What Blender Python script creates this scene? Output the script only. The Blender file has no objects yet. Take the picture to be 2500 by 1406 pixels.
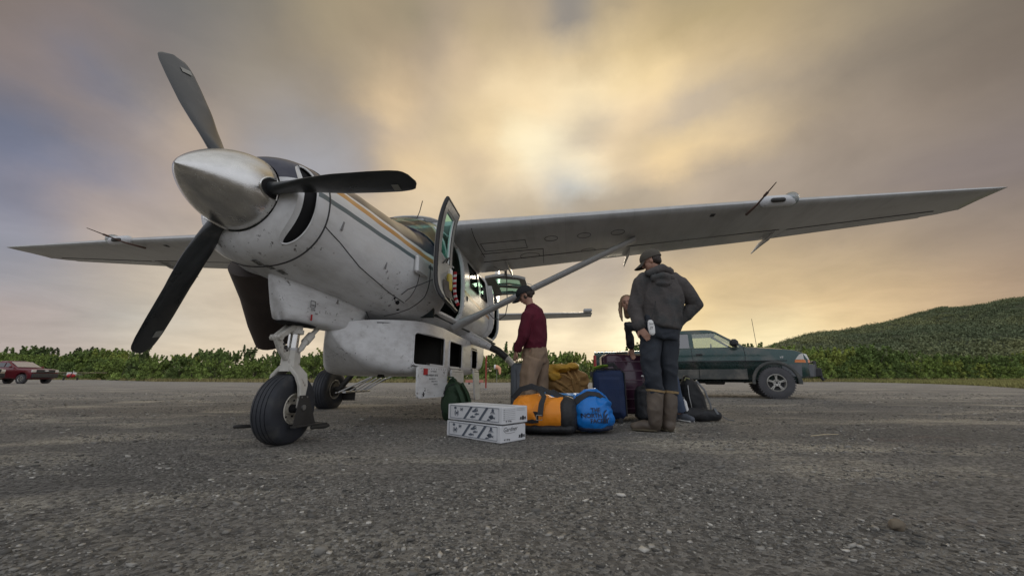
import bpy, math, random
import numpy as np
from mathutils import Vector, Matrix, noise as mnoise
rad = math.radians
random.seed(7); np.random.seed(7)
sc = bpy.context.scene
COL = sc.collection

# ------------------------------------------------------------------ camera
FP, CAMH, PITCH = 933.5, 0.546, rad(13.084)
cam = bpy.data.cameras.new('camera'); cam_ob = bpy.data.objects.new('camera', cam); COL.objects.link(cam_ob)
cam.sensor_width = 36; cam.lens = 36 * FP / 2500; cam.clip_start = 0.05; cam.clip_end = 8000
cam_ob.location = (0, 0, CAMH); cam_ob.rotation_euler = (rad(90) + PITCH, 0, 0)
sc.camera = cam_ob
sc.view_settings.view_transform = 'Standard'; sc.view_settings.look = 'None'
sc.view_settings.gamma = 1; sc.view_settings.use_curve_mapping = False
sc.view_settings.exposure = 0.0

def P(u, v, Y):
    """point at forward distance Y (m) seen at photo pixel (u, v)"""
    x = (u - 1250) / FP; y = -(v - 703) / FP
    d = Vector((x, math.cos(PITCH) - y * math.sin(PITCH), math.sin(PITCH) + y * math.cos(PITCH)))
    return Vector((0, 0, CAMH)) + d * (Y / d.y)
def G(u, v, z=0.0):
    """point on the ground seen at photo pixel (u, v)"""
    x = (u - 1250) / FP; y = -(v - 703) / FP
    d = Vector((x, math.cos(PITCH) - y * math.sin(PITCH), math.sin(PITCH) + y * math.cos(PITCH)))
    return Vector((0, 0, CAMH)) + d * ((z - CAMH) / d.z)
def azel(u, v):
    p = P(u, v, 1.0) - Vector((0, 0, CAMH))
    return math.degrees(math.atan2(p.x, p.y)), math.degrees(math.atan2(p.z, math.hypot(p.x, p.y)))
def s2l(c):
    return tuple(((k / 255) / 12.92 if k / 255 <= .04045 else ((k / 255 + .055) / 1.055) ** 2.4) for k in c)

# ------------------------------------------------------------------ sky: low overcast with evening light breaking through
SKY = """20,20,125,115,105;120,60,135,122,112;240,20,122,116,112;330,60,118,118,115;280,60,135,120,112;420,30,115,115,112;600,20,130,126,115;800,40,165,152,122;980,30,152,142,115;60,120,138,124,113;160,100,125,117,115;230,130,117,118,123;300,100,135,122,115;380,120,128,124,118;520,100,132,127,118;700,100,150,140,120;850,110,165,150,122;30,200,125,118,118;100,180,142,128,116;180,160,118,118,126;240,175,105,112,130;255,200,100,110,132;320,180,130,124,122;400,180,138,130,120;600,180,150,142,126;900,180,172,158,130;10,260,100,108,125;100,230,140,127,117;200,230,145,131,120;280,240,112,118,132;350,230,130,128,128;600,260,158,148,132;800,230,155,145,128;960,240,222,196,150;900,250,180,162,132;
40,300,98,108,128;120,290,118,120,128;200,290,145,132,124;300,280,128,126,130;360,300,115,122,138;420,310,198,178,148;400,340,190,170,145;450,350,190,172,150;600,300,155,147,138;700,330,160,154,145;800,330,150,147,142;900,320,165,153,135;980,280,225,200,155;40,380,112,120,140;120,380,118,124,142;200,370,125,128,140;300,370,150,142,140;380,390,170,158,145;700,385,160,162,165;800,380,160,160,160;900,380,160,152,140;990,390,225,200,155;940,60,168,152,122;1100,30,170,155,128;1250,20,165,150,125;1380,40,140,136,128;1410,20,140,137,130;1500,30,165,152,125;1600,40,190,170,130;1680,20,165,152,120;1060,110,165,152,132;1200,100,190,172,135;1370,80,146,140,130;1300,110,195,176,140;1420,120,205,186,145;1480,90,205,184,140;1580,90,212,190,142;1680,80,200,178,130;1000,160,178,160,130;1150,170,205,184,148;1300,160,222,200,155;1400,150,228,205,158;1550,150,232,208,155;
950,220,215,190,150;1050,200,190,172,142;1150,230,215,194,155;1250,230,240,218,172;1380,210,250,228,180;1400,240,255,236,190;1500,200,252,228,175;1500,260,255,232,185;1600,220,248,222,168;960,260,222,198,158;1050,280,200,182,152;1200,290,235,212,165;1300,280,252,228,178;1360,290,255,235,190;1400,310,225,208,170;1450,300,196,184,160;1550,280,228,205,165;1620,250,235,212,170;1680,250,190,178,158;1640,290,184,172,152;920,330,165,155,142;1000,340,200,180,150;1100,330,215,195,155;1200,330,238,215,168;1270,340,255,242,198;1340,330,255,242,202;1300,370,255,242,200;1400,330,190,182,164;1480,340,235,212,170;1560,340,215,195,155;1660,350,238,212,160;920,400,162,152,142;1000,400,225,200,155;1050,420,228,204,160;1150,390,215,194,158;1230,400,240,218,172;1290,400,255,242,202;1340,400,212,204,180;1400,390,255,240,198;1460,400,255,236,192;1550,400,232,208,165;1640,400,240,212,160;
1050,480,222,202,165;1150,470,208,190,155;1250,450,215,198,165;1320,450,225,210,180;1370,450,182,188,184;1420,430,192,196,190;1500,440,178,168,148;1600,440,168,156,136;1200,520,190,176,152;1300,510,188,172,142;1400,500,170,158,136;1500,500,162,150,128;1600,500,162,150,128;1650,60,195,176,130;1750,50,185,168,125;1850,50,200,178,132;1900,30,175,158,120;2000,30,150,138,112;2050,40,140,132,118;2150,20,150,138,112;2250,40,135,124,105;2400,50,118,108,95;2490,50,108,98,85;1700,120,220,196,148;1800,120,205,184,142;1900,100,195,174,132;1880,130,210,188,145;2000,80,150,140,122;2100,90,140,130,112;2250,120,122,114,98;2400,130,120,110,100;1620,200,245,220,165;1720,180,225,202,155;1800,160,218,195,150;1900,150,175,158,130;1980,120,170,155,128;2100,160,135,124,108;2300,200,122,112,100;
1750,220,170,160,144;1850,220,163,153,137;1700,250,182,170,150;1950,220,150,138,120;2050,220,140,128,112;2150,230,145,132,115;1720,270,195,178,150;1800,280,205,186,148;1900,280,170,154,130;2000,280,150,138,118;2100,280,160,145,122;2250,290,150,136,118;2400,300,130,118,108;2490,300,120,110,102;1630,340,230,205,155;1700,330,205,186,145;1780,320,238,212,162;1760,350,240,212,160;1850,340,195,176,142;1950,340,165,150,130;2100,340,155,142,125;2300,350,142,130,115;2450,350,125,115,108;1640,390,245,216,160;1720,370,235,208,155;1780,390,175,162,140;1850,400,165,152,135;2000,400,155,142,125;2200,400,138,126,115;2400,400,130,120,115;1700,420,180,165,140;1700,480,180,165,142;1850,460,170,155,135;2050,450,155,142,125;2200,440,132,122,118;2400,430,125,115,112;
50,430,118,125,142;200,430,130,132,145;300,430,150,145,148;400,440,168,155,145;470,480,190,172,148;30,500,118,126,145;100,480,130,132,145;160,470,170,155,148;250,500,175,160,148;350,460,150,146,152;400,500,165,155,150;60,560,130,136,150;150,540,160,150,148;220,530,182,166,150;280,530,195,176,152;350,530,165,156,152;440,540,180,168,152;30,590,145,148,155;200,575,165,156,150;30,650,145,148,155;100,640,150,148,152;60,680,148,150,155;150,690,158,156,158;300,690,195,180,155;230,680,185,172,152;380,700,205,188,158;40,720,165,155,148;120,740,170,168,165;220,730,175,170,162;330,740,175,172,162;270,760,180,180,170;470,690,185,190,185;520,690,215,198,168;560,700,222,202,168;30,770,175,155,145;100,780,175,160,150;180,780,180,168,158;300,780,190,188,175;500,760,205,192,168;600,750,195,180,155;50,820,180,172,162;150,820,190,182,168;300,820,205,200,182;450,790,205,195,172;550,820,220,205,175;650,830,225,210,182;50,850,165,155,152;150,850,178,165,155;300,855,200,188,168;450,850,215,200,172;
1250,520,185,172,145;1450,510,165,150,125;1320,650,175,162,140;1400,680,175,165,148;1480,660,165,155,140;1350,730,185,172,150;1450,740,185,172,148;1300,820,235,220,185;1380,820,250,235,195;1450,790,205,192,165;1500,830,255,240,195;1540,820,255,245,205;1400,860,210,198,170;1450,850,230,215,180;1300,870,235,220,185;1700,600,165,150,125;1780,620,170,155,128;1900,620,190,168,128;2000,600,180,160,128;2050,560,165,148,125;2200,570,160,145,122;2350,560,150,135,118;2480,560,125,115,108;1720,680,205,180,135;1780,690,205,182,138;1900,690,200,176,132;2000,680,195,172,130;2150,650,185,162,125;2300,640,165,145,120;2450,640,132,120,110;1710,720,240,212,150;1760,750,205,184,140;1850,740,200,176,135;2000,740,225,198,145;2100,740,230,200,148;2250,700,205,175,135;2400,690,180,152,122;1750,790,225,202,150;1850,790,225,200,150;1950,790,250,225,165;1900,815,255,245,195;1800,810,255,240,190;2050,780,240,212,155;1850,830,255,245,200;2000,860,235,210,160;2300,860,190,165,130;2490,760,150,130,110;900,700,208,190,158;700,700,215,198,165;850,560,205,186,155;1000,600,205,188,156;1150,700,195,180,150;1700,880,240,220,170"""
SKY = [(int(q[0]), int(q[1]), tuple(int(w) for w in q[2:])) for q in (r.strip().split(',') for r in SKY.replace('\n', '').split(';')) if len(q) == 5]
AZ = [-62,-57,-52.5,-48,-43.5,-39,-34.5,-30,-26,-22,-18,-14] + [round(-10.5 + 2.6*k, 2) for k in range(16)] + [34,41,50,62]
EL = [0,3,6,9,12,15,18,20,22,24,26,28,30,32,34,36,38,40,43,47,52,60,72,90]
SA = [(*azel(u, v), np.array(s2l(c))) for u, v, c in SKY]
sa_az = np.array([q[0] for q in SA]); sa_el = np.array([q[1] for q in SA]); sa_c = np.array([q[2] for q in SA])
BACK = [(0,(214,216,224)),(25,(226,229,238)),(60,(216,218,222)),(90,(196,196,196))]
def backcol(e):
    return tuple(np.interp(e, [b[0] for b in BACK], [s2l(b[1])[k] for b in BACK]) for k in range(3))
def skycol(a, e):
    d2 = ((sa_az - a)*math.cos(rad(min(e, 80))))**2 + (sa_el - e)**2
    w = np.exp(-d2/(2*1.45**2)) + 2e-3*np.exp(-d2/(2*5.0**2)) + 1e-9/(1+d2)
    c = (w[:,None]*sa_c).sum(0)/w.sum()*np.array((1.0,.98,1.025))
    k = max(0, min(1, (e-52)/25)); return c*(1-k) + np.array(backcol(e))*k
world = bpy.data.worlds.new('World'); sc.world = world; world.use_nodes = True
wt = world.node_tree; wt.nodes.clear(); WL = wt.links.new
def N(tree, typ, **kw):
    n = tree.nodes.new(typ)
    for k, v in kw.items():
        if k == 'ins':
            for i, x in v.items(): n.inputs[i].default_value = x
        else: setattr(n, k, v)
    return n
def M(tree, op, a, b=None, c=None, clamp=False):
    n = tree.nodes.new('ShaderNodeMath'); n.operation = op; n.use_clamp = clamp
    for i, x in enumerate((a, b, c)):
        if x is None: continue
        if isinstance(x, (int, float)): n.inputs[i].default_value = x
        else: tree.links.new(x, n.inputs[i])
    return n.outputs[0]
tcw = N(wt, 'ShaderNodeTexCoord')
sxyz = N(wt, 'ShaderNodeSeparateXYZ'); WL(tcw.outputs['Generated'], sxyz.inputs[0])
wx, wy, wz = sxyz.outputs
nz = N(wt, 'ShaderNodeTexNoise', ins={'Scale': 4.2, 'Detail': 9.0, 'Roughness': .6}); WL(tcw.outputs['Generated'], nz.inputs['Vector'])
sn = N(wt, 'ShaderNodeSeparateColor'); WL(nz.outputs['Color'], sn.inputs[0])
az = M(wt, 'ARCTAN2', wx, wy)
el = M(wt, 'ARCSINE', wz)
azw = M(wt, 'ADD', az, M(wt, 'MULTIPLY', M(wt, 'SUBTRACT', sn.outputs[0], .5), .15))
elw = M(wt, 'ADD', el, M(wt, 'MULTIPLY', M(wt, 'MULTIPLY', M(wt, 'SUBTRACT', sn.outputs[1], .5), .12), M(wt, 'MULTIPLY', M(wt, 'ABSOLUTE', el), 2.2, clamp=True)))
facx = M(wt, 'DIVIDE', M(wt, 'ADD', azw, rad(62)), rad(124), clamp=True)
prev = None
for k, e in enumerate(EL):
    r = N(wt, 'ShaderNodeValToRGB'); cr = r.color_ramp; cr.interpolation = 'B_SPLINE'
    while len(cr.elements) < len(AZ): cr.elements.new(0.5)
    for el_, a in zip(cr.elements, AZ): el_.position = (a + 62) / 124
    for el_, a in zip(cr.elements, AZ): el_.color = (*skycol(a, e), 1)
    WL(facx, r.inputs[0])
    if prev is None: prev = r.outputs[0]; continue
    mr = N(wt, 'ShaderNodeMapRange', ins={1: rad(EL[k-1]), 2: rad(e)}); WL(elw, mr.inputs[0])
    mx = N(wt, 'ShaderNodeMix', data_type='RGBA'); WL(mr.outputs[0], mx.inputs[0]); WL(prev, mx.inputs[6]); WL(r.outputs[0], mx.inputs[7]); prev = mx.outputs[2]
# the rest of the overcast, beside and behind the camera
rb_ = N(wt, 'ShaderNodeValToRGB'); rb_.color_ramp.interpolation = 'EASE'
while len(rb_.color_ramp.elements) < len(BACK): rb_.color_ramp.elements.new(.5)
for el_, (e, c) in zip(rb_.color_ramp.elements, BACK): el_.position = e/90
for el_, (e, c) in zip(rb_.color_ramp.elements, BACK): el_.color = (*s2l(c), 1)
WL(M(wt, 'DIVIDE', elw, rad(90), clamp=True), rb_.inputs[0])
mb_ = N(wt, 'ShaderNodeMapRange', interpolation_type='SMOOTHSTEP', ins={1: rad(62), 2: rad(95)}); WL(M(wt, 'ABSOLUTE', azw), mb_.inputs[0])
mx = N(wt, 'ShaderNodeMix', data_type='RGBA'); WL(mb_.outputs[0], mx.inputs[0]); WL(prev, mx.inputs[6]); WL(rb_.outputs[0], mx.inputs[7]); prev = mx.outputs[2]
# cloud streaks seen in perspective on a flat deck
den = M(wt, 'ADD', M(wt, 'MAXIMUM', wz, 0.0), .16)
cv = N(wt, 'ShaderNodeCombineXYZ'); WL(M(wt, 'DIVIDE', wx, den), cv.inputs[0]); WL(M(wt, 'DIVIDE', wy, den), cv.inputs[1])
n2 = N(wt, 'ShaderNodeTexNoise', ins={'Scale': 2.2, 'Detail': 9.0, 'Roughness': .58, 'Distortion': .35}); WL(cv.outputs[0], n2.inputs['Vector'])
br = M(wt, 'ADD', M(wt, 'MULTIPLY', M(wt, 'SUBTRACT', n2.outputs[0], .5), .50), 1.0)
vs = N(wt, 'ShaderNodeVectorMath', operation='SCALE'); WL(prev, vs.inputs[0]); WL(br, vs.inputs[3])
bgc = N(wt, 'ShaderNodeBackground', ins={1: 1.06}); WL(vs.outputs[0], bgc.inputs[0])
nis = N(wt, 'ShaderNodeTexSky', sky_type='NISHITA'); nis.sun_disc = False; nis.sun_elevation = rad(16); nis.sun_rotation = rad(14)
bgn = N(wt, 'ShaderNodeBackground', ins={1: 0.06}); WL(nis.outputs[0], bgn.inputs[0])
mxs = N(wt, 'ShaderNodeMixShader', ins={0: 0.94}); WL(bgn.outputs[0], mxs.inputs[1]); WL(bgc.outputs[0], mxs.inputs[2])
wo = N(wt, 'ShaderNodeOutputWorld'); WL(mxs.outputs[0], wo.inputs[0])
world.cycles.sampling_method = 'MANUAL'; world.cycles.sample_map_resolution = 512

# veiled sun, low behind the aircraft
sun = bpy.data.lights.new('sun', 'SUN'); sun.energy = 0.6; sun.angle = rad(11); sun.color = (1, .86, .66)
sun_ob = bpy.data.objects.new('sun', sun); COL.objects.link(sun_ob)
sa, se = rad(14), rad(16)
sd = Vector((math.sin(sa) * math.cos(se), math.cos(sa) * math.cos(se), math.sin(se)))
sun_ob.rotation_euler = sd.to_track_quat('Z', 'Y').to_euler(); sun_ob.location = (20, 60, 40)

# ------------------------------------------------------------------ materials
MATS = {}
def mat(name, color=(.5,.5,.5), rough=.5, metal=0.0, var=0.0, vscale=6.0, bump=0.0, bscale=40.0, color2=None, c2=(.5,.6), coat=0.0, tone=False, spec=.5, dirt=None, dscale=3.0, aniso=(1,1,1)):
    """procedural surface: base colour, large-scale variation, optional second colour patches, fine bump"""
    m = bpy.data.materials.new(name); m.use_nodes = True; t = m.node_tree; t.nodes.clear(); L = t.links.new
    out = N(t, 'ShaderNodeOutputMaterial'); b = N(t, 'ShaderNodeBsdfPrincipled'); L(b.outputs[0], out.inputs[0])
    b.inputs['Roughness'].default_value = rough; b.inputs['Metallic'].default_value = metal
    b.inputs['Coat Weight'].default_value = coat; b.inputs['Specular IOR Level'].default_value = spec
    tc = N(t, 'ShaderNodeTexCoord'); mp = N(t, 'ShaderNodeMapping'); L(tc.outputs['Object'], mp.inputs[0]); mp.inputs['Scale'].default_value = aniso
    rgb = N(t, 'ShaderNodeRGB'); rgb.outputs[0].default_value = (*color, 1); col = rgb.outputs[0]
    if color2:
        n = N(t, 'ShaderNodeTexNoise', ins={'Scale': dscale, 'Detail': 8.0, 'Roughness': .65}); L(mp.outputs[0], n.inputs['Vector'])
        r = N(t, 'ShaderNodeMapRange', ins={1: c2[0], 2: c2[1]}); L(n.outputs[0], r.inputs[0])
        x = N(t, 'ShaderNodeMix', data_type='RGBA'); L(r.outputs[0], x.inputs[0]); L(col, x.inputs[6]); x.inputs[7].default_value = (*color2, 1); col = x.outputs[2]
    if var:
        n = N(t, 'ShaderNodeTexNoise', ins={'Scale': vscale, 'Detail': 6.0, 'Roughness': .6}); L(mp.outputs[0], n.inputs['Vector'])
        r = N(t, 'ShaderNodeMapRange', ins={1: .25, 2: .75, 3: 1 - var, 4: 1 + var}); L(n.outputs[0], r.inputs[0])
        s = N(t, 'ShaderNodeVectorMath', operation='SCALE'); L(col, s.inputs[0]); L(r.outputs[0], s.inputs[3]); col = s.outputs[0]
        rr = N(t, 'ShaderNodeMapRange', ins={1: .3, 2: .7, 3: max(0.02, rough - .08), 4: min(1, rough + .08)}); L(n.outputs[0], rr.inputs[0]); L(rr.outputs[0], b.inputs['Roughness'])
    if tone:
        a = N(t, 'ShaderNodeAttribute', attribute_name='tone'); s = N(t, 'ShaderNodeVectorMath', operation='SCALE'); L(col, s.inputs[0]); L(a.outputs['Fac'], s.inputs[3]); col = s.outputs[0]
    L(col, b.inputs['Base Color'])
    if bump:
        n = N(t, 'ShaderNodeTexNoise', ins={'Scale': bscale, 'Detail': 5.0}); L(mp.outputs[0], n.inputs['Vector'])
        bp = N(t, 'ShaderNodeBump', ins={'Strength': bump, 'Distance': .02}); L(n.outputs[0], bp.inputs['Height']); L(bp.outputs[0], b.inputs['Normal'])
    MATS[name] = m; return m
def glass(name, tint, refl=.12, dens=1.0):
    m = bpy.data.materials.new(name); m.use_nodes = True; t = m.node_tree; t.nodes.clear(); L = t.links.new
    out = N(t, 'ShaderNodeOutputMaterial'); tr = N(t, 'ShaderNodeBsdfTransparent'); tr.inputs[0].default_value = (*tint, 1)
    gl = N(t, 'ShaderNodeBsdfGlossy', ins={'Roughness': .03}); fr = N(t, 'ShaderNodeFresnel', ins={0: 1.5})
    f = M(t, 'ADD', M(t, 'MULTIPLY', fr.outputs[0], .45), refl, clamp=True); mx = N(t, 'ShaderNodeMixShader'); L(f, mx.inputs[0]); L(tr.outputs[0], mx.inputs[1]); L(gl.outputs[0], mx.inputs[2]); L(mx.outputs[0], out.inputs[0])
    MATS[name] = m; return m

# ------------------------------------------------------------------ mesh building
class MB:
    def __init__(s): s.v = []; s.f = []; s.m = []; s.n = 0
    def add(s, V, F, mi=0):
        V = [tuple(map(float, p)) for p in V]
        s.v += V; s.f += [tuple(i + s.n for i in f) for f in F]; s.m += [mi] * len(F); s.n += len(V); return s
    def box(s, c, d, R=None, mi=0, bev=0.0):
        hx, hy, hz = d[0]/2, d[1]/2, d[2]/2
        if bev <= 0:
            V = [Vector((sx*hx, sy*hy, sz*hz)) for sz in (-1,1) for sy in (-1,1) for sx in (-1,1)]
            F = [(0,2,3,1),(4,5,7,6),(0,1,5,4),(2,6,7,3),(0,4,6,2),(1,3,7,5)]
        else:
            b = min(bev, hx*.99, hy*.99, hz*.99); V = []; idx = {}
            for sz in (-1,1):
                for sy in (-1,1):
                    for sx in (-1,1):
                        for ax in range(3):
                            p = [sx*(hx-b), sy*(hy-b), sz*(hz-b)]; p[ax] = (sx*hx, sy*hy, sz*hz)[ax]
                            idx[(sx,sy,sz,ax)] = len(V); V.append(Vector(p))
            F = []
            o = {0:[(-1,-1),(1,-1),(1,1),(-1,1)]}
            for ax in range(3):
                a, c_ = [(1,2),(2,0),(0,1)][ax]
                for sg in (-1,1):
                    q = []
                    for (p_, r_) in ((-1,-1),(1,-1),(1,1),(-1,1)):
                        k = [0,0,0]; k[ax] = sg; k[a] = p_; k[c_] = r_; q.append(idx[(*k, ax)])
                    F.append(tuple(q if sg > 0 else q[::-1]))
            for ax in range(3):
                a, c_ = [(1,2),(2,0),(0,1)][ax]
                for sa_ in (-1,1):
                    for sb_ in (-1,1):
                        q = []
                        for t_ in (-1,1):
                            k = [0,0,0]; k[ax] = t_; k[a] = sa_; k[c_] = sb_; q.append((idx[(*k, a)], idx[(*k, c_)]))
                        f = (q[0][0], q[0][1], q[1][1], q[1][0])
                        F.append(f if sa_*sb_ < 0 else f[::-1])
            for sx in (-1,1):
                for sy in (-1,1):
                    for sz in (-1,1):
                        f = tuple(idx[(sx,sy,sz,ax)] for ax in range(3)); F.append(f if sx*sy*sz > 0 else f[::-1])
        c = Vector(c)
        V = [(R @ p if R else p) + c for p in V]
        return s.add(V, F, mi)
    def loft(s, rings, caps=(True, True), mi=0, skip=None, close=True):
        n = len(rings[0]); V = [p for r in rings for p in r]; F = []
        for i in range(len(rings)-1):
            for j in range(n if close else n-1):
                k = (j+1) % n
                if skip:
                    q = skip(i, j)
                    if q: continue
                F.append((i*n+j, i*n+k, (i+1)*n+k, (i+1)*n+j))
        if caps[0]: F.append(tuple(range(n))[::-1])
        if caps[1]: F.append(tuple((len(rings)-1)*n + j for j in range(n)))
        return s.add(V, F, mi)
    def tube(s, pts, r, n=10, up=None, ry=None, caps=True, mi=0, dome=False):
        pts = [Vector(p) for p in pts]; m = len(pts)
        if not hasattr(r, '__len__'): r = [r]*m
        if ry is None: ry = r
        elif not hasattr(ry, '__len__'): ry = [ry]*m
        if dome:
            a = (pts[0]-pts[1]).normalized(); b = (pts[-1]-pts[-2]).normalized(); P0 = []; R0 = []; Y0 = []
            for k in (0.0, .45, .8): 
                P0.append(pts[0] + a*r[0]*math.cos(k*math.pi/2)); f = max(.05, math.sin(k*math.pi/2)); R0.append(r[0]*f); Y0.append(ry[0]*f)
            P1 = []; R1 = []; Y1 = []
            for k in (.8, .45, 0.0):
                P1.append(pts[-1] + b*r[-1]*math.cos(k*math.pi/2)); f = max(.05, math.sin(k*math.pi/2)); R1.append(r[-1]*f); Y1.append(ry[-1]*f)
            pts = P0 + pts + P1; r = R0 + list(r) + R1; ry = Y0 + list(ry) + Y1; m = len(pts)
        rings = []; u = Vector(up) if up else None
        pu = None
        for i in range(m):
            t = (pts[min(i+1, m-1)] - pts[max(i-1, 0)]).normalized()
            if u: uu = u
            else:
                uu = pu if pu else (Vector((0,0,1)) if abs(t.z) < .9 else Vector((1,0,0)))
            x = uu - t*uu.dot(t)
            if x.length < 1e-6: x = Vector((0,1,0)) - t*t.y
            x.normalize(); y = t.cross(x); pu = x
            rings.append([pts[i] + x*(r[i]*math.cos(a)) + y*(ry[i]*math.sin(a)) for a in [2*math.pi*k/n for k in range(n)]])
        return s.loft(rings, (caps, caps), mi)
    def cyl(s, a, b, r, n=16, r2=None, mi=0, caps=True): return s.tube([a, b], [r, r if r2 is None else r2], n, mi=mi, caps=caps)
    def lathe(s, prof, o, axis, n=32, mi=0, caps=(False, False)):
        axis = Vector(axis).normalized(); a = Vector((0,0,1)) if abs(axis.z) < .9 else Vector((1,0,0))
        x = (a - axis*a.dot(axis)).normalized(); y = axis.cross(x); o = Vector(o)
        return s.loft([[o + axis*h + x*(r*math.cos(t)) + y*(r*math.sin(t)) for t in [2*math.pi*k/n for k in range(n)]] for h, r in prof], caps, mi)
    def ell(s, c, r, R=None, n=16, m=10, mi=0):
        c = Vector(c); rings = []
        for i in range(m+1):
            ph = math.pi*(i/m) ; sp = max(math.sin(ph), .01)
            rings.append([c + (R @ Vector((r[0]*sp*math.cos(t), r[1]*sp*math.sin(t), -r[2]*math.cos(ph))) if R else Vector((r[0]*sp*math.cos(t), r[1]*sp*math.sin(t), -r[2]*math.cos(ph)))) for t in [2*math.pi*k/n for k in range(n)]])
        return s.loft(rings, (True, True), mi)
    def poly(s, pts, ext, mi=0):
        """flat polygon pts (3-D) extruded by vector ext"""
        n = len(pts); e = Vector(ext); V = [Vector(p) for p in pts] + [Vector(p) + e for p in pts]
        F = [tuple(range(n))[::-1], tuple(range(n, 2*n))] + [(i, (i+1) % n, (i+1) % n + n, i+n) for i in range(n)]
        return s.add(V, F, mi)
def link(name, me, mats, parent=None, smooth=None):
    for m in (mats if isinstance(mats, (list, tuple)) else [mats]): me.materials.append(m)
    o = bpy.data.objects.new(name, me); COL.objects.link(o)
    if parent: o.parent = parent
    return o
def autosmooth(me, ang=35):
    n = len(me.polygons)
    me.polygons.foreach_set('use_smooth', np.ones(n, bool))
    import bmesh
    bm = bmesh.new(); bm.from_mesh(me); c = rad(ang)
    for e in bm.edges:
        if len(e.link_faces) == 2:
            try: a = e.calc_face_angle()
            except ValueError: a = 0
            e.smooth = a < c
    bm.to_mesh(me); bm.free()
def build(mb, name, mats, parent=None, ac=False, ang=35, fix=True):
    me = bpy.data.meshes.new(name)
    V = np.array(mb.v, float).reshape(-1, 3)
    if ac: V = V * np.array([1,-1,1])
    F = mb.f if not ac else [f[::-1] for f in mb.f]
    me.from_pydata([tuple(x) for x in V], [], F)
    me.polygons.foreach_set('material_index', np.array(mb.m, dtype=np.int32))
    if fix:
        import bmesh
        bm = bmesh.new(); bm.from_mesh(me); bmesh.ops.recalc_face_normals(bm, faces=bm.faces); bm.to_mesh(me); bm.free()
    if ang: autosmooth(me, ang)
    me.update()
    return link(name, me, mats, parent)
def tag(o, label, cat, group=None, kind=None):
    if label: o['label'] = label
    if cat: o['category'] = cat
    if group: o['group'] = group
    if kind: o['kind'] = kind
    return o
def empty(name, loc, rz=0.0, label=None, cat=None, group=None):
    o = bpy.data.objects.new(name, None); COL.objects.link(o); o.location = loc; o.rotation_euler = (0, 0, rz); o.empty_display_size = .1
    return tag(o, label, cat, group)
def blob(name, mb, mats, parent=None, voxel=.012, smooth=4, wr=0.0, wscale=(8,8,8), wr2=0.0, local=None, seed=0, post=None):
    """union of overlapping closed shapes -> one continuous skin, with cloth folds of depth wr"""
    me = bpy.data.meshes.new('tmp'); me.from_pydata(mb.v, [], mb.f)
    import bmesh
    bm = bmesh.new(); bm.from_mesh(me); bmesh.ops.recalc_face_normals(bm, faces=bm.faces); bm.to_mesh(me); bm.free()
    o = bpy.data.objects.new('tmp', me); COL.objects.link(o)
    r = o.modifiers.new('r', 'REMESH'); r.mode = 'VOXEL'; r.voxel_size = voxel
    if smooth: s = o.modifiers.new('s', 'SMOOTH'); s.iterations = smooth; s.factor = .5
    dg = bpy.context.evaluated_depsgraph_get(); ev = o.evaluated_get(dg); m2 = bpy.data.meshes.new_from_object(ev)
    bpy.data.objects.remove(o); bpy.data.meshes.remove(me)
    if wr or wr2 or post:
        n = len(m2.vertices); co = np.empty(n*3); no = np.empty(n*3); m2.vertices.foreach_get('co', co); m2.vertices.foreach_get('normal', no)
        co = co.reshape(-1,3); no = no.reshape(-1,3)
        for i in range(n):
            p = Vector(co[i]); q = Vector((p.x*wscale[0]+seed, p.y*wscale[1], p.z*wscale[2]))
            d = 0
            if wr:
                a = mnoise.noise(q + mnoise.noise_vector(q*.6)*.9); d += wr*(1 - 2.2*abs(a)) 
            if wr2: d += wr2*mnoise.noise(q*2.7)
            co[i] += no[i]*d
            if post: co[i] = post(co[i])
        m2.vertices.foreach_set('co', co.ravel())
    m2.polygons.foreach_set('use_smooth', np.ones(len(m2.polygons), bool)); m2.update(); m2.name = name
    return link(name, m2, mats, parent)
def text_mesh(name, body, size, M4, m, parent=None, ext=.0006, align='LEFT', shear=0.0, bold=0.0):
    c = bpy.data.curves.new(name, 'FONT'); c.body = body; c.size = size; c.extrude = ext; c.align_x = align; c.shear = shear; c.offset = bold; c.resolution_u = 3
    o = bpy.data.objects.new(name, c); COL.objects.link(o)
    dg = bpy.context.evaluated_depsgraph_get(); me = bpy.data.meshes.new_from_object(o.evaluated_get(dg))
    bpy.data.objects.remove(o); bpy.data.curves.remove(c)
    me.transform(M4); me.materials.clear()
    return link(name, me, m, parent)
def frame(o, x, y):
    x = Vector(x).normalized(); y = Vector(y); y = (y - x*y.dot(x)).normalized(); z = x.cross(y)
    return Matrix(((x.x,y.x,z.x,o[0]),(x.y,y.y,z.y,o[1]),(x.z,y.z,z.z,o[2]),(0,0,0,1)))
def np_mesh(name, V, F, tone=None, smooth=False):
    me = bpy.data.meshes.new(name); V = np.asarray(V, np.float32); F = np.asarray(F, np.int32); k = F.shape[1]
    me.vertices.add(len(V)); me.vertices.foreach_set('co', V.ravel()); me.loops.add(F.size); me.loops.foreach_set('vertex_index', F.ravel())
    me.polygons.add(len(F)); me.polygons.foreach_set('loop_start', np.arange(0, F.size, k, dtype=np.int32))
    if tone is not None:
        a = me.attributes.new('tone', 'FLOAT', 'FACE'); a.data.foreach_set('value', np.asarray(tone, np.float32))
    me.update(calc_edges=True)
    if smooth: me.polygons.foreach_set('use_smooth', np.ones(len(F), bool))
    return me
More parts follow.
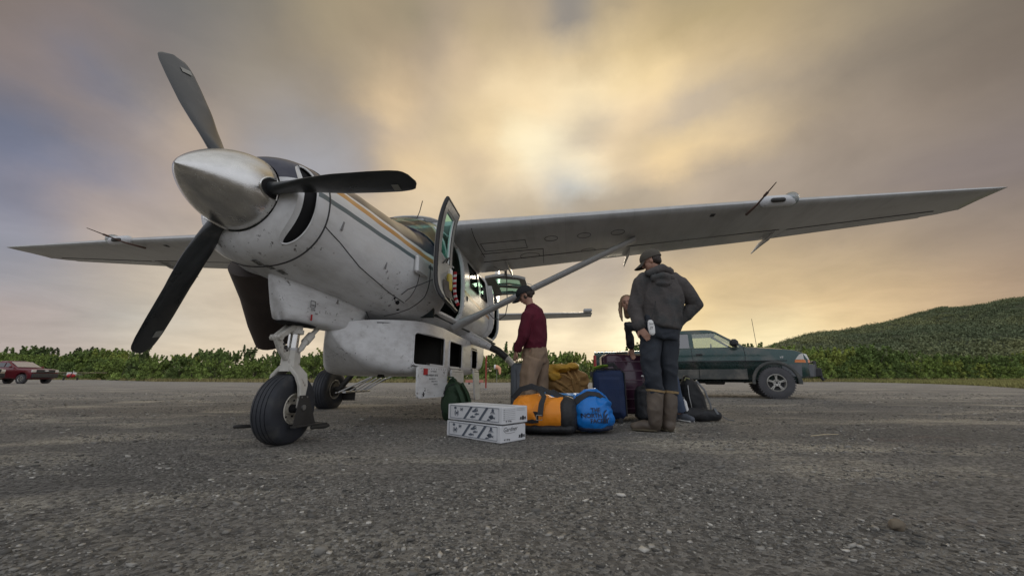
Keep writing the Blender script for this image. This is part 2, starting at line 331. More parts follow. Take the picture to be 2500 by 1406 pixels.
# ------------------------------------------------------------------ ground
def gravel_mat():
    m = bpy.data.materials.new('gravel'); m.use_nodes = True; t = m.node_tree; t.nodes.clear(); L = t.links.new
    out = N(t, 'ShaderNodeOutputMaterial'); b = N(t, 'ShaderNodeBsdfPrincipled', ins={'Roughness': .95, 'Specular IOR Level': .25}); L(b.outputs[0], out.inputs[0])
    tc = N(t, 'ShaderNodeTexCoord'); O = tc.outputs['Object']
    mp = N(t, 'ShaderNodeMapping'); L(O, mp.inputs[0]); mp.inputs['Rotation'].default_value = (0,0,rad(-12)); mp.inputs['Scale'].default_value = (.55,1.35,1)
    def noise(sc_, det, rough=.6, vec=O, dist=0.0):
        n = N(t, 'ShaderNodeTexNoise', ins={'Scale': sc_, 'Detail': det, 'Roughness': rough, 'Distortion': dist}); L(vec, n.inputs['Vector']); return n.outputs[0]
    def rng(x, a, b_, c=0.0, d=1.0):
        r = N(t, 'ShaderNodeMapRange', ins={1:a,2:b_,3:c,4:d}); L(x, r.inputs[0]); return r.outputs[0]
    def mix(f, a, c):
        x = N(t, 'ShaderNodeMix', data_type='RGBA'); L(f, x.inputs[0])
        for s_, q in ((6, a), (7, c)):
            if isinstance(q, tuple): x.inputs[s_].default_value = (*q, 1)
            else: L(q, x.inputs[s_])
        return x.outputs[2]
    base = mix(rng(noise(.35, 6, .6, mp.outputs[0]), .35, .65), (.172,.166,.152), (.305,.290,.260))
    dust = M(t, 'MULTIPLY', rng(noise(.75, 8, .64, mp.outputs[0], .5), .52, .64), .9)
    base = mix(dust, base, (.50,.46,.375))
    base = mix(M(t, 'MULTIPLY', rng(noise(.20, 5, .55, mp.outputs[0], .3), .52, .66), .5), base, (.34,.31,.26))
    red = M(t, 'MULTIPLY', rng(noise(.8, 5, .6, mp.outputs[0]), .36, .28), .5)
    base = mix(red, base, (.24,.185,.16))
    grit = noise(95, 4, .8)
    base = mix(rng(grit, .62, .76, 0, .55), base, (.38,.36,.31))
    base = mix(rng(grit, .44, .34, 0, .8), base, (.03,.029,.028))
    vor = N(t, 'ShaderNodeTexVoronoi', ins={'Scale': 60.0}); L(O, vor.inputs['Vector'])
    gr = N(t, 'ShaderNodeSeparateColor'); L(vor.outputs['Color'], gr.inputs[0])
    sc_ = N(t, 'ShaderNodeVectorMath', operation='SCALE'); L(base, sc_.inputs[0]); L(rng(gr.outputs[0], 0, 1, .50, 1.5), sc_.inputs[3])
    # ground colour turns paler with distance
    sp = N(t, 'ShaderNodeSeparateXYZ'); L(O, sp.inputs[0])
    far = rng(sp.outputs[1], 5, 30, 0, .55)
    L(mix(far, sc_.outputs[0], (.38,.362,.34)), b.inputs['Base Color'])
    h1 = M(t, 'ADD', M(t, 'MULTIPLY', noise(28, 6, .7), .6), M(t, 'MULTIPLY', vor.outputs['Distance'], -.5))
    h = M(t, 'ADD', h1, M(t, 'MULTIPLY', grit, .4))
    bp = N(t, 'ShaderNodeBump', ins={'Strength': 1.0, 'Distance': .045}); L(h, bp.inputs['Height']); L(bp.outputs[0], b.inputs['Normal'])
    return m
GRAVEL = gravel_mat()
def hgt(x, y):
    r = math.hypot(x, y)
    a = max(0., 1 - r/9)
    p = Vector((x, y, 0))
    return .016*a*mnoise.noise(p*2.1) + .010*a*mnoise.noise(p*6.3+Vector((3,1,0))) + .005*a*mnoise.noise(p*19) + .0045*max(0., 1 - r/4)*mnoise.noise(p*46) - .004
def ground():
    rs = [0.0] + list(np.geomspace(.6, 12, 240)) + list(np.geomspace(13, 4000, 46))
    na = 600; V = [(0,0,0)]; F = []
    angs = np.concatenate([np.linspace(rad(-70), rad(70), 520, endpoint=False), np.linspace(rad(70), rad(290), 80, endpoint=False)])
    for r in rs[1:]:
        for a in angs:
            x, y = r*math.sin(a), r*math.cos(a); V.append((x, y, hgt(x, y) if r < 10 else -.004))
    V[0] = (0,0,-.004)
    T = []
    Q = []
    for i in range(len(rs)-2):
        for j in range(na):
            k = (j+1) % na; Q.append((1+i*na+j, 1+(i+1)*na+j, 1+(i+1)*na+k, 1+i*na+k))
    me = bpy.data.meshes.new('ground'); me.from_pydata(V, [], Q + [(0, 1+j, 1+(j+1) % na) for j in range(na)]); me.update()
    import bmesh
    bm = bmesh.new(); bm.from_mesh(me); bmesh.ops.recalc_face_normals(bm, faces=bm.faces); bm.to_mesh(me); bm.free()
    if me.polygons[5].normal.z < 0: me.flip_normals()
    me.polygons.foreach_set('use_smooth', np.ones(len(me.polygons), bool))
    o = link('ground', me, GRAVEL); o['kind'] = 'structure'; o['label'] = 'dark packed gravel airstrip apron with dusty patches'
ground()

def pebbles():
    rng = np.random.default_rng(5); n = 125000
    # slab-like shard template: 8 corners
    base = np.array([(sx, sy, sz) for sz in (-1,1) for sy in (-1,1) for sx in (-1,1)], float)
    tris = np.array([(0,2,3),(0,3,1),(4,5,7),(4,7,6),(0,1,5),(0,5,4),(2,6,7),(2,7,3),(0,4,6),(0,6,2),(1,3,7),(1,7,5)])
    r = 1.0*np.exp(rng.random(n)**.85*math.log(20)); a = rng.uniform(rad(-58), rad(58), n)
    x = r*np.sin(a); y = r*np.cos(a)
    # clumped distribution
    keep = np.array([mnoise.noise(Vector((p*.8, q*1.7, 4)))*1.5 + .42 > u for p, q, u in zip(x, y, rng.random(n)*.75)])
    x, y, r = x[keep], y[keep], r[keep]; n = len(x)
    s = np.exp(rng.normal(math.log(.0021), .52, n))*(1 + r*.14); big = rng.random(n) < .004; s[big] *= 2.6
    s = np.minimum(s, .022)
    V = base[None]*(1 + rng.uniform(-.45,.25,(n,8,3)))
    V *= s[:,None,None]*np.stack([rng.uniform(.8,1.8,n), rng.uniform(.6,1.2,n), rng.uniform(.25,.6,n)], 1)[:,None,:]
    # tilt + yaw
    ty = rng.uniform(0, 6.28, n); tx = rng.normal(0, .25, n); tz = rng.normal(0,.25,n)
    c, s_ = np.cos(tx)[:,None], np.sin(tx)[:,None]; Y, Z = V[:,:,1]*c - V[:,:,2]*s_, V[:,:,1]*s_ + V[:,:,2]*c; V[:,:,1], V[:,:,2] = Y, Z
    c, s_ = np.cos(ty)[:,None], np.sin(ty)[:,None]; X, Y = V[:,:,0]*c - V[:,:,1]*s_, V[:,:,0]*s_ + V[:,:,1]*c; V[:,:,0], V[:,:,1] = X, Y
    z = np.array([hgt(p, q) for p, q in zip(x, y)]) + s*.15
    V += np.stack([x, y, z], 1)[:,None,:]
    F = (tris[None] + (np.arange(n)*8)[:,None,None]).reshape(-1,3)
    tone = np.exp(rng.normal(-.22, .48, n)); tone[rng.random(n) < .006] *= 1.8; tone = np.minimum(tone, 2.6)
    me = np_mesh('gravel_stones', V.reshape(-1,3), F, np.repeat(tone, 12))
    m = mat('stone', (.215,.206,.184), .9, tone=True)
    o = link('gravel_stones', me, m); tag(o, 'loose grey gravel chips and small stones strewn over the apron', 'gravel', kind='stuff')
pebbles()

# ------------------------------------------------------------------ vegetation
LEAF = mat('leaf', (.25,.33,.09), .75, tone=True, var=.3, vscale=.9, spec=.2)
LEAFD = mat('leaf_dark', (.115,.155,.06), .8, tone=True, spec=.2)
BARK = mat('bark', (.10,.085,.07), .9, bump=.5, bscale=20)
HILLG = mat('hillside_scrub', (.045,.060,.028), .95, var=.35, vscale=.05, color2=(.075,.085,.035), c2=(.5,.6), dscale=.03)
def leaf_cloud(rng, centers, radii, n, size, squash=1.0, contrast=.5):
    """n leaf triangles spread through clumps; returns V, F, tone"""
    k = rng.integers(0, len(centers), n); d = rng.normal(size=(n,3)); d /= np.linalg.norm(d, axis=1)[:,None]
    rr = rng.random(n)**.45*rng.uniform(.8,1.25,n)
    c = centers[k] + d*rr[:,None]*radii[k][:,None]*np.array([1,1,squash])
    a = rng.normal(size=(n,3)); a /= np.linalg.norm(a, axis=1)[:,None]; b = np.cross(a, d + rng.normal(size=(n,3))*.5); b /= np.linalg.norm(b, axis=1)[:,None] + 1e-9
    s = size*rng.uniform(.6,1.4,n)[:,None]
    V = np.stack([c - a*s*.9, c + b*s*.55, c + a*s, c - b*s*.55], 1)
    F = np.arange(n*4).reshape(-1,4)
    clump = rng.uniform(1-contrast,1+contrast,len(centers))[k]
    tone = clump*rng.uniform(1-.7*contrast,1+.7*contrast,n)
    return V.reshape(-1,3), F, tone
def make_bush_mesh(seed, w, h, n, size, top='round', nc=26):
    rng = np.random.default_rng(seed)
    C = []; R = []
    for i in range(nc):
        a = rng.uniform(0, 6.28); q = rng.random()**.6; z = rng.uniform(.08, 1)
        lim = math.sqrt(max(0.05, 1 - (max(z,.35)-.35)**2/.45))
        if top == 'spiky': lim *= (1.25 - z)
        C.append((math.cos(a)*q*w/2*lim*.85, math.sin(a)*q*w/2*lim*.85, z*h*.88)); R.append(rng.uniform(.07,.15)*h*(1.15 - .6*z))
    for i in range(nc//3):
        a = rng.uniform(0,6.28); q = rng.random()**.5*w/2*.75; zt = h*rng.uniform(.78,.98)
        lx, ly = rng.normal(0,.05*h,2)
        for kk in range(4): C.append((math.cos(a)*q+lx*kk*.5, math.sin(a)*q+ly*kk*.5, zt+kk*.065*h)); R.append(.058*h*(1-.2*kk))
    C = np.array(C); R = np.array(R)
    V, F, T = leaf_cloud(rng, C, R, n, size)
    V[:,2] = np.maximum(V[:,2], .02)
    me = np_mesh('crown', V, F, T)
    mb = MB()
    for i in range(7):
        c = C[rng.integers(0, len(C))]; b = Vector((rng.uniform(-.15,.15), rng.uniform(-.15,.15), 0)); t = Vector(c)
        mid = (b+t)*.5 + Vector((rng.uniform(-.15,.15), rng.uniform(-.15,.15), .1))
        mb.tube([b, mid, t], [.045,.03,.012], 5)
    tr = bpy.data.meshes.new('trunk'); tr.from_pydata(mb.v, [], mb.f)
    return me, tr
BV = [make_bush_mesh(11+i, 4.6+.4*(i % 3), [2.9,3.4,3.1,2.6,3.7,3.2][i], 14000, .082, 'round', 70) for i in range(6)]
TV = [make_bush_mesh(31+i, [2.4,3.0,2.6][i], [5.4,5.0,4.6][i], 4200, .11, 'spiky' if i != 1 else 'round', 22) for i in range(3)]
LEAFY = mat('leaf_yellow', (.32,.37,.095), .75, tone=True, var=.3, vscale=.9, spec=.2); LEAFM = mat('leaf_mid', (.18,.25,.08), .78, tone=True, var=.3, vscale=.9, spec=.2)
for q_, (me, tr) in enumerate(BV): me.materials.append((LEAF, LEAFM, LEAFY, LEAF, LEAFM, LEAF)[q_]); tr.materials.append(BARK)
for me, tr in TV: me.materials.append(LEAFD); tr.materials.append(BARK)
def plant(name, var, x, y, s, rz, label, cat, group, zoff=0.0, sz=1.0):
    e = empty(name, (x, y, zoff), rz, label, cat, group); e.scale = (s, s, s*sz)
    for nm, me in (('crown', var[0]), ('trunk', var[1])):
        o = bpy.data.objects.new(nm, me); COL.objects.link(o); o.parent = e
    return e
rb = random.Random(3)
# the edge of the thicket, from left of the frame to right of it: (photo px, distance)
def edge_y(px):
    t = [(-200,84),(0,84),(235,84),(300,64),(380,52),(600,46),(800,43),(1200,44),(1400,44),(1700,46),(2000,48),(2250,52),(2500,60),(2800,70)]
    for (a, b), (c, d) in zip(t, t[1:]):
        if px <= c: return b + (d-b)*(px-a)/(c-a)
    return t[-1][1]
zones = [(-200, 118, 'green alder bush in the thicket behind the red pickup at the far left'), (118, 330, 'green alder bush in the thicket behind the little red and white plane'),
         (330, 600, 'leafy alder bush in the thicket right of the lower propeller tip'), (600, 760, 'alder bush in the thicket behind the nose gear strut'), (760, 1160, 'alder bush in the thicket seen behind and under the cargo pod'),
         (1160, 1290, 'alder bush in the thicket behind the windsock'), (1290, 1470, 'alder bush in the low thicket above the tan canvas bag'), (1470, 2000, 'alder bush in the thicket behind the green pickup'),
         (2000, 2250, 'bright alder bush in the thicket just right of the green pickup'), (2250, 2800, 'alder bush in the thicket at the foot of the hill near the right edge')]
zones = [(a, b, l, 'alder bushes ' + l.split('alder bush ')[1]) for a, b, l in zones]
for px0, px1, lab, grp in zones:
    px = px0
    while px < px1:
        for row in range(3):
            Y = edge_y(px) + row*2.6 + rb.uniform(-.6,.9)
            x = P(px + rb.uniform(-12,12) + row*22, 900, Y).x
            want = Y/50*{0: rb.uniform(.62,.85), 1: rb.uniform(.85,1.05), 2: rb.uniform(1.0,1.25)}[row]
            want *= 1 + .38*mnoise.noise(Vector((px*.011, row*.7, 3)))
            if px < 760: want *= .84
            if 760 < px < 900: want *= 1.12
            if 1380 < px < 1700: want *= .78
            if px > 2000: want *= .80
            plant('alder_bush', rb.choice(BV), x, Y, want, rb.uniform(0,6.28), lab, 'bush', grp)
        px += 2.7*933/edge_y(px)
for (px, py, Y, v, lab) in [(75,858,88,1,'wide dark tree with open branches above the thicket behind the red pickup'),(105,862,89,0,'dark pointed tree just right of the red pickup roof'),(150,868,88,2,'small dark treetop above the thicket over the small aircraft'),
        (172,862,88,0,'narrow dark treetop above the little parked aircraft wing'),(210,860,88,0,'tallest narrow dark treetop between the small aircraft and the propeller tip'),(245,866,86,1,'broad dark treetop left of the propeller tip'),(315,858,58,1,'rounded dark treetop beside the lower propeller tip'),
        (20,878,88,1,'dark low tree behind the roof of the red pickup'),(585,858,52,1,'rounded tree rising above the middle of the left thicket'),(655,868,52,0,'tiny pointed treetop left of the nose gear strut'),(800,850,47,1,'full bright tree between the nose gear and the cargo pod'),
        (1408,878,48,0,'pointed young tree above the thicket left of the green pickup tailgate'),(1215,872,47,1,'rounded tree above the windsock beyond the aircraft'),(2125,868,56,0,'small conical dark tree in the thicket right of the green pickup hood'),(2168,866,58,2,'dark conical tree standing at the foot of the hill')]:
    p = P(px, py, Y); h = [5.4,5.0,4.6][v]; s = (p.z + .1)/(h*.97)
    plant('thicket_tree', TV[v], p.x, Y+2, s, rb.uniform(0,6.28), lab, 'tree', None)
# rough grass along the foot of the bushes and on the verge at right
def grass(name, label, zones_, n, h0, h1, col, seed):
    rng = np.random.default_rng(seed); pts = []
    while len(pts) < n:
        px = rng.uniform(*zones_[0]); f = rng.random()
        Ya, Yb = zones_[1](px); Y = Ya + (Yb-Ya)*f
        pts.append((P(px, 930, Y).x, Y))
    pts = np.array(pts); a = rng.uniform(0, 3.14, n); h = rng.uniform(h0, h1, n); w = rng.uniform(.02,.05,n); lean = rng.normal(0,.3,(n,2))*h[:,None]
    dx, dy = np.cos(a)*w, np.sin(a)*w; z = np.zeros(n)
    V = np.stack([np.stack([pts[:,0]-dx, pts[:,1]-dy, z-.01],1), np.stack([pts[:,0]+dx, pts[:,1]+dy, z-.01],1), np.stack([pts[:,0]+lean[:,0], pts[:,1]+lean[:,1], h],1)],1)
    me = np_mesh(name, V.reshape(-1,3), np.arange(n*3).reshape(-1,3), rng.uniform(.55,1.5,n))
    o = link(name, me, mat(name+'_blade', col, .9, tone=True, spec=.15)); tag(o, label, 'grass', kind='stuff')
grass('rough_grass', 'rough yellowing grass along the foot of the thicket', [(-150, 2750), lambda px: (edge_y(px)-4.2, edge_y(px)-.8)], 26000, .12, .5, (.30,.26,.12), 21)
grass('verge_grass', 'green and straw coloured grass on the verge at the far right', [(2030, 2750), lambda px: (46-(px-2030)*.058, 50)], 60000, .06, .28, (.27,.26,.10), 22)
def verge():
    pts = []
    for px in range(2020, 2800, 30): Y = max(12, 46.5-(px-2030)*.058) + rb.uniform(-.5,.5); pts.append((P(px, 930, Y).x, Y, .002))
    back = [(x*2.2+10, 62, .002) for x, y, z in reversed(pts[::6])]
    me = bpy.data.meshes.new('grass_verge'); me.from_pydata(pts + [(110,62,.002),(40,62,.002)], [], [tuple(range(len(pts)+2))]); me.update()
    if me.polygons[0].normal.z < 0: me.flip_normals()
    o = link('grass_verge', me, mat('verge_soil', (.16,.16,.065), .95, var=.4, vscale=.6, color2=(.24,.21,.10), c2=(.45,.6), dscale=.5)); o['kind'] = 'structure'
verge()
# ------------------------------------------------------------------ the hill
RIDGE = [(1760,900),(1820,872),(1850,858),(1880,846),(1920,832),(1960,818),(2010,808),(2070,806),(2105,800),(2150,785),(2200,772),(2240,758),(2300,744),(2350,744),(2400,738),(2450,725),(2500,718),(2600,690),(2750,640),(3000,600),(3400,640)]
def hill():
    nr = 60; V = []; F = []; cols = []
    RX = np.array([a for a, b in RIDGE], float); RY = np.array([b for a, b in RIDGE], float)
    us = np.arange(1760, 3400, 12.0); top = np.interp(us, RX, RY)
    for i, (u, v) in enumerate(zip(us, top)):
        ub = min(u, 3000)
        Yr = 200 + 30*math.sin(i*.05); Yf = 66
        e = P(ub, v + 3*mnoise.noise(Vector((i*.35, 0, 0))), Yr); e.z -= 2.0*min(1, max(0, (u-1900)/200)); f = P(ub, 900, Yf)
        if u > 3000: e.x += (u-3000)*.25; f.x += (u-3000)*.15
        for j in range(nr+1):
            t = j/nr
            if t <= .8:
                s = t/.8; x = f.x + (e.x-f.x)*s; y = Yf + (Yr-Yf)*s; z = e.z*(s**.85)
                z += (mnoise.noise(Vector((x*.03, y*.03, 0)))*5 + mnoise.noise(Vector((x*.09, y*.09, 2)))*2)*math.sin(math.pi*s)*min(1, e.z/12)
            else:
                s = (t-.8)/.2; x = e.x*(1+s*.5); y = Yr*(1+s*.6); z = e.z*(1-s*s)
            V.append((x, y, max(z, -.5)))
    n = nr+1
    for i in range(len(us)-1):
        for j in range(nr): F.append((i*n+j, (i+1)*n+j, (i+1)*n+j+1, i*n+j+1))
    me = bpy.data.meshes.new('hill'); me.from_pydata(V, [], F); me.update()
    if me.polygons[0].normal.z < 0: me.flip_normals()
    me.polygons.foreach_set('use_smooth', np.ones(len(F), bool))
    o = link('hill', me, HILLG); o['kind'] = 'structure'; o['label'] = 'low hill covered in dark scrub rising to the right'
    # scrub on it
    rng = np.random.default_rng(9); VV = np.array(V).reshape(len(us), n, 3); C = []; R = []
    for k in range(15000):
        i = rng.random()*(len(us)-2)*.82; j = rng.random()*nr*.82; i0, j0 = int(i), int(j); a, b = i-i0, j-j0
        p = (VV[i0,j0]*(1-a)*(1-b) + VV[i0+1,j0]*a*(1-b) + VV[i0,j0+1]*(1-a)*b + VV[i0+1,j0+1]*a*b)
        if p[2] < .3: continue
        r = rng.uniform(.5,1.6); C.append(p + np.array([0,0,r*.45])); R.append(r)
    C = np.array(C); R = np.array(R); VV2, FF, TT = leaf_cloud(rng, C, R, 330000, .24, .75, .28)
    me = np_mesh('hillside_scrub', VV2, FF, TT); o = link('hillside_scrub', me, mat('scrub_leaf', (.145,.175,.10), .9, tone=True, spec=.1, color2=(.24,.255,.125), c2=(.44,.58), dscale=.022)); tag(o, 'dense dark green scrub covering the hillside', 'scrub', kind='stuff')
hill()
# ------------------------------------------------------------------ the cargo aircraft (own frame: x aft from the propeller, y to its left, z up; built mirrored in y)
def paint_mat(name, stripes=True):
    m = bpy.data.materials.new(name); m.use_nodes = True; t = m.node_tree; t.nodes.clear(); L = t.links.new
    out = N(t, 'ShaderNodeOutputMaterial'); b = N(t, 'ShaderNodeBsdfPrincipled', ins={'Roughness': .32, 'Coat Weight': .25, 'Coat Roughness': .15}); L(b.outputs[0], out.inputs[0])
    tc = N(t, 'ShaderNodeTexCoord'); O = tc.outputs['Object']; sp = N(t, 'ShaderNodeSeparateXYZ'); L(O, sp.inputs[0]); X, Y, Z = sp.outputs
    def noise(s, d=6, r=.6, vec=O, dist=0.0):
        n = N(t, 'ShaderNodeTexNoise', ins={'Scale': s, 'Detail': d, 'Roughness': r, 'Distortion': dist}); L(vec, n.inputs['Vector']); return n.outputs[0]
    def rng(x, a, b_, c=0.0, d=1.0, clamp=True):
        r = N(t, 'ShaderNodeMapRange', ins={1:a,2:b_,3:c,4:d}); L(x, r.inputs[0]); return r.outputs[0]
    def mix(f, a, c):
        x = N(t, 'ShaderNodeMix', data_type='RGBA'); L(f, x.inputs[0])
        for s_, q in ((6, a), (7, c)):
            if isinstance(q, tuple): x.inputs[s_].default_value = (*q, 1)
            else: L(q, x.inputs[s_])
        return x.outputs[2]
    col = mix(rng(noise(1.7), .35, .7), (.78,.785,.78), (.68,.68,.67))
    if stripes:
        # height above each sloping stripe edge
        def band(za, sa_, wa, wb):
            h = M(t, 'SUBTRACT', Z, M(t, 'ADD', M(t, 'MULTIPLY', X, sa_), za))
            lo = M(t, 'GREATER_THAN', h, wa); hi = M(t, 'LESS_THAN', h, wb); return M(t, 'MULTIPLY', lo, hi)
        col = mix(band(1.955, -.035, -.045, .0), col, (.13,.17,.18))
        col = mix(M(t,'MULTIPLY', band(2.095, -.065, -.035, .022), M(t,'GREATER_THAN', X, .33)), col, (.58,.30,.09))
        top = M(t, 'MULTIPLY', M(t,'MAXIMUM', band(2.135, -.052, 0, 2), M(t,'MULTIPLY', M(t,'LESS_THAN', X, .30), M(t,'GREATER_THAN', Z, 2.0))), M(t, 'LESS_THAN', X, 2.5))
        col = mix(top, col, (.020,.022,.045))
    low = rng(Z, 1.9, 1.5)
    chips = M(t, 'MULTIPLY', rng(noise(17, 6, .72), .605, .63), rng(noise(2.3, 3), .49, .57))
    chips = M(t, 'MULTIPLY', chips, low)
    col = mix(chips, col, (.13,.12,.11))
    mp = N(t, 'ShaderNodeMapping'); L(O, mp.inputs[0]); mp.inputs['Scale'].default_value = (1.2, 5, 5)
    grime = M(t, 'MULTIPLY', rng(noise(2.2, 7, .65, mp.outputs[0]), .45, .75), rng(Z, 2.1, 1.2, .10, .5))
    col = mix(grime, col, (.30,.28,.25))
    soot = M(t, 'MULTIPLY', rng(noise(5, 6), .3, .6), M(t, 'MULTIPLY', rng(Y, .15, .5), rng(Z, 1.7, 1.3)))
    L(col, b.inputs['Base Color'])
    bp = N(t, 'ShaderNodeBump', ins={'Strength': .12, 'Distance': .02}); L(noise(1.3, 2), bp.inputs['Height']); L(bp.outputs[0], b.inputs['Normal'])
    return m
PAINT = paint_mat('fuselage_paint'); WHITE = paint_mat('white_paint', False)
WING = mat('wing_white_shaded', (.50,.505,.50), .35, var=.10, vscale=1.2, color2=(.36,.355,.34), c2=(.5,.75), dscale=2.5, aniso=(.5,.5,3), coat=.15)  # white wing toned grey, so underwing shade sits in the colour
def wing_mat():
    m = WING; t = m.node_tree; b = next(n for n in t.nodes if n.type == 'BSDF_PRINCIPLED'); lk = b.inputs['Base Color'].links[0].from_socket
    tc = N(t, 'ShaderNodeTexCoord'); sp = N(t, 'ShaderNodeSeparateXYZ'); t.links.new(tc.outputs['Object'], sp.inputs[0])
    fr = M(t, 'FRACT', M(t, 'MULTIPLY', sp.outputs[1], 2.1)); l1 = M(t, 'LESS_THAN', fr, .022)
    fx = M(t, 'FRACT', M(t, 'MULTIPLY', M(t, 'SUBTRACT', sp.outputs[0], M(t, 'MULTIPLY', M(t, 'ABSOLUTE', sp.outputs[1]), .02)), 2.3)); l2 = M(t, 'LESS_THAN', fx, .020)
    mp = N(t, 'ShaderNodeMapping'); t.links.new(tc.outputs['Object'], mp.inputs[0]); mp.inputs['Scale'].default_value = (.8, 6, 1)
    n = N(t, 'ShaderNodeTexNoise', ins={'Scale': 1.6, 'Detail': 7.0, 'Roughness': .65}); t.links.new(mp.outputs[0], n.inputs['Vector'])
    st = N(t, 'ShaderNodeMapRange', ins={1:.45,2:.72,3:0,4:.14}); t.links.new(n.outputs[0], st.inputs[0])
    k = M(t, 'SUBTRACT', M(t, 'SUBTRACT', 1.0, M(t, 'MULTIPLY', M(t, 'MAXIMUM', l1, l2), .09)), st.outputs[0])
    s = N(t, 'ShaderNodeVectorMath', operation='SCALE'); t.links.new(lk, s.inputs[0]); t.links.new(k, s.inputs[3]); t.links.new(s.outputs[0], b.inputs['Base Color'])
wing_mat()
DEICE = mat('leading_edge', (.62,.63,.64), .35, var=.06, coat=.1)
GLASSG = glass('green_glass', (.50,.86,.76), .10)
GLASSW = glass('green_window', (.48,.86,.74), .03)
CHROME = mat('polished_metal', (.66,.65,.62), .22, 1.0, var=.10, vscale=7, aniso=(1,4,4), bump=.05, bscale=60)
STEEL = mat('steel', (.42,.42,.41), .38, .8, var=.15)
BLADE = mat('blade_paint', (.030,.034,.036), .33, 0, var=.25, vscale=5, coat=.2, color2=(.07,.07,.065), c2=(.55,.75), dscale=6)
BLACK = mat('black_void', (.008,.008,.009), .9)
DARK = mat('dark_metal', (.05,.048,.045), .6, .3, var=.25)
LINING = mat('dark_lining', (.022,.03,.03), .85, var=.3)
RUBBER = mat('tyre_rubber', (.028,.031,.038), .62, var=.25, vscale=9, color2=(.075,.075,.07), c2=(.52,.8), dscale=5)
SEAL = mat('rubber_seal', (.03,.03,.03), .6)
GEARW = mat('gear_white', (.56,.54,.48), .5, var=.15, vscale=8, color2=(.16,.13,.10), c2=(.58,.68), dscale=14)
RIMW = mat('rim_cream', (.55,.52,.44), .5, var=.12, color2=(.20,.17,.14), c2=(.55,.7), dscale=18)
TRIM = mat('door_trim', (.33,.33,.31), .6, var=.12, vscale=9)
SOOT = mat('sooty_metal', (.055,.042,.036), .55, .4, var=.3, vscale=5)
RED = mat('red_paint', (.45,.02,.025), .5); WHT = mat('plain_white', (.75,.75,.73), .5)
LINE = mat('panel_line', (.05,.05,.05), .7); INK = mat('ink', (.03,.03,.035), .7); GREYINK = mat('grey_ink', (.22,.22,.22), .7)
plane = empty('cargo_airplane', (-2.008, 2.581, 0), 0, 'large white high-wing turboprop with wings toned grey for underside shade, polished spinner and open doors', 'airplane')
plane.rotation_euler = (0, rad(.468), rad(90 - 8.349))
def A(mb, name, mats, parent=None, **k): return build(mb, name, mats, parent or plane, ac=True, **k)
HZ = 1.87
TILT = rad(6.4)
axn = Vector((-1, rad(2.0), -math.sin(TILT))).normalized()   # thrust line, pointing forward
hub = Vector((-.03, 0, HZ))

# fuselage sections: x, half width, bottom, top, widest height, exponent
SEC = [(.30,.515,1.395,2.27,1.86,2.25),(.55,.545,1.35,2.31,1.86,2.4),(.9,.58,1.31,2.35,1.86,2.5),(1.4,.64,1.275,2.37,1.85,2.45),(1.9,.70,1.25,2.44,1.82,2.5),(2.1,.735,1.24,2.56,1.80,2.7),(2.4,.775,1.235,2.72,1.78,2.9),(2.7,.79,1.23,2.82,1.77,3.0),(3.0,.79,1.23,2.87,1.76,3.0),
       (6.3,.78,1.25,2.86,1.78,3.0),(7.2,.62,1.48,2.78,1.95,2.7),(8.2,.42,1.80,2.70,2.2,2.4),(9.4,.20,2.12,2.62,2.38,2.2),(10.5,.04,2.36,2.5,2.43,2.0)]
def sec(x):
    if x <= SEC[0][0]: return SEC[0][1:]
    for a, b in zip(SEC, SEC[1:]):
        if x <= b[0]:
            t = (x-a[0])/(b[0]-a[0]); t2 = t*t*(3-2*t)*.5 + t*.5; return tuple(p+(q-p)*t2 for p, q in zip(a[1:], b[1:]))
    return SEC[-1][1:]
def y_at(x, z, off=0.0):
    hw, zb, zt, zw, n = sec(x)
    k = (z-zw)/((zt-zw) if z > zw else (zw-zb)); k = min(1, abs(k))
    return hw*(1 - k**n)**(1/n) + off
def ring_at(x, ts, s=1.0):
    hw, zb, zt, zw, n = sec(x); R = []
    for sg, k in ts:       # k: -1..1 height fraction, sg: side
        z = zw + (k*(zt-zw) if k > 0 else k*(zw-zb)); y = hw*max(0, (1-abs(k)**n))**(1/n)
        R.append((x, sg*y*s, zw + (z-zw)*s))
    return R
ks_ = [math.sin(a)*1.0 for a in np.linspace(-math.pi/2, math.pi/2, 41)]
# rows that coincide with the openings of the cabin (z of 1.42, 2.02, 2.42, 2.56 at the cabin section)
def kof(z, x=4.0):
    hw, zb, zt, zw, n = sec(x); return (z-zw)/((zt-zw) if z > zw else (zw-zb))
for z in (1.40, 2.02, 2.44, 2.58):
    k = kof(z); i = min(range(len(ks_)), key=lambda q: abs(ks_[q]-k)); ks_[i] = k
ks_.sort()
TS = [(1, k) for k in ks_] + [(-1, k) for k in ks_[::-1][1:-1]]
xs = sorted(set([round(.30+.05*i, 3) for i in range(55)] + [2.5, 3.32, 3.72, 4.32, 4.55, 5.05, 5.3, 6.5] + [round(3.1+.12*i, 3) for i in range(27)] + [6.6,6.9,7.2,7.6,8,8.4,8.9,9.4,9.9,10.5]))
xs = [x for i, x in enumerate(xs) if i == 0 or x - xs[i-1] > .012]
rings = [ring_at(x, TS) for x in xs]
OPEN = [(2.5,3.32,1.40,2.58,1), (3.72,4.32,2.02,2.44,0), (4.55,5.05,2.02,2.44,0), (5.3,6.5,1.40,2.58,1), (2.55,3.15,2.1,2.58,-1)]
def wsill(x): return 2.45 - .38*max(0, min(1, (x-1.80)/.60))   # lower edge of the windscreen
def cellmid(i, j):
    n = len(TS); k = (j+1) % n
    q = [rings[i][j], rings[i][k], rings[i+1][j], rings[i+1][k]]
    return [sum(p[c] for p in q)/4 for c in range(3)]
def is_open(i, j):
    x, y, z = cellmid(i, j)
    for a, b, c, d, s in OPEN:
        if a < x < b and c < z < d and (s == 0 or y*s > 0): return True
    return False
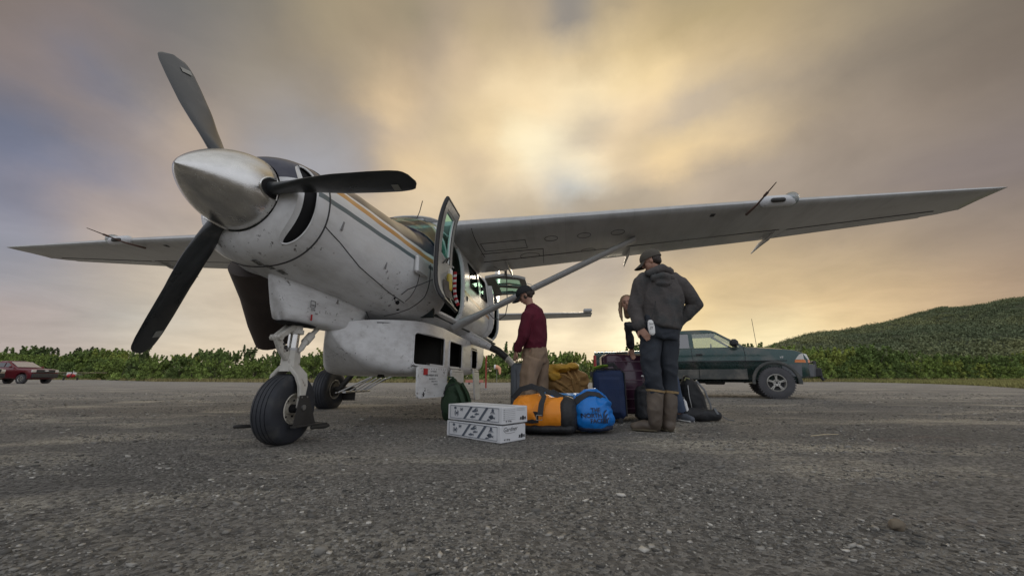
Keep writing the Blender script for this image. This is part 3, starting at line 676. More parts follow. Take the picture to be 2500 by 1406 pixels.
def is_glass(i, j):
    x, y, z = cellmid(i, j); return 1.80 < x < 2.74 and z > wsill(x)
mb = MB(); mb.loft(rings, (False, True), skip=lambda i, j: is_open(i, j) or is_glass(i, j))
fus = A(mb, 'fuselage', PAINT, ang=40)
mb = MB(); mb.loft(rings, (False, False), skip=lambda i, j: not is_glass(i, j))
ws = A(mb, 'windshield', GLASSG, ang=50)
inner = [[(p[0], p[1]*.955, 2.0+(p[2]-2.0)*.955) for p in r] for r in rings]
iL = xs.index(min(xs, key=lambda x: abs(x-2.45))); iR = xs.index(min(xs, key=lambda x: abs(x-7.2)))
mb = MB(); mb.loft(inner[iL:iR+1], (False, True), skip=lambda i, j: is_open(i+iL, j) or is_glass(i+iL, j))  # dark inner shell added to block light and keep the door openings dark
mb.box((4.6,0,1.36),(4.2,1.3,.03)); mb.box((2.35,0,1.75),(.05,1.35,.9))
A(mb, 'cabin_light_block', LINING)
# windscreen frame and glareshield
mb = MB()
pts = []
for sg in (1, -1):
    pts = [(x, sg*y_at(x, wsill(x), .004), wsill(x)) for x in np.linspace(1.82, 2.74, 14)]
    mb.tube(pts, .014, 6)
mb.tube([(2.745, y, sec(2.745)[2]-0.0 if False else 2.83) for y in (-.3,0,.3)], .015, 6)
mb.tube([(x, 0, sec(x)[2]+.003) for x in np.linspace(1.97, 2.74, 8)], .012, 6)
A(mb, 'windshield_frame', PAINT)
mb = MB(); mb.box((2.25,0,2.03),(.5,1.1,.05), bev=.02); mb.box((2.45,0,1.88),(.06,1.1,.34)); A(mb, 'instrument_panel', LINING)
for sy in (-.33, .33):
    mb = MB(); mb.box((3.25,sy,1.75),(.5,.45,.14), bev=.05); mb.box((3.52,sy,2.05),(.13,.43,.62), Matrix.Rotation(.15,3,'Y'), bev=.05); A(mb, 'seat', LINING)
# windows (one each side) as glass panes with a frame
for a, b, c, d, s in OPEN:
    if s == 1: continue
    for sg in ((1,-1) if s == 0 else (s,)):
        mb = MB(); zz = np.linspace(c, d, 6)
        mb.loft([[(x, sg*(y_at(x, z)-.008), z) for z in zz] for x in np.linspace(a, b, 5)], (False,False), close=False)
        w = A(mb, 'cabin_window', GLASSW)
        mb = MB(); ed = [(a+.02,c),(b-.02,c),(b,c+.03),(b,d-.03),(b-.02,d),(a+.02,d),(a,d-.03),(a,c+.03),(a+.02,c)]
        mb.tube([(x, sg*(y_at(x, z)+.002), z) for x, z in ed], .012, 5); A(mb, 'window_frame', SEAL, w)
# door jambs
for nm, (a, b) in (('crew_door_frame', (2.5, 3.32)), ('cargo_door_frame', (5.3, 6.5))):
    mb = MB(); zz = list(np.linspace(1.40, 2.58, 12))
    for x0, w in ((a, .05), (b, .07)):
        mb.tube([(x0, y_at(x0, z)-.02, z) for z in zz], .032, 6)
    mb.tube([(x, y_at(x, 1.40)-.02, 1.40) for x in np.linspace(a, b, 6)], .03, 6); mb.tube([(x, y_at(x, 2.58)-.02, 2.58) for x in np.linspace(a, b, 6)], .03, 6)
    A(mb, nm, WHITE)
# B-pillar with rivets and latch hole
mb = MB(); 
for z in np.linspace(1.5, 2.45, 14): mb.ell((3.40, y_at(3.4, z)+.001, z), (.008,.004,.008), n=6, m=4)
A(mb, 'pillar_rivets', GREYINK)
mb = MB(); mb.ell((3.52, y_at(3.52, 1.78), 1.78), (.03,.012,.05), n=12, m=6); A(mb, 'latch_hole', BLACK)

# nose cowl with crescent air inlets
def bowl_pt(th, v):
    """v 0 = lip at spinner, 1 = ring joint at x .30 ; th measured from +y upward"""
    c, s = math.cos(th), math.sin(th)
    r0 = .292; a0 = Vector((.035, r0*c, HZ + r0*s))
    hw, zb, zt, zw, n = sec(.30)
    k = 1/((abs(c)**n + abs(s)**n)**(1/n)); a1 = Vector((.30, hw*k*c, zw + k*s*((zt-zw) if s > 0 else (zw-zb))))
    bl = math.sin(v*math.pi/2)
    return Vector((a0.x + (a1.x-a0.x)*(1-math.cos(v*math.pi/2))**.95, a0.y + (a1.y-a0.y)*bl, a0.z + (a1.z-a0.z)*bl))
TH = [2*math.pi*i/144 for i in range(144)]
def inlet(th):
    """(inner v, outer v) of the crescent opening or None"""
    for cen in (rad(-4), rad(184)):
        d = (th - cen + math.pi) % (2*math.pi) - math.pi
        u = d/rad(50)
        if abs(u) < 1: w = (1-abs(u)**4.5)**.5; return .54 - .19*w, .54 + .16*w
    return None
V0 = []; 
def vset(th, kind):
    q = inlet(th); a, b = q if q else (.6, .6)
    return {'a': [a*t for t in np.linspace(0, 1, 7)], 'c': [b + (1-b)*t for t in np.linspace(0, 1, 9)]}[kind]
mb = MB()
for kd in ('a', 'c'):
    rr = [[bowl_pt(th, vset(th, kd)[i]) for th in TH] for i in range(7 if kd == 'a' else 9)]
    mb.loft(rr, (False, False))
cow = A(mb, 'nose_cowl', PAINT, ang=50)
# duct walls behind the openings, and dark throat
for cen in (rad(-4), rad(184)):
    mb = MB(); mt = MB(); li = MB()
    tt = [cen + rad(49.9)*u for u in np.linspace(-1, 1, 40)]
    o_ = [bowl_pt(t, inlet(t)[1] if inlet(t) else .6) for t in tt]; i_ = [bowl_pt(t, inlet(t)[0] if inlet(t) else .6) for t in tt]
    md = [p.lerp(q, .16) + Vector((.03,0,0)) for p, q in zip(i_, o_)]
    mb.loft([i_, [p.lerp(q, .6) + Vector((.012,0,0)) for p, q in zip(i_, md)], md], (False, False), close=False)
    mt.loft([md, [p.lerp(q, .8) + Vector((.07,0,0)) for p, q in zip(md, o_)], [q + Vector((.004,0,0)) for q in o_]], (False, False), close=False)
    li.tube(o_, .008, 6)
    A(mb, 'inlet_duct', WHITE, cow); A(mt, 'inlet_throat', BLACK, cow); A(li, 'inlet_lip', WHITE, cow)
mb = MB(); mb.lathe([(0,.02),(0,.285)], hub - axn*.05, axn); A(mb, 'cowl_gap', BLACK, cow)
mb = MB(); rg = ring_at(.302, TS, 1.0); mb.tube([Vector((p[0], p[1]*1.003, 1.86+(p[2]-1.86)*1.003)) for p in rg] + [rg[0]], .007, 5); A(mb, 'cowl_ring_joint', LINE)
# cowling seams and latches
def seam(pts, r=.0045, name='panel_seam', m=LINE):
    mb = MB(); q = []
    for (x0, z0), (x1, z1) in zip(pts, pts[1:]):
        for t in np.linspace(0, 1, 9): x, z = x0+(x1-x0)*t, z0+(z1-z0)*t; q.append((x, y_at(x, z, .001), z))
    mb.tube(q, r, 5); return A(mb, name, m)
seam([(.31,1.70),(.83,1.53),(1.35,1.44),(1.80,1.385)])
seam([(1.78,1.82),(1.80,1.45),(1.79,1.40)]); 
seam([(2.02,1.9),(2.03,1.5),(1.98,1.35),(1.92,1.262)], .006)
for x, z in ((.47,1.77),(1.16,1.64)):
    mb = MB(); y = y_at(x, z)
    mb.box((x, y+.003, z), (.016,.010,.085), Matrix.Rotation(rad(14),3,'Y')); A(mb, 'cowl_latch', GREYINK)
mb = MB(); mb.ell((1.70, y_at(1.70,1.375), 1.375), (.035,.02,.03), n=14, m=6); mb.ell((1.60, y_at(1.60,1.40), 1.40), (.016,.01,.018), n=10, m=6); mb.ell((1.86, y_at(1.86,1.32), 1.32), (.02,.02,.012), n=10, m=6); A(mb, 'drain_hole', BLACK)
mb = MB(); mb.box((1.80, y_at(1.8,1.80)+.012, 1.80), (.34,.05,.20), bev=.02); A(mb, 'access_scoop', WHITE)
# two scorched decals under the chin
for x, z, yy in ((.20,1.455,.02),(.32,1.405,.045),(.42,1.372,.08)):
    mb = MB()
    p0 = bowl_pt(math.atan2(-.4, yy), .8) if x < .3 else None
    c = p0 if p0 else Vector((x, yy, sec(x)[1]+.004))
    d = (bowl_pt(math.atan2(-.4, yy), .9) - c).normalized() if p0 else Vector((1,0,-.12)).normalized()
    n_ = Vector((0,1,0)); up = d.cross(n_).normalized()*(-1)
    if up.z > 0: up = -up
    R = Matrix((d, n_, d.cross(n_))).transposed()
    mb.box(c + up*.004, (.085,.045,.004), R); A(mb, 'chin_decal', mat('worn_decal', (.05,.055,.05), .7, color2=(.4,.4,.38), c2=(.45,.6), dscale=40))

# spinner and propeller
mb = MB(); Ls = .50; prof = []
for i in range(25):
    t = i/24; r = .288*(1-(1-t)**1.7)**.76; prof.append((Ls*(1-t) - .03, max(r, .003)))
mb.lathe(prof, hub, axn, 56); mb.lathe([(-.03,.288),(-.05,.290),(-.06,.282),(-.06,.02)], hub, axn, 56)
sp_ = A(mb, 'spinner', CHROME, ang=30)
up_ = (Vector((0,0,1)) - axn*axn.z).normalized(); rt_ = Vector((0,1,0)); rt_ = (rt_ - axn*axn.dot(rt_)); rt_ = (rt_ - up_*up_.dot(rt_)).normalized()
mbv = MB()
for k in range(30):
    a = 2*math.pi*k/30; p = hub + axn*(-.022) + (rt_*math.cos(a) + up_*math.sin(a))*.286
    mbv.ell(p, (.004,.004,.004), n=6, m=4)
A(mbv, 'spinner_screws', DARK, sp_)
for deg in (120.2, .2, -119.8):
    a = rad(deg); d = rt_*math.cos(a) + up_*math.sin(a); side = axn.cross(d).normalized()
    # cut-out rim, with a black patch laid on the spinner as recess shade
    ring = []; ring2 = []
    for q in range(41):
        t = 2*math.pi*q/40; h = .012 + .105*math.cos(t) - .012; w = .080*math.sin(t)*(1 if h < .03 else 1-(h-.03)*2.2)
        for sc_, out_ in ((1.0, ring), (.96, ring2)):
            hh, ww = max(-.036, h*sc_), w*sc_
            tt = (Ls-.03-hh)/Ls; rs_ = .288*max(0.02,(1-(1-min(1,max(0,tt)))**1.7))**.76 if hh > -.03 else .288
            out_.append(hub + axn*hh + side*ww + d*(math.sqrt(max(0, rs_*rs_ - ww*ww))+.002))
    cen = hub + d*.283 + axn*.015
    mb = MB(); mb.loft([ring2, [cen.lerp(p, .5)+d*.004 for p in ring2], [cen + d*.004 + (p-cen)*.02 for p in ring2]], (False, True)); A(mb, 'blade_opening_shade', BLACK, sp_)
    mb = MB(); mb.tube(ring, .008, 6); A(mb, 'opening_rim', CHROME, sp_)
    mb = MB(); rings_ = []
    NS = 46
    for i in range(NS+1):
        t = i/NS; r = .12 + t*(1.345-.12)
        ch = np.interp(r, [.12,.26,.34,.5,.75,1.05,1.2,1.28,1.315,1.335,1.345], [.10,.11,.15,.20,.235,.245,.24,.215,.17,.10,.03])
        th_ = np.interp(r, [.12,.26,.34,.5,.8,1.345], [.10,.10,.075,.045,.03,.010])
        tw = rad(np.interp(r, [.12,.4,.8,1.345], [-14,-2, 12, 15]))
        cd = (axn*(-1)*math.cos(tw) + side*math.sin(tw)); nd = d.cross(cd)
        le = np.interp(r, [.12,.3,.6,1.28,1.345], [0,0,.012,.0,-.02])
        R = []
        for q in range(20):
            g = 2*math.pi*q/20; R.append(hub + d*r + cd*(math.cos(g)*ch/2 - le) + nd*(math.sin(g)*th_/2*(1-.25*math.cos(g))))
        rings_.append(R)
    mb.loft(rings_)
    bl = A(mb, 'propeller_blade', BLADE, ang=60)
    mb = MB(); tw = rad(14); cd = (axn*(-1)*math.cos(tw) + side*math.sin(tw)); nd = d.cross(cd)
    for s_ in (1,-1): mb.box(hub + d*1.19 + cd*.055 + nd*s_*.0115, (.07,.05,.002), Matrix((cd, d, nd)).transposed())
    A(mb, 'blade_decal', mat('blade_decal', (.30,.30,.27), .5), bl)
# top duct lip behind spinner
# exhaust stack (aircraft's right side)
mb = MB(); mb.tube([(.55,-.30,1.50),(.78,-.36,1.30),(.98,-.44,1.08),(1.12,-.48,.93)], [.21,.205,.18,.165], 24, up=(0,1,0), ry=[.19,.20,.20,.19]); ex = A(mb, 'exhaust_stack', SOOT)
mb = MB(); mb.tube([(1.115,-.479,.936),(1.125,-.482,.924)], [.15,.15], 24, up=(0,1,0), ry=[.175,.175]); A(mb, 'exhaust_mouth', BLACK, ex)

# nose gear fairing
mb = MB(); yf = -.03; rr = []
for x, zt_, zb_, hw in ((.43,1.37,1.33,.02),(.46,1.385,1.26,.035),(.53,1.385,1.10,.06),(.59,1.38,1.015,.085),(.75,1.36,1.005,.13),(1.1,1.34,1.005,.16),(1.4,1.325,1.015,.16),(1.58,1.31,1.035,.15),(1.68,1.30,1.10,.13),(1.76,1.29,1.20,.11)):
    R = []
    for q in range(24):
        a = 2*math.pi*q/24; c, s = math.cos(a), math.sin(a); R.append((x, yf + hw*(1 if s < .2 else 1.25)*math.copysign(abs(c)**.6, c), (zt_+zb_)/2 + (zt_-zb_)/2*math.copysign(abs(s)**.45, s)))
    rr.append(R)
mb.loft(rr); gf = A(mb, 'nose_gear_fairing', WHITE, ang=50)
mb = MB(); mb.ell((.80, yf, 1.006), (.24,.10,.012), n=20, m=6); A(mb, 'gear_well', BLACK, gf)
mb = MB(); mb.tube([(x, yf + h_*1.25+.004, z_) for x, h_, z_ in ((.42,.08,1.405),(.75,.14,1.36),(1.1,.16,1.325),(1.4,.16,1.30),(1.62,.14,1.29),(1.75,.12,1.22),(1.70,.12,1.13))], .005, 5); A(mb, 'fairing_seam', LINE, gf)
F1 = frame((.74, yf+.146, 1.20), (.98,.02,-.05), (0,0,1))
def actext(body, size, F, m=INK, par=None, **k):
    return text_mesh('marking', body, size, Matrix.Diagonal((1,-1,1,1)) @ F, m, par or plane, **k)
mb = MB()
for (u0, v0, u1, v1) in ((.02,.0,.085,.004),(.02,.06,.085,.064),(.02,.0,.024,.06),(.081,.0,.085,.06)):
    mb.poly([(.74+u0, yf+.1475, 1.15+v0), (.74+u1, yf+.1475, 1.15+v0), (.74+u1, yf+.1475, 1.15+v1), (.74+u0, yf+.1475, 1.15+v1)], (0,.0015,0))
A(mb, 'marking_box', INK, gf)
mb = MB(); mb.box((.80, yf+.142, 1.065), (.008,.012,.055)); A(mb, 'red_tick', RED, gf)

# nose gear
ng = bpy.data.objects.new('nose_gear', None); COL.objects.link(ng); ng.parent = plane
gy = -.06; gx = .84; wr_ = .290
def wheel(mbn_parent, cx, cy, cz, r, w, rim, side=1, ac=True, groove=4):
    """tyre + rim with axle across y"""
    mb = MB(); pr = []
    prof = [(-.42,rim*1.0),(-.47,rim+.02),(-.50,(r+rim)/2),(-.47,r*.90),(-.40,r*.965),(-.32,r*.985)]
    g = []
    for q in range(groove):
        a = -.27 + .54*q/(groove-1); g += [(a-.018, r),(a-.012, r*.975),(a+.012, r*.975),(a+.018, r)]
    full = prof + g + [(-a, b) for a, b in prof[::-1]]
    mb.lathe([(a*w, b) for a, b in full], (cx, cy, cz), (0,1,0), 48)
    ty = build(mb, 'tyre', RUBBER, mbn_parent, ac=ac, ang=40)
    mb = MB(); mb.lathe([(.44*w, rim*1.02),(.46*w, rim*.96),(.36*w, rim*.86),(.24*w, rim*.80),(.20*w, rim*.40),(.30*w, rim*.34),(.30*w, .01)], (cx, cy, cz), (0,1,0), 40)
    mb.lathe([(-.44*w, rim*1.02),(-.46*w, rim*.96),(-.36*w, rim*.86),(-.24*w, rim*.80),(-.20*w, rim*.40),(-.30*w, .01)], (cx, cy, cz), (0,1,0), 40)
    rm = build(mb, 'rim', RIMW, mbn_parent, ac=ac, ang=40)
    mb = MB()
    for k in range(6):
        a = math.pi*2*k/6; mb.tube([(cx+math.cos(a)*rim*.6, cy+side*.17*w, cz+math.sin(a)*rim*.6), (cx+math.cos(a)*rim*.6, cy+side*.26*w, cz+math.sin(a)*rim*.6)], rim*.07, 8)
    build(mb, 'wheel_bolts', DARK, mbn_parent, ac=ac)
    mb = MB(); mb.tube([(cx, cy+side*.2*w, cz), (cx, cy+side*.48*w, cz)], rim*.28, 16, dome=True); build(mb, 'hub_cap', BLACK, mbn_parent, ac=ac)
    return ty
wheel(ng, gx, gy, wr_, wr_, .20, .125)
cy = gy
mb = MB(); mb.tube([(gx,cy,1.20),(gx-.005,cy,.93)], .062, 20); mb.tube([(gx,cy,.96),(gx,cy,.925)], .072, 20); A(mb, 'strut_cylinder', GEARW, ng)
mb = MB(); mb.tube([(gx-.005,cy,.95),(gx-.01,cy,.78)], .046, 24); A(mb, 'oleo_piston', CHROME, ng)
mb = MB(); mb.tube([(gx-.01,cy,.80),(gx-.01,cy,.765)], .066, 16); A(mb, 'strut_collar', STEEL, ng)
# fork: broad yoke and two legs
mb = MB()
def flatbar(pts, ws, th, nrm):
    """flat tapered bar in direction of pts, width ws, thickness th, nrm = thickness direction"""
    pts = [Vector(p) for p in pts]; nrm = Vector(nrm).normalized(); rr = []
    for i, p in enumerate(pts):
        t = (pts[min(i+1, len(pts)-1)] - pts[max(0, i-1)]).normalized(); s = t.cross(nrm).normalized(); n2 = s.cross(t).normalized(); w = ws[i]/2; h = th/2 if not hasattr(th, '__len__') else th[i]/2
        b = min(h, w)*.45
        rr.append([p + s*a + n2*c for a, c in ((w-b,h),(w,h-b),(w,-h+b),(w-b,-h),(-w+b,-h),(-w,-h+b),(-w,h-b),(-w+b,h))])
    return rr
mb.loft(flatbar([(gx-.01,cy,.78),(gx-.01,cy,.70),(gx-.01,cy,.64),(gx-.01,cy,.60)], [.12,.135,.13,.15], [.12,.13,.13,.15], (0,1,0)))
for s_ in (1,-1):
    mb.loft(flatbar([(gx-.01,cy+s_*.02,.66),(gx-.01,cy+s_*.06,.62),(gx-.005,cy+s_*.115,.565),(gx,cy+s_*.138,.48),(gx,cy+s_*.140,.40),(gx,cy+s_*.138,.30)], [.12,.135,.14,.105,.075,.07], .035, (0,s_*1,.25)))
fk = A(mb, 'fork', GEARW, ng)
mb = MB(); 
for s_ in (.035, -.035): mb.loft(flatbar([(gx-.05,cy+s_,.99),(gx-.21,cy+s_*.7,.875)], [.05,.045], .022, (0,1,0)))
mb.loft(flatbar([(gx-.05,cy,.985),(gx-.2,cy,.88)], [.03,.03], .05, (0,1,0)))
mb.tube([(gx-.21,cy-.05,.875),(gx-.21,cy+.05,.875)], .026, 12)
mb.loft(flatbar([(gx-.21,cy,.875),(gx-.15,cy,.80),(gx-.06,cy,.72)], [.055,.075,.08], .05, (0,1,0)))
A(mb, 'torque_link', GEARW, ng)
mb = MB(); mb.tube([(gx-.125,cy-.034,.80),(gx-.125,cy+.034,.80)], .018, 12); mb.tube([(gx-.15,cy-.034,.825),(gx-.15,cy+.034,.825)], .009, 8); mb.tube([(gx-.105,cy-.034,.775),(gx-.105,cy+.034,.775)], .009, 8); A(mb, 'link_holes', DARK, ng)
mb = MB(); mb.tube([(gx+.30,cy+.02,1.03),(gx+.12,cy+.05,.90)], .022, 10); mb.tube([(gx+.16,cy+.045,.93),(gx+.07,cy+.06,.86)], .038, 12); mb.tube([(gx+.08,cy+.06,.88),(gx+.03,cy+.06,.80),(gx,cy+.05,.77)], [.028,.024,.02], 10); A(mb, 'shimmy_damper', GEARW, ng)
# gravel deflector: side plates and wrap-round bar
for s_ in (1,-1):
    mb = MB(); yy = cy + s_*.165
    mb.poly([(gx-.055,yy,.40),(gx+.055,yy,.40),(gx+.19,yy,.15),(gx-.10,yy,.15)], (0,s_*.006,0)); A(mb, 'deflector_plate', DARK, ng)
mb = MB()
mb.loft(flatbar([(gx-.10,cy+.172,.152),(gx+.16,cy+.172,.148),(gx+.33,cy+.17,.140)], [.05,.06,.055], .014, (0,0,1)))
mb.tube([(gx+.12,cy+.19,.128),(gx+.30,cy+.185,.118),(gx+.36,cy+.18,.118)], [.016,.022,.018], 8, dome=True)
mb.loft(flatbar([(gx-.10,cy-.172,.152),(gx+.30,cy-.172,.145)], [.05,.05], .014, (0,0,1)))
mb.tube([(gx-.08,cy-.19,.155),(gx-.17,cy-.24,.16),(gx-.20,cy-.27,.16)], [.014,.016,.014], 8, dome=True)
mb.tube([(gx+.30,cy+.17,.14),(gx+.34,cy,.14),(gx+.30,cy-.17,.14)], .012, 8)
A(mb, 'gravel_deflector', DARK, ng)
mb = MB(); mb.tube([(gx,cy+.12,.30),(gx,cy+.182,.30)], .022, 12); mb.tube([(gx-.035,cy+.16,.385),(gx-.035,cy+.176,.385)], .007, 8); mb.tube([(gx+.035,cy+.16,.385),(gx+.035,cy+.176,.385)], .007, 8); A(mb, 'axle_nut', STEEL, ng)

# cargo pod
pod_h = [(1.24,.02,1.04,.99),(1.27,.06,1.08,.92),(1.35,.12,1.11,.83),(1.50,.22,1.15,.73),(1.70,.35,1.18,.645),(1.90,.475,1.20,.605),(2.12,.58,1.22,.592),(2.4,.64,1.22,.586),(2.8,.665,1.22,.58),(3.4,.67,1.20,.58),(4.2,.67,1.18,.60),(4.8,.66,1.20,.63),(5.4,.63,1.24,.72),(6.0,.52,1.28,.90),(6.5,.30,1.32,1.14),(6.7,.03,1.34,1.3)]
def podsec(x):
    for a, b in zip(pod_h, pod_h[1:]):
        if x <= b[0]:
            t = (x-a[0])/(b[0]-a[0]); return tuple(p+(q-p)*t for p, q in zip(a[1:], b[1:]))
    return pod_h[-1][1:]
def pod_side(z, x):
    hw, zt_, zb_ = podsec(x); zc = zb_ + .16
    if z < zc: k = (zc-z)/.16; return hw - .13*(1-(1-min(1,k)**2.2)**.5) if k < 1 else hw-.13
    return hw
pz = [.0,.02,.06,.11,.16]      # heights above bottom for the lower corner
pxs = sorted(set([1.24,1.255,1.27,1.31,1.35,1.42,1.50,1.60,1.70,1.80,1.90,2.0] + [2.06,2.86,3.08,3.74,4.36,4.80] + [round(2.2+.2*i,2) for i in range(19)] + [6.0,6.3,6.5,6.6,6.7]))
PDO = [(2.06,2.86,.70,1.085),(3.08,3.74,.70,1.08),(4.36,4.80,.72,1.05)]
def podring(x, s=1.0):
    hw, zt_, zb_ = podsec(x); hw *= s
    H = zt_-zb_; rows = [0,.02,.05,.09,.14] ; R = []
    rows = [r*min(1, H/.5) for r in rows]
    zs = [zb_+r for r in rows] + [max(zb_+.145*min(1,H/.5), min(zt_, q)) for q in (.70, .80,.9,1.0, 1.083)] + [zt_]
    c = .12*min(1, H/.5)*min(1, hw/.3)
    right = []
    for z in zs:
        k = max(0, (zb_+.14*min(1,H/.5)-z)/(.14*min(1,H/.5)+1e-6)); right.append((x, hw - c*(1-math.sqrt(max(0,1-k*k))), z))
    return right + [(x, -p[1], p[2]) for p in right[::-1]]
prs = [podring(x) for x in pxs]; npod = len(prs[0])
def podskip(i, j):
    q = [prs[i][j], prs[i][(j+1) % npod], prs[i+1][j], prs[i+1][(j+1) % npod]]; x = sum(p[0] for p in q)/4; y = sum(p[1] for p in q)/4; z = sum(p[2] for p in q)/4
    return y > .3 and any(a < x < b and c < z < d for a, b, c, d in PDO)
mb = MB(); mb.loft(prs, (True, True), skip=podskip); pod = A(mb, 'cargo_pod', WHITE, ang=38)
mb = MB(); mb.loft([[(p[0], p[1]*.93, 0.92+(p[2]-.92)*.93) for p in r] for r in prs[6:-4]], (True, True), skip=lambda i, j: podskip(i+6, j)); 
mb.box((2.96,0,.9),(.03,1.2,.5)); mb.box((4.05,0,.9),(.03,1.2,.5)); mb.box((2.55,.30,.88),(.02,.05,.45)); A(mb, 'pod_lining', mat('pod_lining', (.045,.043,.036), .8, var=.3, vscale=4), pod)
mb = MB(); mb.tube([(x, podsec(x)[0]*.95+.02, min(podsec(x)[1], sec(x)[1]+.0)+.0-.03) for x in (1.62,2.0,2.6,3.4,4.2,5.0)], .006, 5); A(mb, 'pod_joint', LINE, pod)
for a, b, c, d in PDO:
    # opening frame with rounded corners
    mb = MB(); r_ = .05; pts = []
    for cx_, cz_, a0 in ((b-r_,d-r_,0),(a+r_,d-r_,90),(a+r_,c+r_,180),(b-r_,c+r_,270)):
        for q in range(5): t = rad(a0+q*22.5); pts.append((cx_+r_*math.cos(t), cz_+r_*math.sin(t)))
    pts.append(pts[0]); mb.tube([(x, podsec(x)[0]+.001, z) for x, z in pts], .012, 6)
    for cx_, cz_, sx, sz in ((b,d,-1,-1),(a,d,1,-1),(a,c,1,1),(b,c,-1,1)):
        arc = [(cx_+sx*r_*(1-math.cos(t)), cz_+sz*r_*(1-math.sin(t))) for t in np.linspace(0, math.pi/2, 6)]
        mb.poly([(x, podsec(x)[0]-.004, z) for x, z in [(cx_, cz_)] + arc], (0,.008,0))
    A(mb, 'pod_door_frame', WHITE, pod)
def roundrect(w, h, r, n=5):
    pts = []
    for cx_, cz_, a0 in ((w/2-r,h/2-r,0),(-w/2+r,h/2-r,90),(-w/2+r,-h/2+r,180),(w/2-r,-h/2+r,270)):
        for q in range(n+1): t = rad(a0+q*90/n); pts.append((cx_+r*math.cos(t), cz_+r*math.sin(t)))
    return pts
for i, (xc, w, h, tilt, zc) in enumerate(((2.42,.74,.37,.04,.505),(3.40,.62,.40,.05,.475),(4.58,.42,.50,.08,.45))):
    y0 = podsec(xc)[0] + .02
    sl = (podsec(xc+w/2)[0]-podsec(xc-w/2)[0])/w; pts = [(xc+u, y0 + u*sl + (h/2-v)*tilt, zc+v) for u, v in roundrect(w, h, .055)]; mb = MB()
    mb.poly(pts, (0,.022,0)); dr = A(mb, 'pod_door', WHITE, pod)
    mb = MB(); mb.tube([(p[0], p[1]+.011, p[2]) for p in pts] + [(pts[0][0], pts[0][1]+.011, pts[0][2])], .012, 5)
    mb2 = MB()
    for k in range(11): mb2.ell((xc-w*.42+w*.84*k/10, y0+.03+sl*w*(-.42+.084*k), zc+h/2-.03), (.006,.003,.006), n=6, m=4)
    if i == 0:
        for sx in (-.26,.26): mb2.tube([(xc+sx-.02,y0+sl*sx+.048,zc-h/2+.05),(xc+sx,y0+sl*sx+.052,zc-h/2+.025),(xc+sx+.02,y0+sl*sx+.048,zc-h/2+.05),(xc+sx,y0+sl*sx+.045,zc-h/2+.07)], .006, 6)
    A(mb2, 'door_fasteners', INK, pod)
y0 = podsec(2.46)[0] + .044; sl = (podsec(2.86)[0]-podsec(2.06)[0])/.8
mb = MB(); mb.box((2.22, y0+sl*(-.24)+.006, .625), (.10,.003,.075), Matrix.Rotation(math.atan(sl),3,'Z')); A(mb, 'red_placard', RED, pod)
for body, x, z, s_ in (('NO SMOKING', 2.34,.625,.024),('MAX WEIGHT 230 LB',2.22,.575,.033),('30 LB PER SQ FT',2.30,.535,.024),('CARGO POD A',2.36,.505,.024),('BAGGAGE',2.42,.470,.024)):
    actext(body, s_, frame((x, y0+sl*(x-2.46)+.008+.03*(.6-z), z), (1,sl,0), (0,0,1)), INK if s_ > .03 else GREYINK, plane)
for body, x, z, s_ in (('STRUT',.765,1.165,.022),('TOW',.77,1.125,.024),('LIMIT',.83,1.10,.018)):
    actext(body, s_, frame((x, yf+.150, z), (1,.02,0), (0,0,1)), INK, plane)
# antenna and drain on the pod belly, boarding rack beyond
mb = MB(); mb.ell((2.2,.1,.575),(.06,.04,.02)); A(mb, 'belly_drain', DARK)
rk = MB()
for x in (3.75,3.92,4.09,4.26): rk.tube([(x,-1.22,.34),(x+.03,-.86,.56)], .012, 6)
rk.loft(flatbar([(3.62,-1.22,.34),(4.40,-1.22,.34)], [.03,.03], .06, (0,1,0))); rk.loft(flatbar([(3.62,-1.36,.33),(4.40,-1.36,.33)], [.02,.02], .02, (0,1,0)))
for x in (3.68,4.34): rk.tube([(x,-1.36,.33),(x,-.62,.66)], .014, 6)
A(rk, 'boarding_step', STEEL)

# main gear
for s_ in (1,-1):
    g = bpy.data.objects.new('main_gear', None); COL.objects.link(g); g.parent = plane
    mb = MB(); mb.tube([(4.36,s_*.45,1.33),(4.36,s_*.80,1.19),(4.36,s_*1.02,1.08)], [.17,.12,.075], 18, up=(1,0,0), ry=[.13,.09,.06]); A(mb, 'leg_fairing', WHITE, g)
    mb = MB(); mb.tube([(4.36,s_*.95,1.12),(4.36,s_*1.15,1.02),(4.36,s_*1.32,.88),(4.36,s_*1.50,.68),(4.36,s_*1.74,.40)], [.062,.058,.054,.05,.046], 14); A(mb, 'spring_leg', GEARW if s_ > 0 else DARK, g)
    mb = MB(); mb.tube([(4.36,s_*.99,1.10),(4.36,s_*1.15,1.02),(4.36,s_*1.30,.90)], [.066,.062,.058], 14); A(mb, 'leg_boot', DARK, g)
    wheel(g, 4.363, s_*1.965, .365, .365, .26, .165, side=-s_)
    mb = MB(); mb.tube([(4.36,s_*1.72,.37),(4.36,s_*1.9,.37)], .05, 12); mb.lathe([(-.02,.02),(-.02,.12),(.03,.12),(.03,.02)], (4.36,s_*1.86,.365), (0,1,0), 24); A(mb, 'brake', DARK, g)
    mb = MB(); mb.box((4.52,s_*1.76,.40),(.42,.30,.010)); mb.box((4.62,s_*1.74,.28),(.010,.28,.24)); A(mb, 'mud_flap', DARK, g)

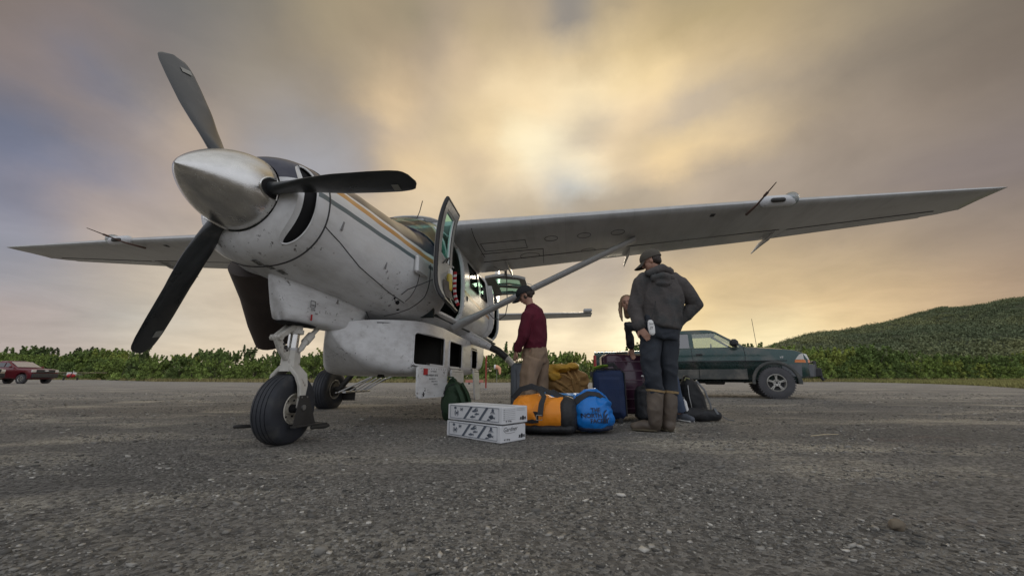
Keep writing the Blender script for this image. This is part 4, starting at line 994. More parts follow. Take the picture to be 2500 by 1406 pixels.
# wings
def foil(c, th, n=17):
    up, lo = [], []
    for i in range(n):
        x = .5*(1-math.cos(math.pi*i/(n-1))); yt = 5*th*(.2969*math.sqrt(x)-.1260*x-.3516*x*x+.2843*x**3-.1036*x**4)
        cam_ = .02*(2*.4*x-x*x)/.16 if x < .4 else .02*(.2+.8*x-x*x)/.36
        up.append((x*c, (cam_+yt*1.05)*c)); lo.append((x*c, (cam_-yt*.82)*c))
    return up[::-1] + lo[1:-1]
def wpt(y): # LE x, TE x, LE z, TE dz, thickness
    ay = abs(y); le = np.interp(ay, [0,.75,4.8,7.96], [2.74,2.745,2.86,3.06]); te = np.interp(ay, [0,.75,5.72,5.73,7.7,7.96], [4.95,4.95,4.32,4.30,3.90,3.72]); return le, te, 2.655+.0305*ay, -.10*(1-ay/9), np.interp(ay,[0,7.96],[.17,.12])
def wring(y, x0=0.0, x1=1.0, tscale=1.0):
    le, te, z, dz, th = wpt(y); c = te-le; R = []
    for X, Z in foil(c, th*tscale):
        R.append((le+X, y, z+.035+Z + dz*X/c))
    return R
for s_ in (1,-1):
    ys = [.60,.75,.95,1.2,2,3,4,5,5.7,6.3,7.0,7.5,7.8,7.92,7.97,7.99]
    rr = [wring(s_*y, tscale=1 if y < 7.9 else {7.92:.85,7.97:.55,7.99:.2}[y]) for y in ys]
    if s_ == 1:
        pass
    mb = MB(); mb.loft(rr, (True, True)); w = A(mb, 'wing', WING, ang=45)
    # flap and aileron: thin trailing panels with a gap line
    def under(x, y):
        le, te, z, dz, th = wpt(y); c = te-le; q = min(.999, max(0.001,(x-le)/c)); yt = 5*th*(.2969*math.sqrt(q)-.1260*q-.3516*q*q+.2843*q**3-.1036*q**4); cam_ = .02*(2*.4*q-q*q)/.16 if q < .4 else .02*(.2+.8*q-q*q)/.36
        return z+.035+(cam_-yt*.82)*c + dz*q
    def uline(pts, r=.006, nm='wing_seam', m=LINE, par=w):
        mb = MB(); q = []
        for (x0,y0_),(x1,y1_) in zip(pts, pts[1:]):
            for t in np.linspace(0,1,6): x, y = x0+(x1-x0)*t, y0_+(y1_-y0_)*t; q.append((x, s_*y, under(x, y)-.001))
        mb.tube(q, r, 5); return A(mb, nm, m, par)
    for a_, b_, nm, fr0, fr1 in ((.9, 5.66, 'flap', .66, 1.02), (5.78, 7.62, 'aileron', .70, 1.02)):
        mb = MB(); rr = []
        for y in np.linspace(a_, b_, 12):
            le, te, z, dz, th = wpt(y if nm == 'aileron' else min(y, 5.7)); c = te-le; R = []
            for q in (fr0, .75, .85, .95, 1.0): x = le + c*q; R.append((x, s_*y, under(min(x, te-.005), y)-.004))
            te2 = te + .012
            R.append((te2, s_*y, z+.035+dz)); R += [(le+c*q, s_*y, under(le+c*q, y)+.010) for q in (.95,.85,.75,fr0)]
            rr.append(R)
        mb.loft(rr); A(mb, nm, WING, w)
        uline([(wpt(a_)[0]+(wpt(a_)[1]-wpt(a_)[0])*fr0, a_), (wpt(b_)[0]+(wpt(b_)[1]-wpt(b_)[0])*fr0, b_)], .008)
    uline([(2.79,1.02),(3.3,1.0),(3.9,.98)], .005)
    uline([(3.25,1.05),(3.25,1.75),(3.6,1.75),(3.6,1.05),(3.25,1.05)], .005)
    uline([(3.72,.95),(3.72,2.0),(4.6,1.95)], .006)
    for y, x, r in ((1.6,3.25,.0),(2.15,3.3,.10),(2.65,3.3,.10),(3.15,3.3,.10),(1.75,4.05,.17),(2.75,4.05,.12)):
        if r: uline([(x + r*math.cos(t), y + r*math.sin(t)) for t in np.linspace(0, 2*math.pi, 17)], .004, 'inspection_plate')
    # flap track fairings
    for x, y in ((4.35,3.45),(4.12,5.62),(4.5,1.3)):
        mb = MB(); z = under(x, y); mb.tube([(x-.35,s_*y,z+.02),(x,s_*y,z-.05),(x+.28,s_*y,z-.05),(x+.62,s_*y,z-.10)], [.01,.035,.04,.008], 10, up=(0,0,1), ry=[.008,.02,.022,.006]); A(mb, 'flap_track_fairing', WING, w)
    # leading-edge landing light with clear cover, and pitot probe
    y = 5.18; le = wpt(y)[0]; z = wpt(y)[2]
    mb = MB(); mb.tube([(le-.02,s_*(y-.16),z+.03),(le-.02,s_*(y+.14),z+.03)], .075, 16, dome=True); ld = A(mb, 'landing_light', DEICE, w)
    mb = MB(); mb.tube([(le-.098,s_*(y-.10),z+.01),(le-.098,s_*(y+.02),z+.01)], .03, 12, dome=True); A(mb, 'light_lens', DARK, ld)
    mb = MB(); mb.ell((le+.01,s_*(y+.17),z+.06),(.12,.09,.09), n=16, m=8); A(mb, 'light_cover', glass('clear_cover_%d' % (s_ > 0), (.75,.8,.82), .15), ld)
    mb = MB(); yb = y-.34
    mb.tube([(le+.14,s_*yb,z-.07),(le-.20,s_*(yb-.02),z-.09),(le-.72,s_*(yb-.03),z-.05)], [.018,.013,.005], 8); mb.tube([(le-.42,s_*(yb-.026),z-.073),(le-.50,s_*(yb-.026),z-.067)], .016, 8); A(mb, 'probe', mat('probe_brown', (.10,.055,.045), .5), w)
    mb = MB(); z3 = under(3.02, 4.4); mb.box((3.02,s_*4.4,z3-.002),(.09,.06,.004)); A(mb, 'wing_decal', INK, w)
    # strut
    top = Vector((3.62, s_*3.44, under(3.62, 3.44)-.02)); bot = Vector((3.42, s_*.70, 1.36))
    mb = MB(); mb.tube([bot, bot.lerp(top, .5), top], [.092,.092,.086], 16, up=(1,0,0), ry=[.046,.046,.043]); st = A(mb, 'wing_strut', WING)
    mb = MB(); mb.tube([bot - (top-bot).normalized()*.1, bot.lerp(top,.10), bot.lerp(top,.16)], [.15,.10,.082], 16, up=(1,0,0), ry=[.075,.05,.04]); A(mb, 'strut_root_fairing', WING, st)
    mb = MB(); zt2 = under(3.62,3.36)
mb.loft([[(3.28,s_*(3.42+dy),zt2+.01) for dy in (-.02,.02)]+[(3.28,s_*(3.42+dy),zt2+.03) for dy in (.02,-.02)],[(3.48,s_*3.32,zt2-.13),(3.48,s_*3.62,zt2-.02),(3.48,s_*3.62,zt2+.03),(3.48,s_*3.32,zt2+.03)],[(3.78,s_*3.33,zt2-.13),(3.78,s_*3.68,zt2-.02),(3.78,s_*3.68,zt2+.04),(3.78,s_*3.33,zt2+.04)],[(4.15,s_*3.48,zt2+.0),(4.15,s_*3.54,zt2+.0),(4.15,s_*3.54,zt2+.05),(4.15,s_*3.48,zt2+.05)]]); A(mb, 'strut_cuff', WING, st)
# centre section over the cabin
mb = MB(); mb.loft([wring(y) for y in (-.62,0,.62)], (True, True)); mb.ell((2.98,0,2.87),(.30,.5,.07), n=20, m=8); A(mb, 'wing_centre_section', WING, ang=45)
# tail
mb = MB(); rr = []
for y in (-3.12,-3.08,-1.5,0,1.5,3.08,3.12):
    ay = abs(y); le = 9.55+.05*ay; te = 10.85-.12*ay; R = [(le+X, y, 2.56+Z) for X, Z in foil(te-le, .09 if ay < 3.1 else .04)]; rr.append(R)
mb.loft(rr); hs = A(mb, 'horizontal_stabilizer', WING, ang=45)
for s_ in (1,-1): 
    mb = MB(); mb.box((9.66,s_*2.98,2.62),(.34,.26,.10), bev=.03); A(mb, 'elevator_horn', WING, hs)
mb = MB(); rr = []
for z, a, b in ((2.5,8.6,10.7),(3.0,9.1,10.75),(3.6,9.65,10.8),(4.2,10.05,10.85),(4.28,10.15,10.8)):
    rr.append([(a+X, Z*.9, z) for X, Z in foil(b-a, .10)])
mb.loft(rr); A(mb, 'vertical_fin', WHITE, ang=45)
# roof whip aerial
mb = MB(); mb.tube([(2.62,.25,2.80),(2.66,.27,2.92),(2.60,.33,3.06)], .006, 6); A(mb, 'whip_aerial', DARK)

# crew door, swung right forward (hinge at the front of the opening)
HX, HY, AL = 2.47, .80, rad(173)
def dpt(dx, z, off=0.0):
    yy = (y_at(2.9, z)-.79)*(.75 if z > 1.9 else 1.0) + off            # section offset from hinge line when closed
    x = HX + math.cos(AL)*dx - math.sin(AL)*yy; y = HY + math.sin(AL)*dx + math.cos(AL)*yy
    return Vector((x, y, z + max(0, z-1.98)/.6*.13*(1-min(1, max(0, dx)/.84))))
def dfront(z): return .0 + max(0, z-1.98)*.15
dW = .84
def door_surface(off, z0, z1, hole=None, nz=26, nx=12, inset=0.0):
    mb = MB(); zs = np.linspace(z0, z1, nz); rr = []
    for z in zs: a = dfront(z)+inset; rr.append([dpt(a+(dW-inset-a)*t, z, off) for t in np.linspace(0,1,nx)])
    V = [p for r in rr for p in r]; F = []
    for i in range(nz-1):
        for j in range(nx-1):
            zc = (zs[i]+zs[i+1])/2; t = (j+.5)/(nx-1); 
            if hole and hole[0] < zc < hole[1] and hole[2] < t < hole[3]: continue
            F.append((i*nx+j, i*nx+j+1, (i+1)*nx+j+1, (i+1)*nx+j))
    return mb.add(V, F)
hole = (1.98, 2.49, .2, .85)
mb = door_surface(.0, 1.40, 2.58, hole); mb2 = door_surface(-.05, 1.40, 2.58, hole)
o2 = mb2.v; mb.add(mb2.v, mb2.f)
# edge strips
zs = np.linspace(1.40, 2.58, 26)
for fn in (lambda z: dfront(z), lambda z: dW): mb.loft([[dpt(fn(z), z, 0), dpt(fn(z), z, -.05)] for z in zs], (False, False), close=False)
for z in (1.40, 2.58): mb.loft([[dpt(dfront(z)+(dW-dfront(z))*t, z, 0), dpt(dfront(z)+(dW-dfront(z))*t, z, -.05)] for t in np.linspace(0,1,12)], (False, False), close=False)
cd_ = A(mb, 'crew_door', TRIM, ang=40, fix=False)
mb = MB(); ed = [dpt(dW, z, -.03) for z in zs] + [dpt(dfront(2.58)+(dW-dfront(2.58))*t, 2.58, -.03) for t in (.7,.35,0)] + [dpt(dfront(z), z, -.03) for z in zs[::-1]] + [dpt(dW*t, 1.40, -.03) for t in (.25,.5,.75,1)]
mb.tube(ed, .024, 7); A(mb, 'door_seal', SEAL, cd_)
mb = MB(); hz = np.linspace(hole[0], hole[1], 10); lo_ = lambda z, t: dpt(dfront(z)+(dW-dfront(z))*t, z, -.025)
mb.loft([[lo_(z, t) for t in (.18,.5,.84)] for z in hz], (False, False), close=False); A(mb, 'door_window', GLASSW, cd_)
mb = MB(); q = [lo_(hole[0], t) for t in (.2,.5,.82)] + [lo_(z, .82) for z in hz] + [lo_(hole[1], t) for t in (.82,.5,.2)] + [lo_(z, .2) for z in hz[::-1]]
mb.tube(q, .018, 6); A(mb, 'window_surround', WHITE, cd_)
mb = MB(); mb.tube([dpt(.62,1.86,-.06), dpt(.60,1.92,-.10), dpt(.50,1.96,-.10), dpt(.42,1.93,-.06)], .010, 6); A(mb, 'door_handle', DARK, cd_)
# pocket with maps, a yellow bottle and a red and white striped strap
mb = MB(); mb.loft([[dpt(.16+.42*t, z, -.06-.05*math.sin(math.pi*t)) for t in np.linspace(0,1,8)] for z in np.linspace(1.46,1.68,5)], (False, False), close=False); A(mb, 'door_pocket', mat('mesh_pocket', (.10,.085,.07), .8, var=.4, vscale=20), cd_)
mb = MB(); mb.tube([dpt(.40,1.60,-.10), dpt(.40,1.76,-.10)], .035, 12, dome=True); A(mb, 'yellow_bottle', mat('yellow_plastic', (.50,.38,.06), .4), cd_)
mb = MB(); mb.box(dpt(.30,1.80,-.10), (.10,.01,.15)); A(mb, 'paper_card', WHT, cd_)
for k in range(13):
    z = 1.45 + .034*k; mb = MB(); mb.loft(flatbar([dpt(.13-.012*k*0,z,-.12), dpt(.13,z+.033,-.12)], [.045,.045], .012, (1,.3,0))); A(mb, 'striped_tag', RED if k % 2 == 0 else WHT, cd_)
mb = MB(); mb.tube([dpt(.82,1.62,-.02), Vector((1.64, y_at(1.64,1.50)+.03, 1.50)), Vector((1.62, y_at(1.62,1.44)+.02, 1.44))], .005, 5); A(mb, 'door_tie_cord', INK, cd_)
# raised upper cargo door with two windows; lower door folded out
def updoor():
    h0 = [Vector((5.35,.66,2.66)), Vector((6.45,.66,2.50))]; ext = Vector((0.0,.86,-.06)); nrm = Vector((0,0,-1))
    mb = MB(); q = [h0[0], h0[0]+ext*.5+Vector((0,0,.05)), h0[0]+ext, h0[1]+ext, h0[1]+ext*.5+Vector((0,0,.05)), h0[1]]
    def pt(a, b): return h0[0]+(h0[1]-h0[0])*a + ext*b + Vector((0,0,.07*math.sin(math.pi*b)))
    aa = [0,.10,.45,.55,.90,1]; bb = [0,.22,.5,.85,1]; F = []; V = []
    for off in (0, -.05):
        b0 = len(V); V += [pt(a, b)+Vector((0,0,off)) for a in aa for b in bb]
        for i in range(5):
            for j in range(4):
                if i in (1,3) and j in (1,2): continue
                f = (b0+i*5+j, b0+(i+1)*5+j, b0+(i+1)*5+j+1, b0+i*5+j+1); F.append(f)
    n0 = 30
    for i in range(5): F += [(i*5, (i+1)*5, n0+(i+1)*5, n0+i*5), (i*5+4, (i+1)*5+4, n0+(i+1)*5+4, n0+i*5+4)]
    for j in range(4): F += [(j, j+1, n0+j+1, n0+j), (25+j, 26+j, n0+26+j, n0+25+j)]
    mb.add(V, F); d = A(mb, 'upper_cargo_door', TRIM, ang=30)
    for a0, a1 in ((.10,.45),(.55,.90)):
        mb = MB(); mb.loft([[pt(a, b)+Vector((0,0,-.02)) for b in (.22,.5,.85)] for a in (a0,a1)], (False,False), close=False); A(mb, 'cargo_door_window', GLASSW, d)
        mb = MB(); mb.tube([pt(a, b)+Vector((0,0,-.045)) for a, b in ((a0+.03,.22),(a0,.28),(a0,.8),(a0+.03,.85),(a1-.03,.85),(a1,.8),(a1,.28),(a1-.03,.22),(a0+.03,.22))], .016, 6); A(mb, 'window_surround', TRIM, d)
    mb = MB(); mb.tube([pt(.3,1.0), pt(.3,1.12)], .008, 6); A(mb, 'door_latch', STEEL, d)
updoor()
mb = MB(); zz = np.linspace(1.36, 2.42, 12)
mb.loft([[(5.25, y_at(5.2, z)+.005, z), (5.25+.02, y_at(5.2, z)+.10, z), (5.30, y_at(5.2, z)+.10, z), (5.32, y_at(5.2, z)+.0, z)] for z in zz]); A(mb, 'folded_door_edge', WHITE)
# tie-down rope hanging from the wing
mb = MB(); mb.tube([(4.75,1.22,2.60),(4.76,1.23,2.2),(4.76,1.24,1.9),(4.78,1.2,1.72),(4.8,1.08,1.64),(4.85,.95,1.68),(4.95,.84,1.80),(5.0,.80,1.92)], .009, 8); A(mb, 'hanging_hose', mat('hose_grey', (.10,.10,.095), .5))
mb = MB(); mb.tube([(4.55,1.0,under(4.5,1.0)),(4.72,1.2,2.56)], .006, 6); mb.box((4.74,1.2,2.53),(.03,.03,.1)); A(mb, 'hose_fitting', STEEL)
# ------------------------------------------------------------------ vehicles (own frame: x forward, y left, z up)
GREENP = mat('green_car_paint', (.020,.060,.055), .24, .25, var=.1, coat=.5, color2=(.12,.115,.10), c2=(.48,.72), dscale=1.6)
DUSTY = mat('dusty_lower_panel', (.075,.082,.078), .7, var=.2, vscale=6, color2=(.16,.15,.13), c2=(.45,.7), dscale=3)
REDP = mat('red_car_paint', (.15,.014,.024), .3, .1, coat=.4, color2=(.20,.09,.08), c2=(.55,.8), dscale=2)
PLASTIC = mat('black_plastic', (.025,.026,.028), .55, var=.15); GREYPL = mat('grey_bumper', (.13,.14,.15), .5, var=.2)
TYRED = mat('dusty_tyre', (.085,.085,.09), .85, var=.25, vscale=8, bump=.3, bscale=60)
ALLOY = mat('alloy', (.50,.49,.45), .4, .6, var=.1)
CARGL = glass('car_glass', (.82,.87,.80), .12); CARGLD = glass('tinted_glass', (.16,.18,.18), .22)
LAMPC = mat('lamp_clear', (.62,.60,.55), .15, coat=1.0); AMBER = mat('amber_lens', (.75,.20,.02), .3, coat=.8); TAILR = mat('tail_lens', (.35,.03,.03), .3, coat=.8)
SEATM = mat('seat_cloth', (.04,.04,.045), .9)
def car_wheel(par, x, y, r, w, rim, side, spokes=5, name='wheel'):
    h = bpy.data.objects.new(name, None); COL.objects.link(h); h.parent = par
    mb = MB(); pr = [(-.40,rim),(-.48,rim+.02),(-.5,(r+rim)/2),(-.47,r*.93),(-.42,r*.985),(-.2,r),(-.19,r*.975),(-.16,r*.975),(-.15,r),(.15,r),(.16,r*.975),(.19,r*.975),(.2,r),(.42,r*.985),(.47,r*.93),(.5,(r+rim)/2),(.48,rim+.02),(.40,rim)]
    mb.lathe([(a*w, b) for a, b in pr], (x, y, r), (0,1,0), 44)
    for k in range(40):
        a = 2*math.pi*k/40
        for s_ in (1,-1): mb.box((x+math.cos(a)*r*.975, y+s_*w*.40, r+math.sin(a)*r*.975), (.05,.035,.03), Matrix.Rotation(-a,3,'Y'))
    build(mb, 'tyre', TYRED, h)
    s_ = side; mb = MB(); mb.lathe([(s_*.44*w, rim*1.03),(s_*.47*w, rim*.97),(s_*.40*w, rim*.90),(s_*.15*w, rim*.86)], (x, y, r), (0,1,0), 36)
    for k in range(spokes):
        for dd in (-.10, .10):
            a = 2*math.pi*k/spokes + dd + .3; d = Vector((math.cos(a),0,math.sin(a))); c = Vector((x, y+s_*.36*w, r))
            mb.loft(flatbar([c + d*rim*.28, c + d*rim*.93 + Vector((0,s_*.02*w,0))], [rim*.13, rim*.10], .025, (0,1,0)))
    mb.lathe([(s_*.33*w,rim*.42),(s_*.42*w,rim*.38),(s_*.42*w,rim*.15),(s_*.38*w,.01)], (x, y, r), (0,1,0), 24); build(mb, 'rim', ALLOY, h)
    mb = MB(); mb.tube([(x, y+s_*.12*w, r),(x, y+s_*.14*w, r)], rim*.86, 24); 
    mb.tube([(x, y+s_*.40*w, r),(x, y+s_*.435*w, r)], rim*.12, 12)
    for k in range(6): a = 2*math.pi*k/6; mb.tube([(x+math.cos(a)*rim*.27, y+s_*.40*w, r+math.sin(a)*rim*.27),(x+math.cos(a)*rim*.27, y+s_*.435*w, r+math.sin(a)*rim*.27)], rim*.055, 8)
    build(mb, 'wheel_well_dark', PLASTIC, h)
    return h
def arch(cx, r, z0, n=14, a0=0, a1=180): return [(cx + r*math.cos(rad(a)), z0 + r*math.sin(rad(a))) for a in np.linspace(a1, a0, n)]
def side_body(name, prof, hw, mats, par, bev=.05, roll=None):
    """closed side outline (x,z) swept across the body width with rounded shoulders"""
    n = len(prof); cx = sum(p[0] for p in prof)/n; cz = sum(p[1] for p in prof)/n
    def ins(d):
        out = []
        for i in range(n):
            p0, p1, p2 = Vector(prof[i-1]), Vector(prof[i]), Vector(prof[(i+1) % n]); e1 = (p1-p0); e2 = (p2-p1)
            e1 = e1.normalized() if e1.length > 1e-6 else e2.normalized(); e2 = e2.normalized() if e2.length > 1e-6 else e1
            nn = Vector((-(e1.y+e2.y), e1.x+e2.x)); nn = nn.normalized() if nn.length > 1e-6 else Vector((0,1)); out.append(p1 - nn*d)
        return out
    A_ = sum(prof[i][0]*prof[(i+1) % n][1] - prof[(i+1) % n][0]*prof[i][1] for i in range(n)); sg = 1 if A_ < 0 else -1
    mb = MB(); rr = []
    for y, d in ((-hw, bev), (-hw+bev*.3, bev*.3), (-hw+bev, 0), (hw-bev, 0), (hw-bev*.3, bev*.3), (hw, bev)):
        q = ins(sg*d); rr.append([(p.x, y*(1 if roll is None else 1-roll*max(0, p.y-1.1)), p.y) for p in q])
    mb.loft(rr, (True, True)); return build(mb, name, mats, par, ang=32)
# ---- the green extended-cab pickup
def stretch_front(t, x0=3.42, k=1.2):
    for ch in t.children:
        if ch.type == 'MESH':
            for v in ch.data.vertices:
                if v.co.x > x0: v.co.x = x0 + (v.co.x-x0)*k + 0.0
def green_truck():
    beta = rad(24); fw = G(1900, 973)
    t = empty('pickup_truck', (0,0,0), -beta, 'dusty dark green extended-cab pickup parked behind the luggage, nose to the right', 'pickup')
    wx_ = 3.0; # front axle x in own frame
    d = Vector((math.cos(beta), -math.sin(beta), 0)); n_ = Vector((math.sin(beta), math.cos(beta), 0))   # forward, left
    W = .88
    t.location = fw - d*wx_ + n_*(W-.10); t.location.z = 0
    rx, R = -.36, .40
    zs = .60
    # lower body with wheel arches, right side toward the camera
    prof = [(-1.66,.62),(-1.70,1.02),(-1.68,1.30),(.42,1.305),(.42,1.33),(2.40,1.33),(2.55,1.33),(2.9,1.29),(3.30,1.255),(3.50,1.22),(3.63,1.15),(3.70,.98),(3.70,.78),(3.70,.56),(3.53,.50)] + [(x,z) for x,z in arch(3.0,.485,.42,14,-6,186)[::-1]] + [(2.40,.47),(.22,.47)] + [(x,z) for x,z in arch(rx,.485,.42,14,-6,186)[::-1]] + [(-.95,.55)]
    body = side_body('body', prof, W, GREENP, t, .055)
    for s_ in (-1,1):
        for cx in (3.0, rx): mb = MB(); mb.tube([(x, s_*(W+.015), z) for x, z in arch(cx,.50,.42,20,-6,186)], (.030), 8, up=(0,1,0), ry=.04); build(mb, 'fender_flare', DUSTY, t)
    for s_ in (-1,1):
        mb = MB(); mb.loft([[(x, s_*(W-.02), .47),(x, s_*(W+.018), .49),(x, s_*(W+.022), .74),(x, s_*(W-.02), .76)] for x in (.30,1.22)]); mb.loft([[(x, s_*(W-.02), .47),(x, s_*(W+.018), .49),(x, s_*(W+.022), .74),(x, s_*(W-.02), .76)] for x in (1.235,2.38)]); build(mb, 'lower_cladding', DUSTY, t)
    # chassis and underside
    mb = MB(); mb.box((1.0,0,.47),(4.6,.95,.14)); mb.box((1.6,-.45,.40),(.5,.3,.12),bev=.03); mb.tube([(.3,-.5,.42),(1.4,-.5,.42)],.05,8); mb.tube([(rx,-.8,.42),(rx,.8,.42)],.05,8); mb.tube([(3.0,-.8,.42),(3.0,.8,.42)],.045,8); mb.box((3.0,0,.75),(1.1,1.2,.5)); mb.box((rx,0,.78),(1.1,1.2,.4)); build(mb, 'chassis', DARK, t)
    # cab
    def cab(z, off=0.0):
        k = (z-1.30)/.56
        xf = 2.46 - k*.84 - .0*k; xb = .44 + k*.10; hw = W-.03 - k*.12
        return xf, xb, hw
    roofz = 1.80
    mb = MB(); rr = []
    for (z, dx) in ((1.755,0),(1.80,.02),(1.835,.08),(1.86,.20),(1.868,.40)):
        xf, xb, hw = cab(1.755); R_ = []
        for x, y in ((xf-dx*1.3,0),(xf-dx*1.3,hw-.16-dx*.3),(xf-.06-dx,hw-.05-dx*.3),(xf-.2-dx,hw-dx*.3),(xb+.2+dx*.5,hw-dx*.3),(xb+.05+dx*.5,hw-.04-dx*.3),(xb+dx*.5,hw-.15-dx*.3),(xb+dx*.5,0)): R_.append((x, y, z + (.02 if abs(y) < .4 and dx > .05 else 0)))
        R_ += [(x,-y,z_) for x, y, z_ in R_[::-1][1:-1]]
        rr.append(R_)
    mb.loft(rr); build(mb, 'roof', GREENP, t, ang=50)
    mb = MB()
    for s_ in (-1,1):
        def pil(xa, xb_, w1, w2):
            a = cab(1.30); b = cab(1.77)
            mb.loft([[ (xa-w1/2, s_*(a[2]-.05), 1.29),(xa+w1/2, s_*(a[2]-.05), 1.29),(xa+w1/2, s_*(a[2]), 1.29),(xa-w1/2, s_*a[2], 1.29)],[(xb_-w2/2, s_*(b[2]-.05), 1.78),(xb_+w2/2, s_*(b[2]-.05), 1.78),(xb_+w2/2, s_*b[2], 1.78),(xb_-w2/2, s_*b[2], 1.78)]])
        pil(2.42, 1.70, .09, .10); pil(1.10, 1.08, .12, .10); pil(.50, .58, .12, .16)
        a = cab(1.30); mb.box((1.45, s_*(a[2]-.02), 1.315), (1.95,.07,.05))
    build(mb, 'cab_pillar', GREENP, t)
    for s_ in (-1,1):
        a, b = cab(1.32), cab(1.765)
        mb = MB(); mb.poly([(1.16,s_*(a[2]-.02),1.34),(2.34,s_*(a[2]-.02),1.34),(2.20,s_*(cab(1.45)[2]-.02),1.45),(1.72,s_*(b[2]-.02),1.755),(1.13,s_*(b[2]-.02),1.755)], (0,s_*.006,0)); build(mb, 'door_window', CARGL, t)
        mb = MB(); mb.poly([(.56,s_*(a[2]-.02),1.34),(1.04,s_*(a[2]-.02),1.34),(1.03,s_*(b[2]-.02),1.755),(.66,s_*(b[2]-.02),1.755)], (0,s_*.006,0)); build(mb, 'quarter_window', CARGLD, t)
    mb = MB(); mb.loft([[(2.48+(.08 if y==0 else 0),y,1.33) for y in (-.80,0,.80)],[(2.10+(.06 if y==0 else 0),y,1.56) for y in (-.75,0,.75)],[(1.66,y,1.80) for y in (-.68,0,.68)]], (False,False), close=False); build(mb, 'windscreen', CARGL, t)
    mb = MB(); mb.loft([[(.50,y,1.32) for y in (-.74,.74)],[(.58,y,1.74) for y in (-.66,.66)]], (False,False), close=False); build(mb, 'rear_window', CARGL, t)
    for s_ in (-.38,.38):
        mb = MB(); mb.box((1.30,s_,1.05),(.5,.5,.2),bev=.05); mb.box((1.02,s_,1.33),(.14,.48,.55),Matrix.Rotation(-.18,3,'Y'),bev=.06); mb.box((.96,s_,1.64),(.09,.26,.14),bev=.04); build(mb, 'seat', SEATM, t)
    mb = MB(); mb.tube([(1.66,.38+.17*math.cos(a),1.36+.17*math.sin(a)) for a in np.linspace(0,6.28,17)], .014, 6); mb.box((1.85,0,1.27),(.3,1.4,.14),bev=.04); build(mb, 'steering_wheel', SEATM, t)
    # driver silhouette-size dog-eared headrest cover left out; bed interior
    mb = MB(); mb.box((-.65,-.70,1.28),(2.0,.08,.09)); mb.box((-.65,.70,1.28),(2.0,.08,.09)); build(mb, 'bed_rail', PLASTIC, t)
    # door seams, handle, mirror
    for s_ in (-1,):
        yy = s_*(W+.003)
        mb = MB()
        for pts in (((1.08,1.32),(1.10,1.0),(1.11,.50)),((2.36,1.32),(2.38,1.15),(2.36,.80),(2.30,.50)),((.44,1.30),(.44,.50))):
            mb.tube([(x, yy, z) for x, z in pts], .006, 5)
        mb.tube([(-1.2,yy+.004*s_,.98),(3.3,yy+.004*s_,.96)], .010, 6)
        build(mb, 'door_seam', INK, t)
        mb = MB(); mb.box((1.27, yy, 1.15), (.17,.03,.05), bev=.012); build(mb, 'door_handle', PLASTIC, t)
        mb = MB(); mb.box((2.14, s_*(W+.14), 1.44), (.20,.24,.20), bev=.06); mb.tube([(2.20,s_*(W-.06),1.35),(2.16,s_*(W+.10),1.38)], .035, 8); build(mb, 'side_mirror', PLASTIC, t)
    mb = MB(); mb.tube([(2.70,-.72,1.27),(2.67,-.73,2.10)], .006, 6); build(mb, 'antenna', INK, t)
    mb = MB(); mb.box((2.56,0,1.345),(.10,1.2,.02)); mb.tube([(2.2,-.6,1.345),(2.3,-.2,1.34)],.008,6); build(mb, 'wiper_cowl', PLASTIC, t)
    # hood crown
    mb = MB(); rr = []
    for x, z, w in ((2.44,1.345,.76),(2.6,1.36,.74),(2.9,1.345,.70),(3.3,1.30,.68),(3.52,1.245,.64),(3.64,1.17,.60)):
        rr.append([(x, y, z - .045*(abs(y)/w)**3) for y in np.linspace(-w, w, 9)] + [(x, w, z-.10), (x, -w, z-.10)])
    mb.loft(rr); build(mb, 'hood', GREENP, t, ang=50)
    # lamps, bumper, grille
    for s_ in (-1,1):
        mb = MB(); mb.loft([[(3.47,s_*(W+.006),.985),(3.55,s_*(W+.006),1.11),(3.55,s_*(W-.10),1.11),(3.47,s_*(W-.1),.985)],[(3.62,s_*(W+.010),.98),(3.60,s_*(W+.008),1.13),(3.62,s_*(W-.10),1.13),(3.62,s_*(W-.1),.98)],[(3.735,s_*(W-.12),.98),(3.70,s_*(W-.12),1.12),(3.70,s_*(W-.3),1.12),(3.735,s_*(W-.30),.98)]]); build(mb, 'headlight', LAMPC, t)
        mb = MB(); mb.loft([[(3.45,s_*(W+.010),.91),(3.465,s_*(W+.010),.975),(3.465,s_*(W-.10),.975),(3.45,s_*(W-.1),.91)],[(3.64,s_*(W+.012),.90),(3.63,s_*(W+.012),.975),(3.62,s_*(W-.10),.975),(3.62,s_*(W-.1),.90)],[(3.74,s_*(W-.12),.90),(3.74,s_*(W-.12),.975),(3.70,s_*(W-.3),.975),(3.70,s_*(W-.30),.90)]]); build(mb, 'turn_signal', AMBER, t)
        mb = MB(); mb.box((-1.66,s_*(W-.03),1.02),(.09,.11,.36),bev=.02); build(mb, 'tail_light', TAILR, t)
    mb = MB()
    for y0, y1, x0, x1 in ((-W-.015,-W+.12,3.24,3.76),):
        pass
    rr = []
    for y, x in ((-W-.012,3.18),(-W-.012,3.50),(-W+.05,3.74),(-.6,3.84),(0,3.87),(.6,3.84),(W-.05,3.74),(W+.012,3.50),(W+.012,3.18)):
        rr.append([(x-.10,y*.93,.52),(x+.0,y,.56),(x+.02,y,.86),(x-.10,y*.93,.88)])
    mb.loft(rr); build(mb, 'front_bumper', GREYPL, t, ang=40)
    mb = MB(); mb.box((3.88,-.55,.66),(.16,.10,.22),bev=.02); mb.tube([(3.92,-.6,.55),(3.96,-.6,.46)],.03,8); mb.tube([(3.86,-.55,.70),(3.88,-.45,.93),(3.88,.45,.93),(3.86,.55,.70)],.03,8); build(mb, 'brush_bar', PLASTIC, t)
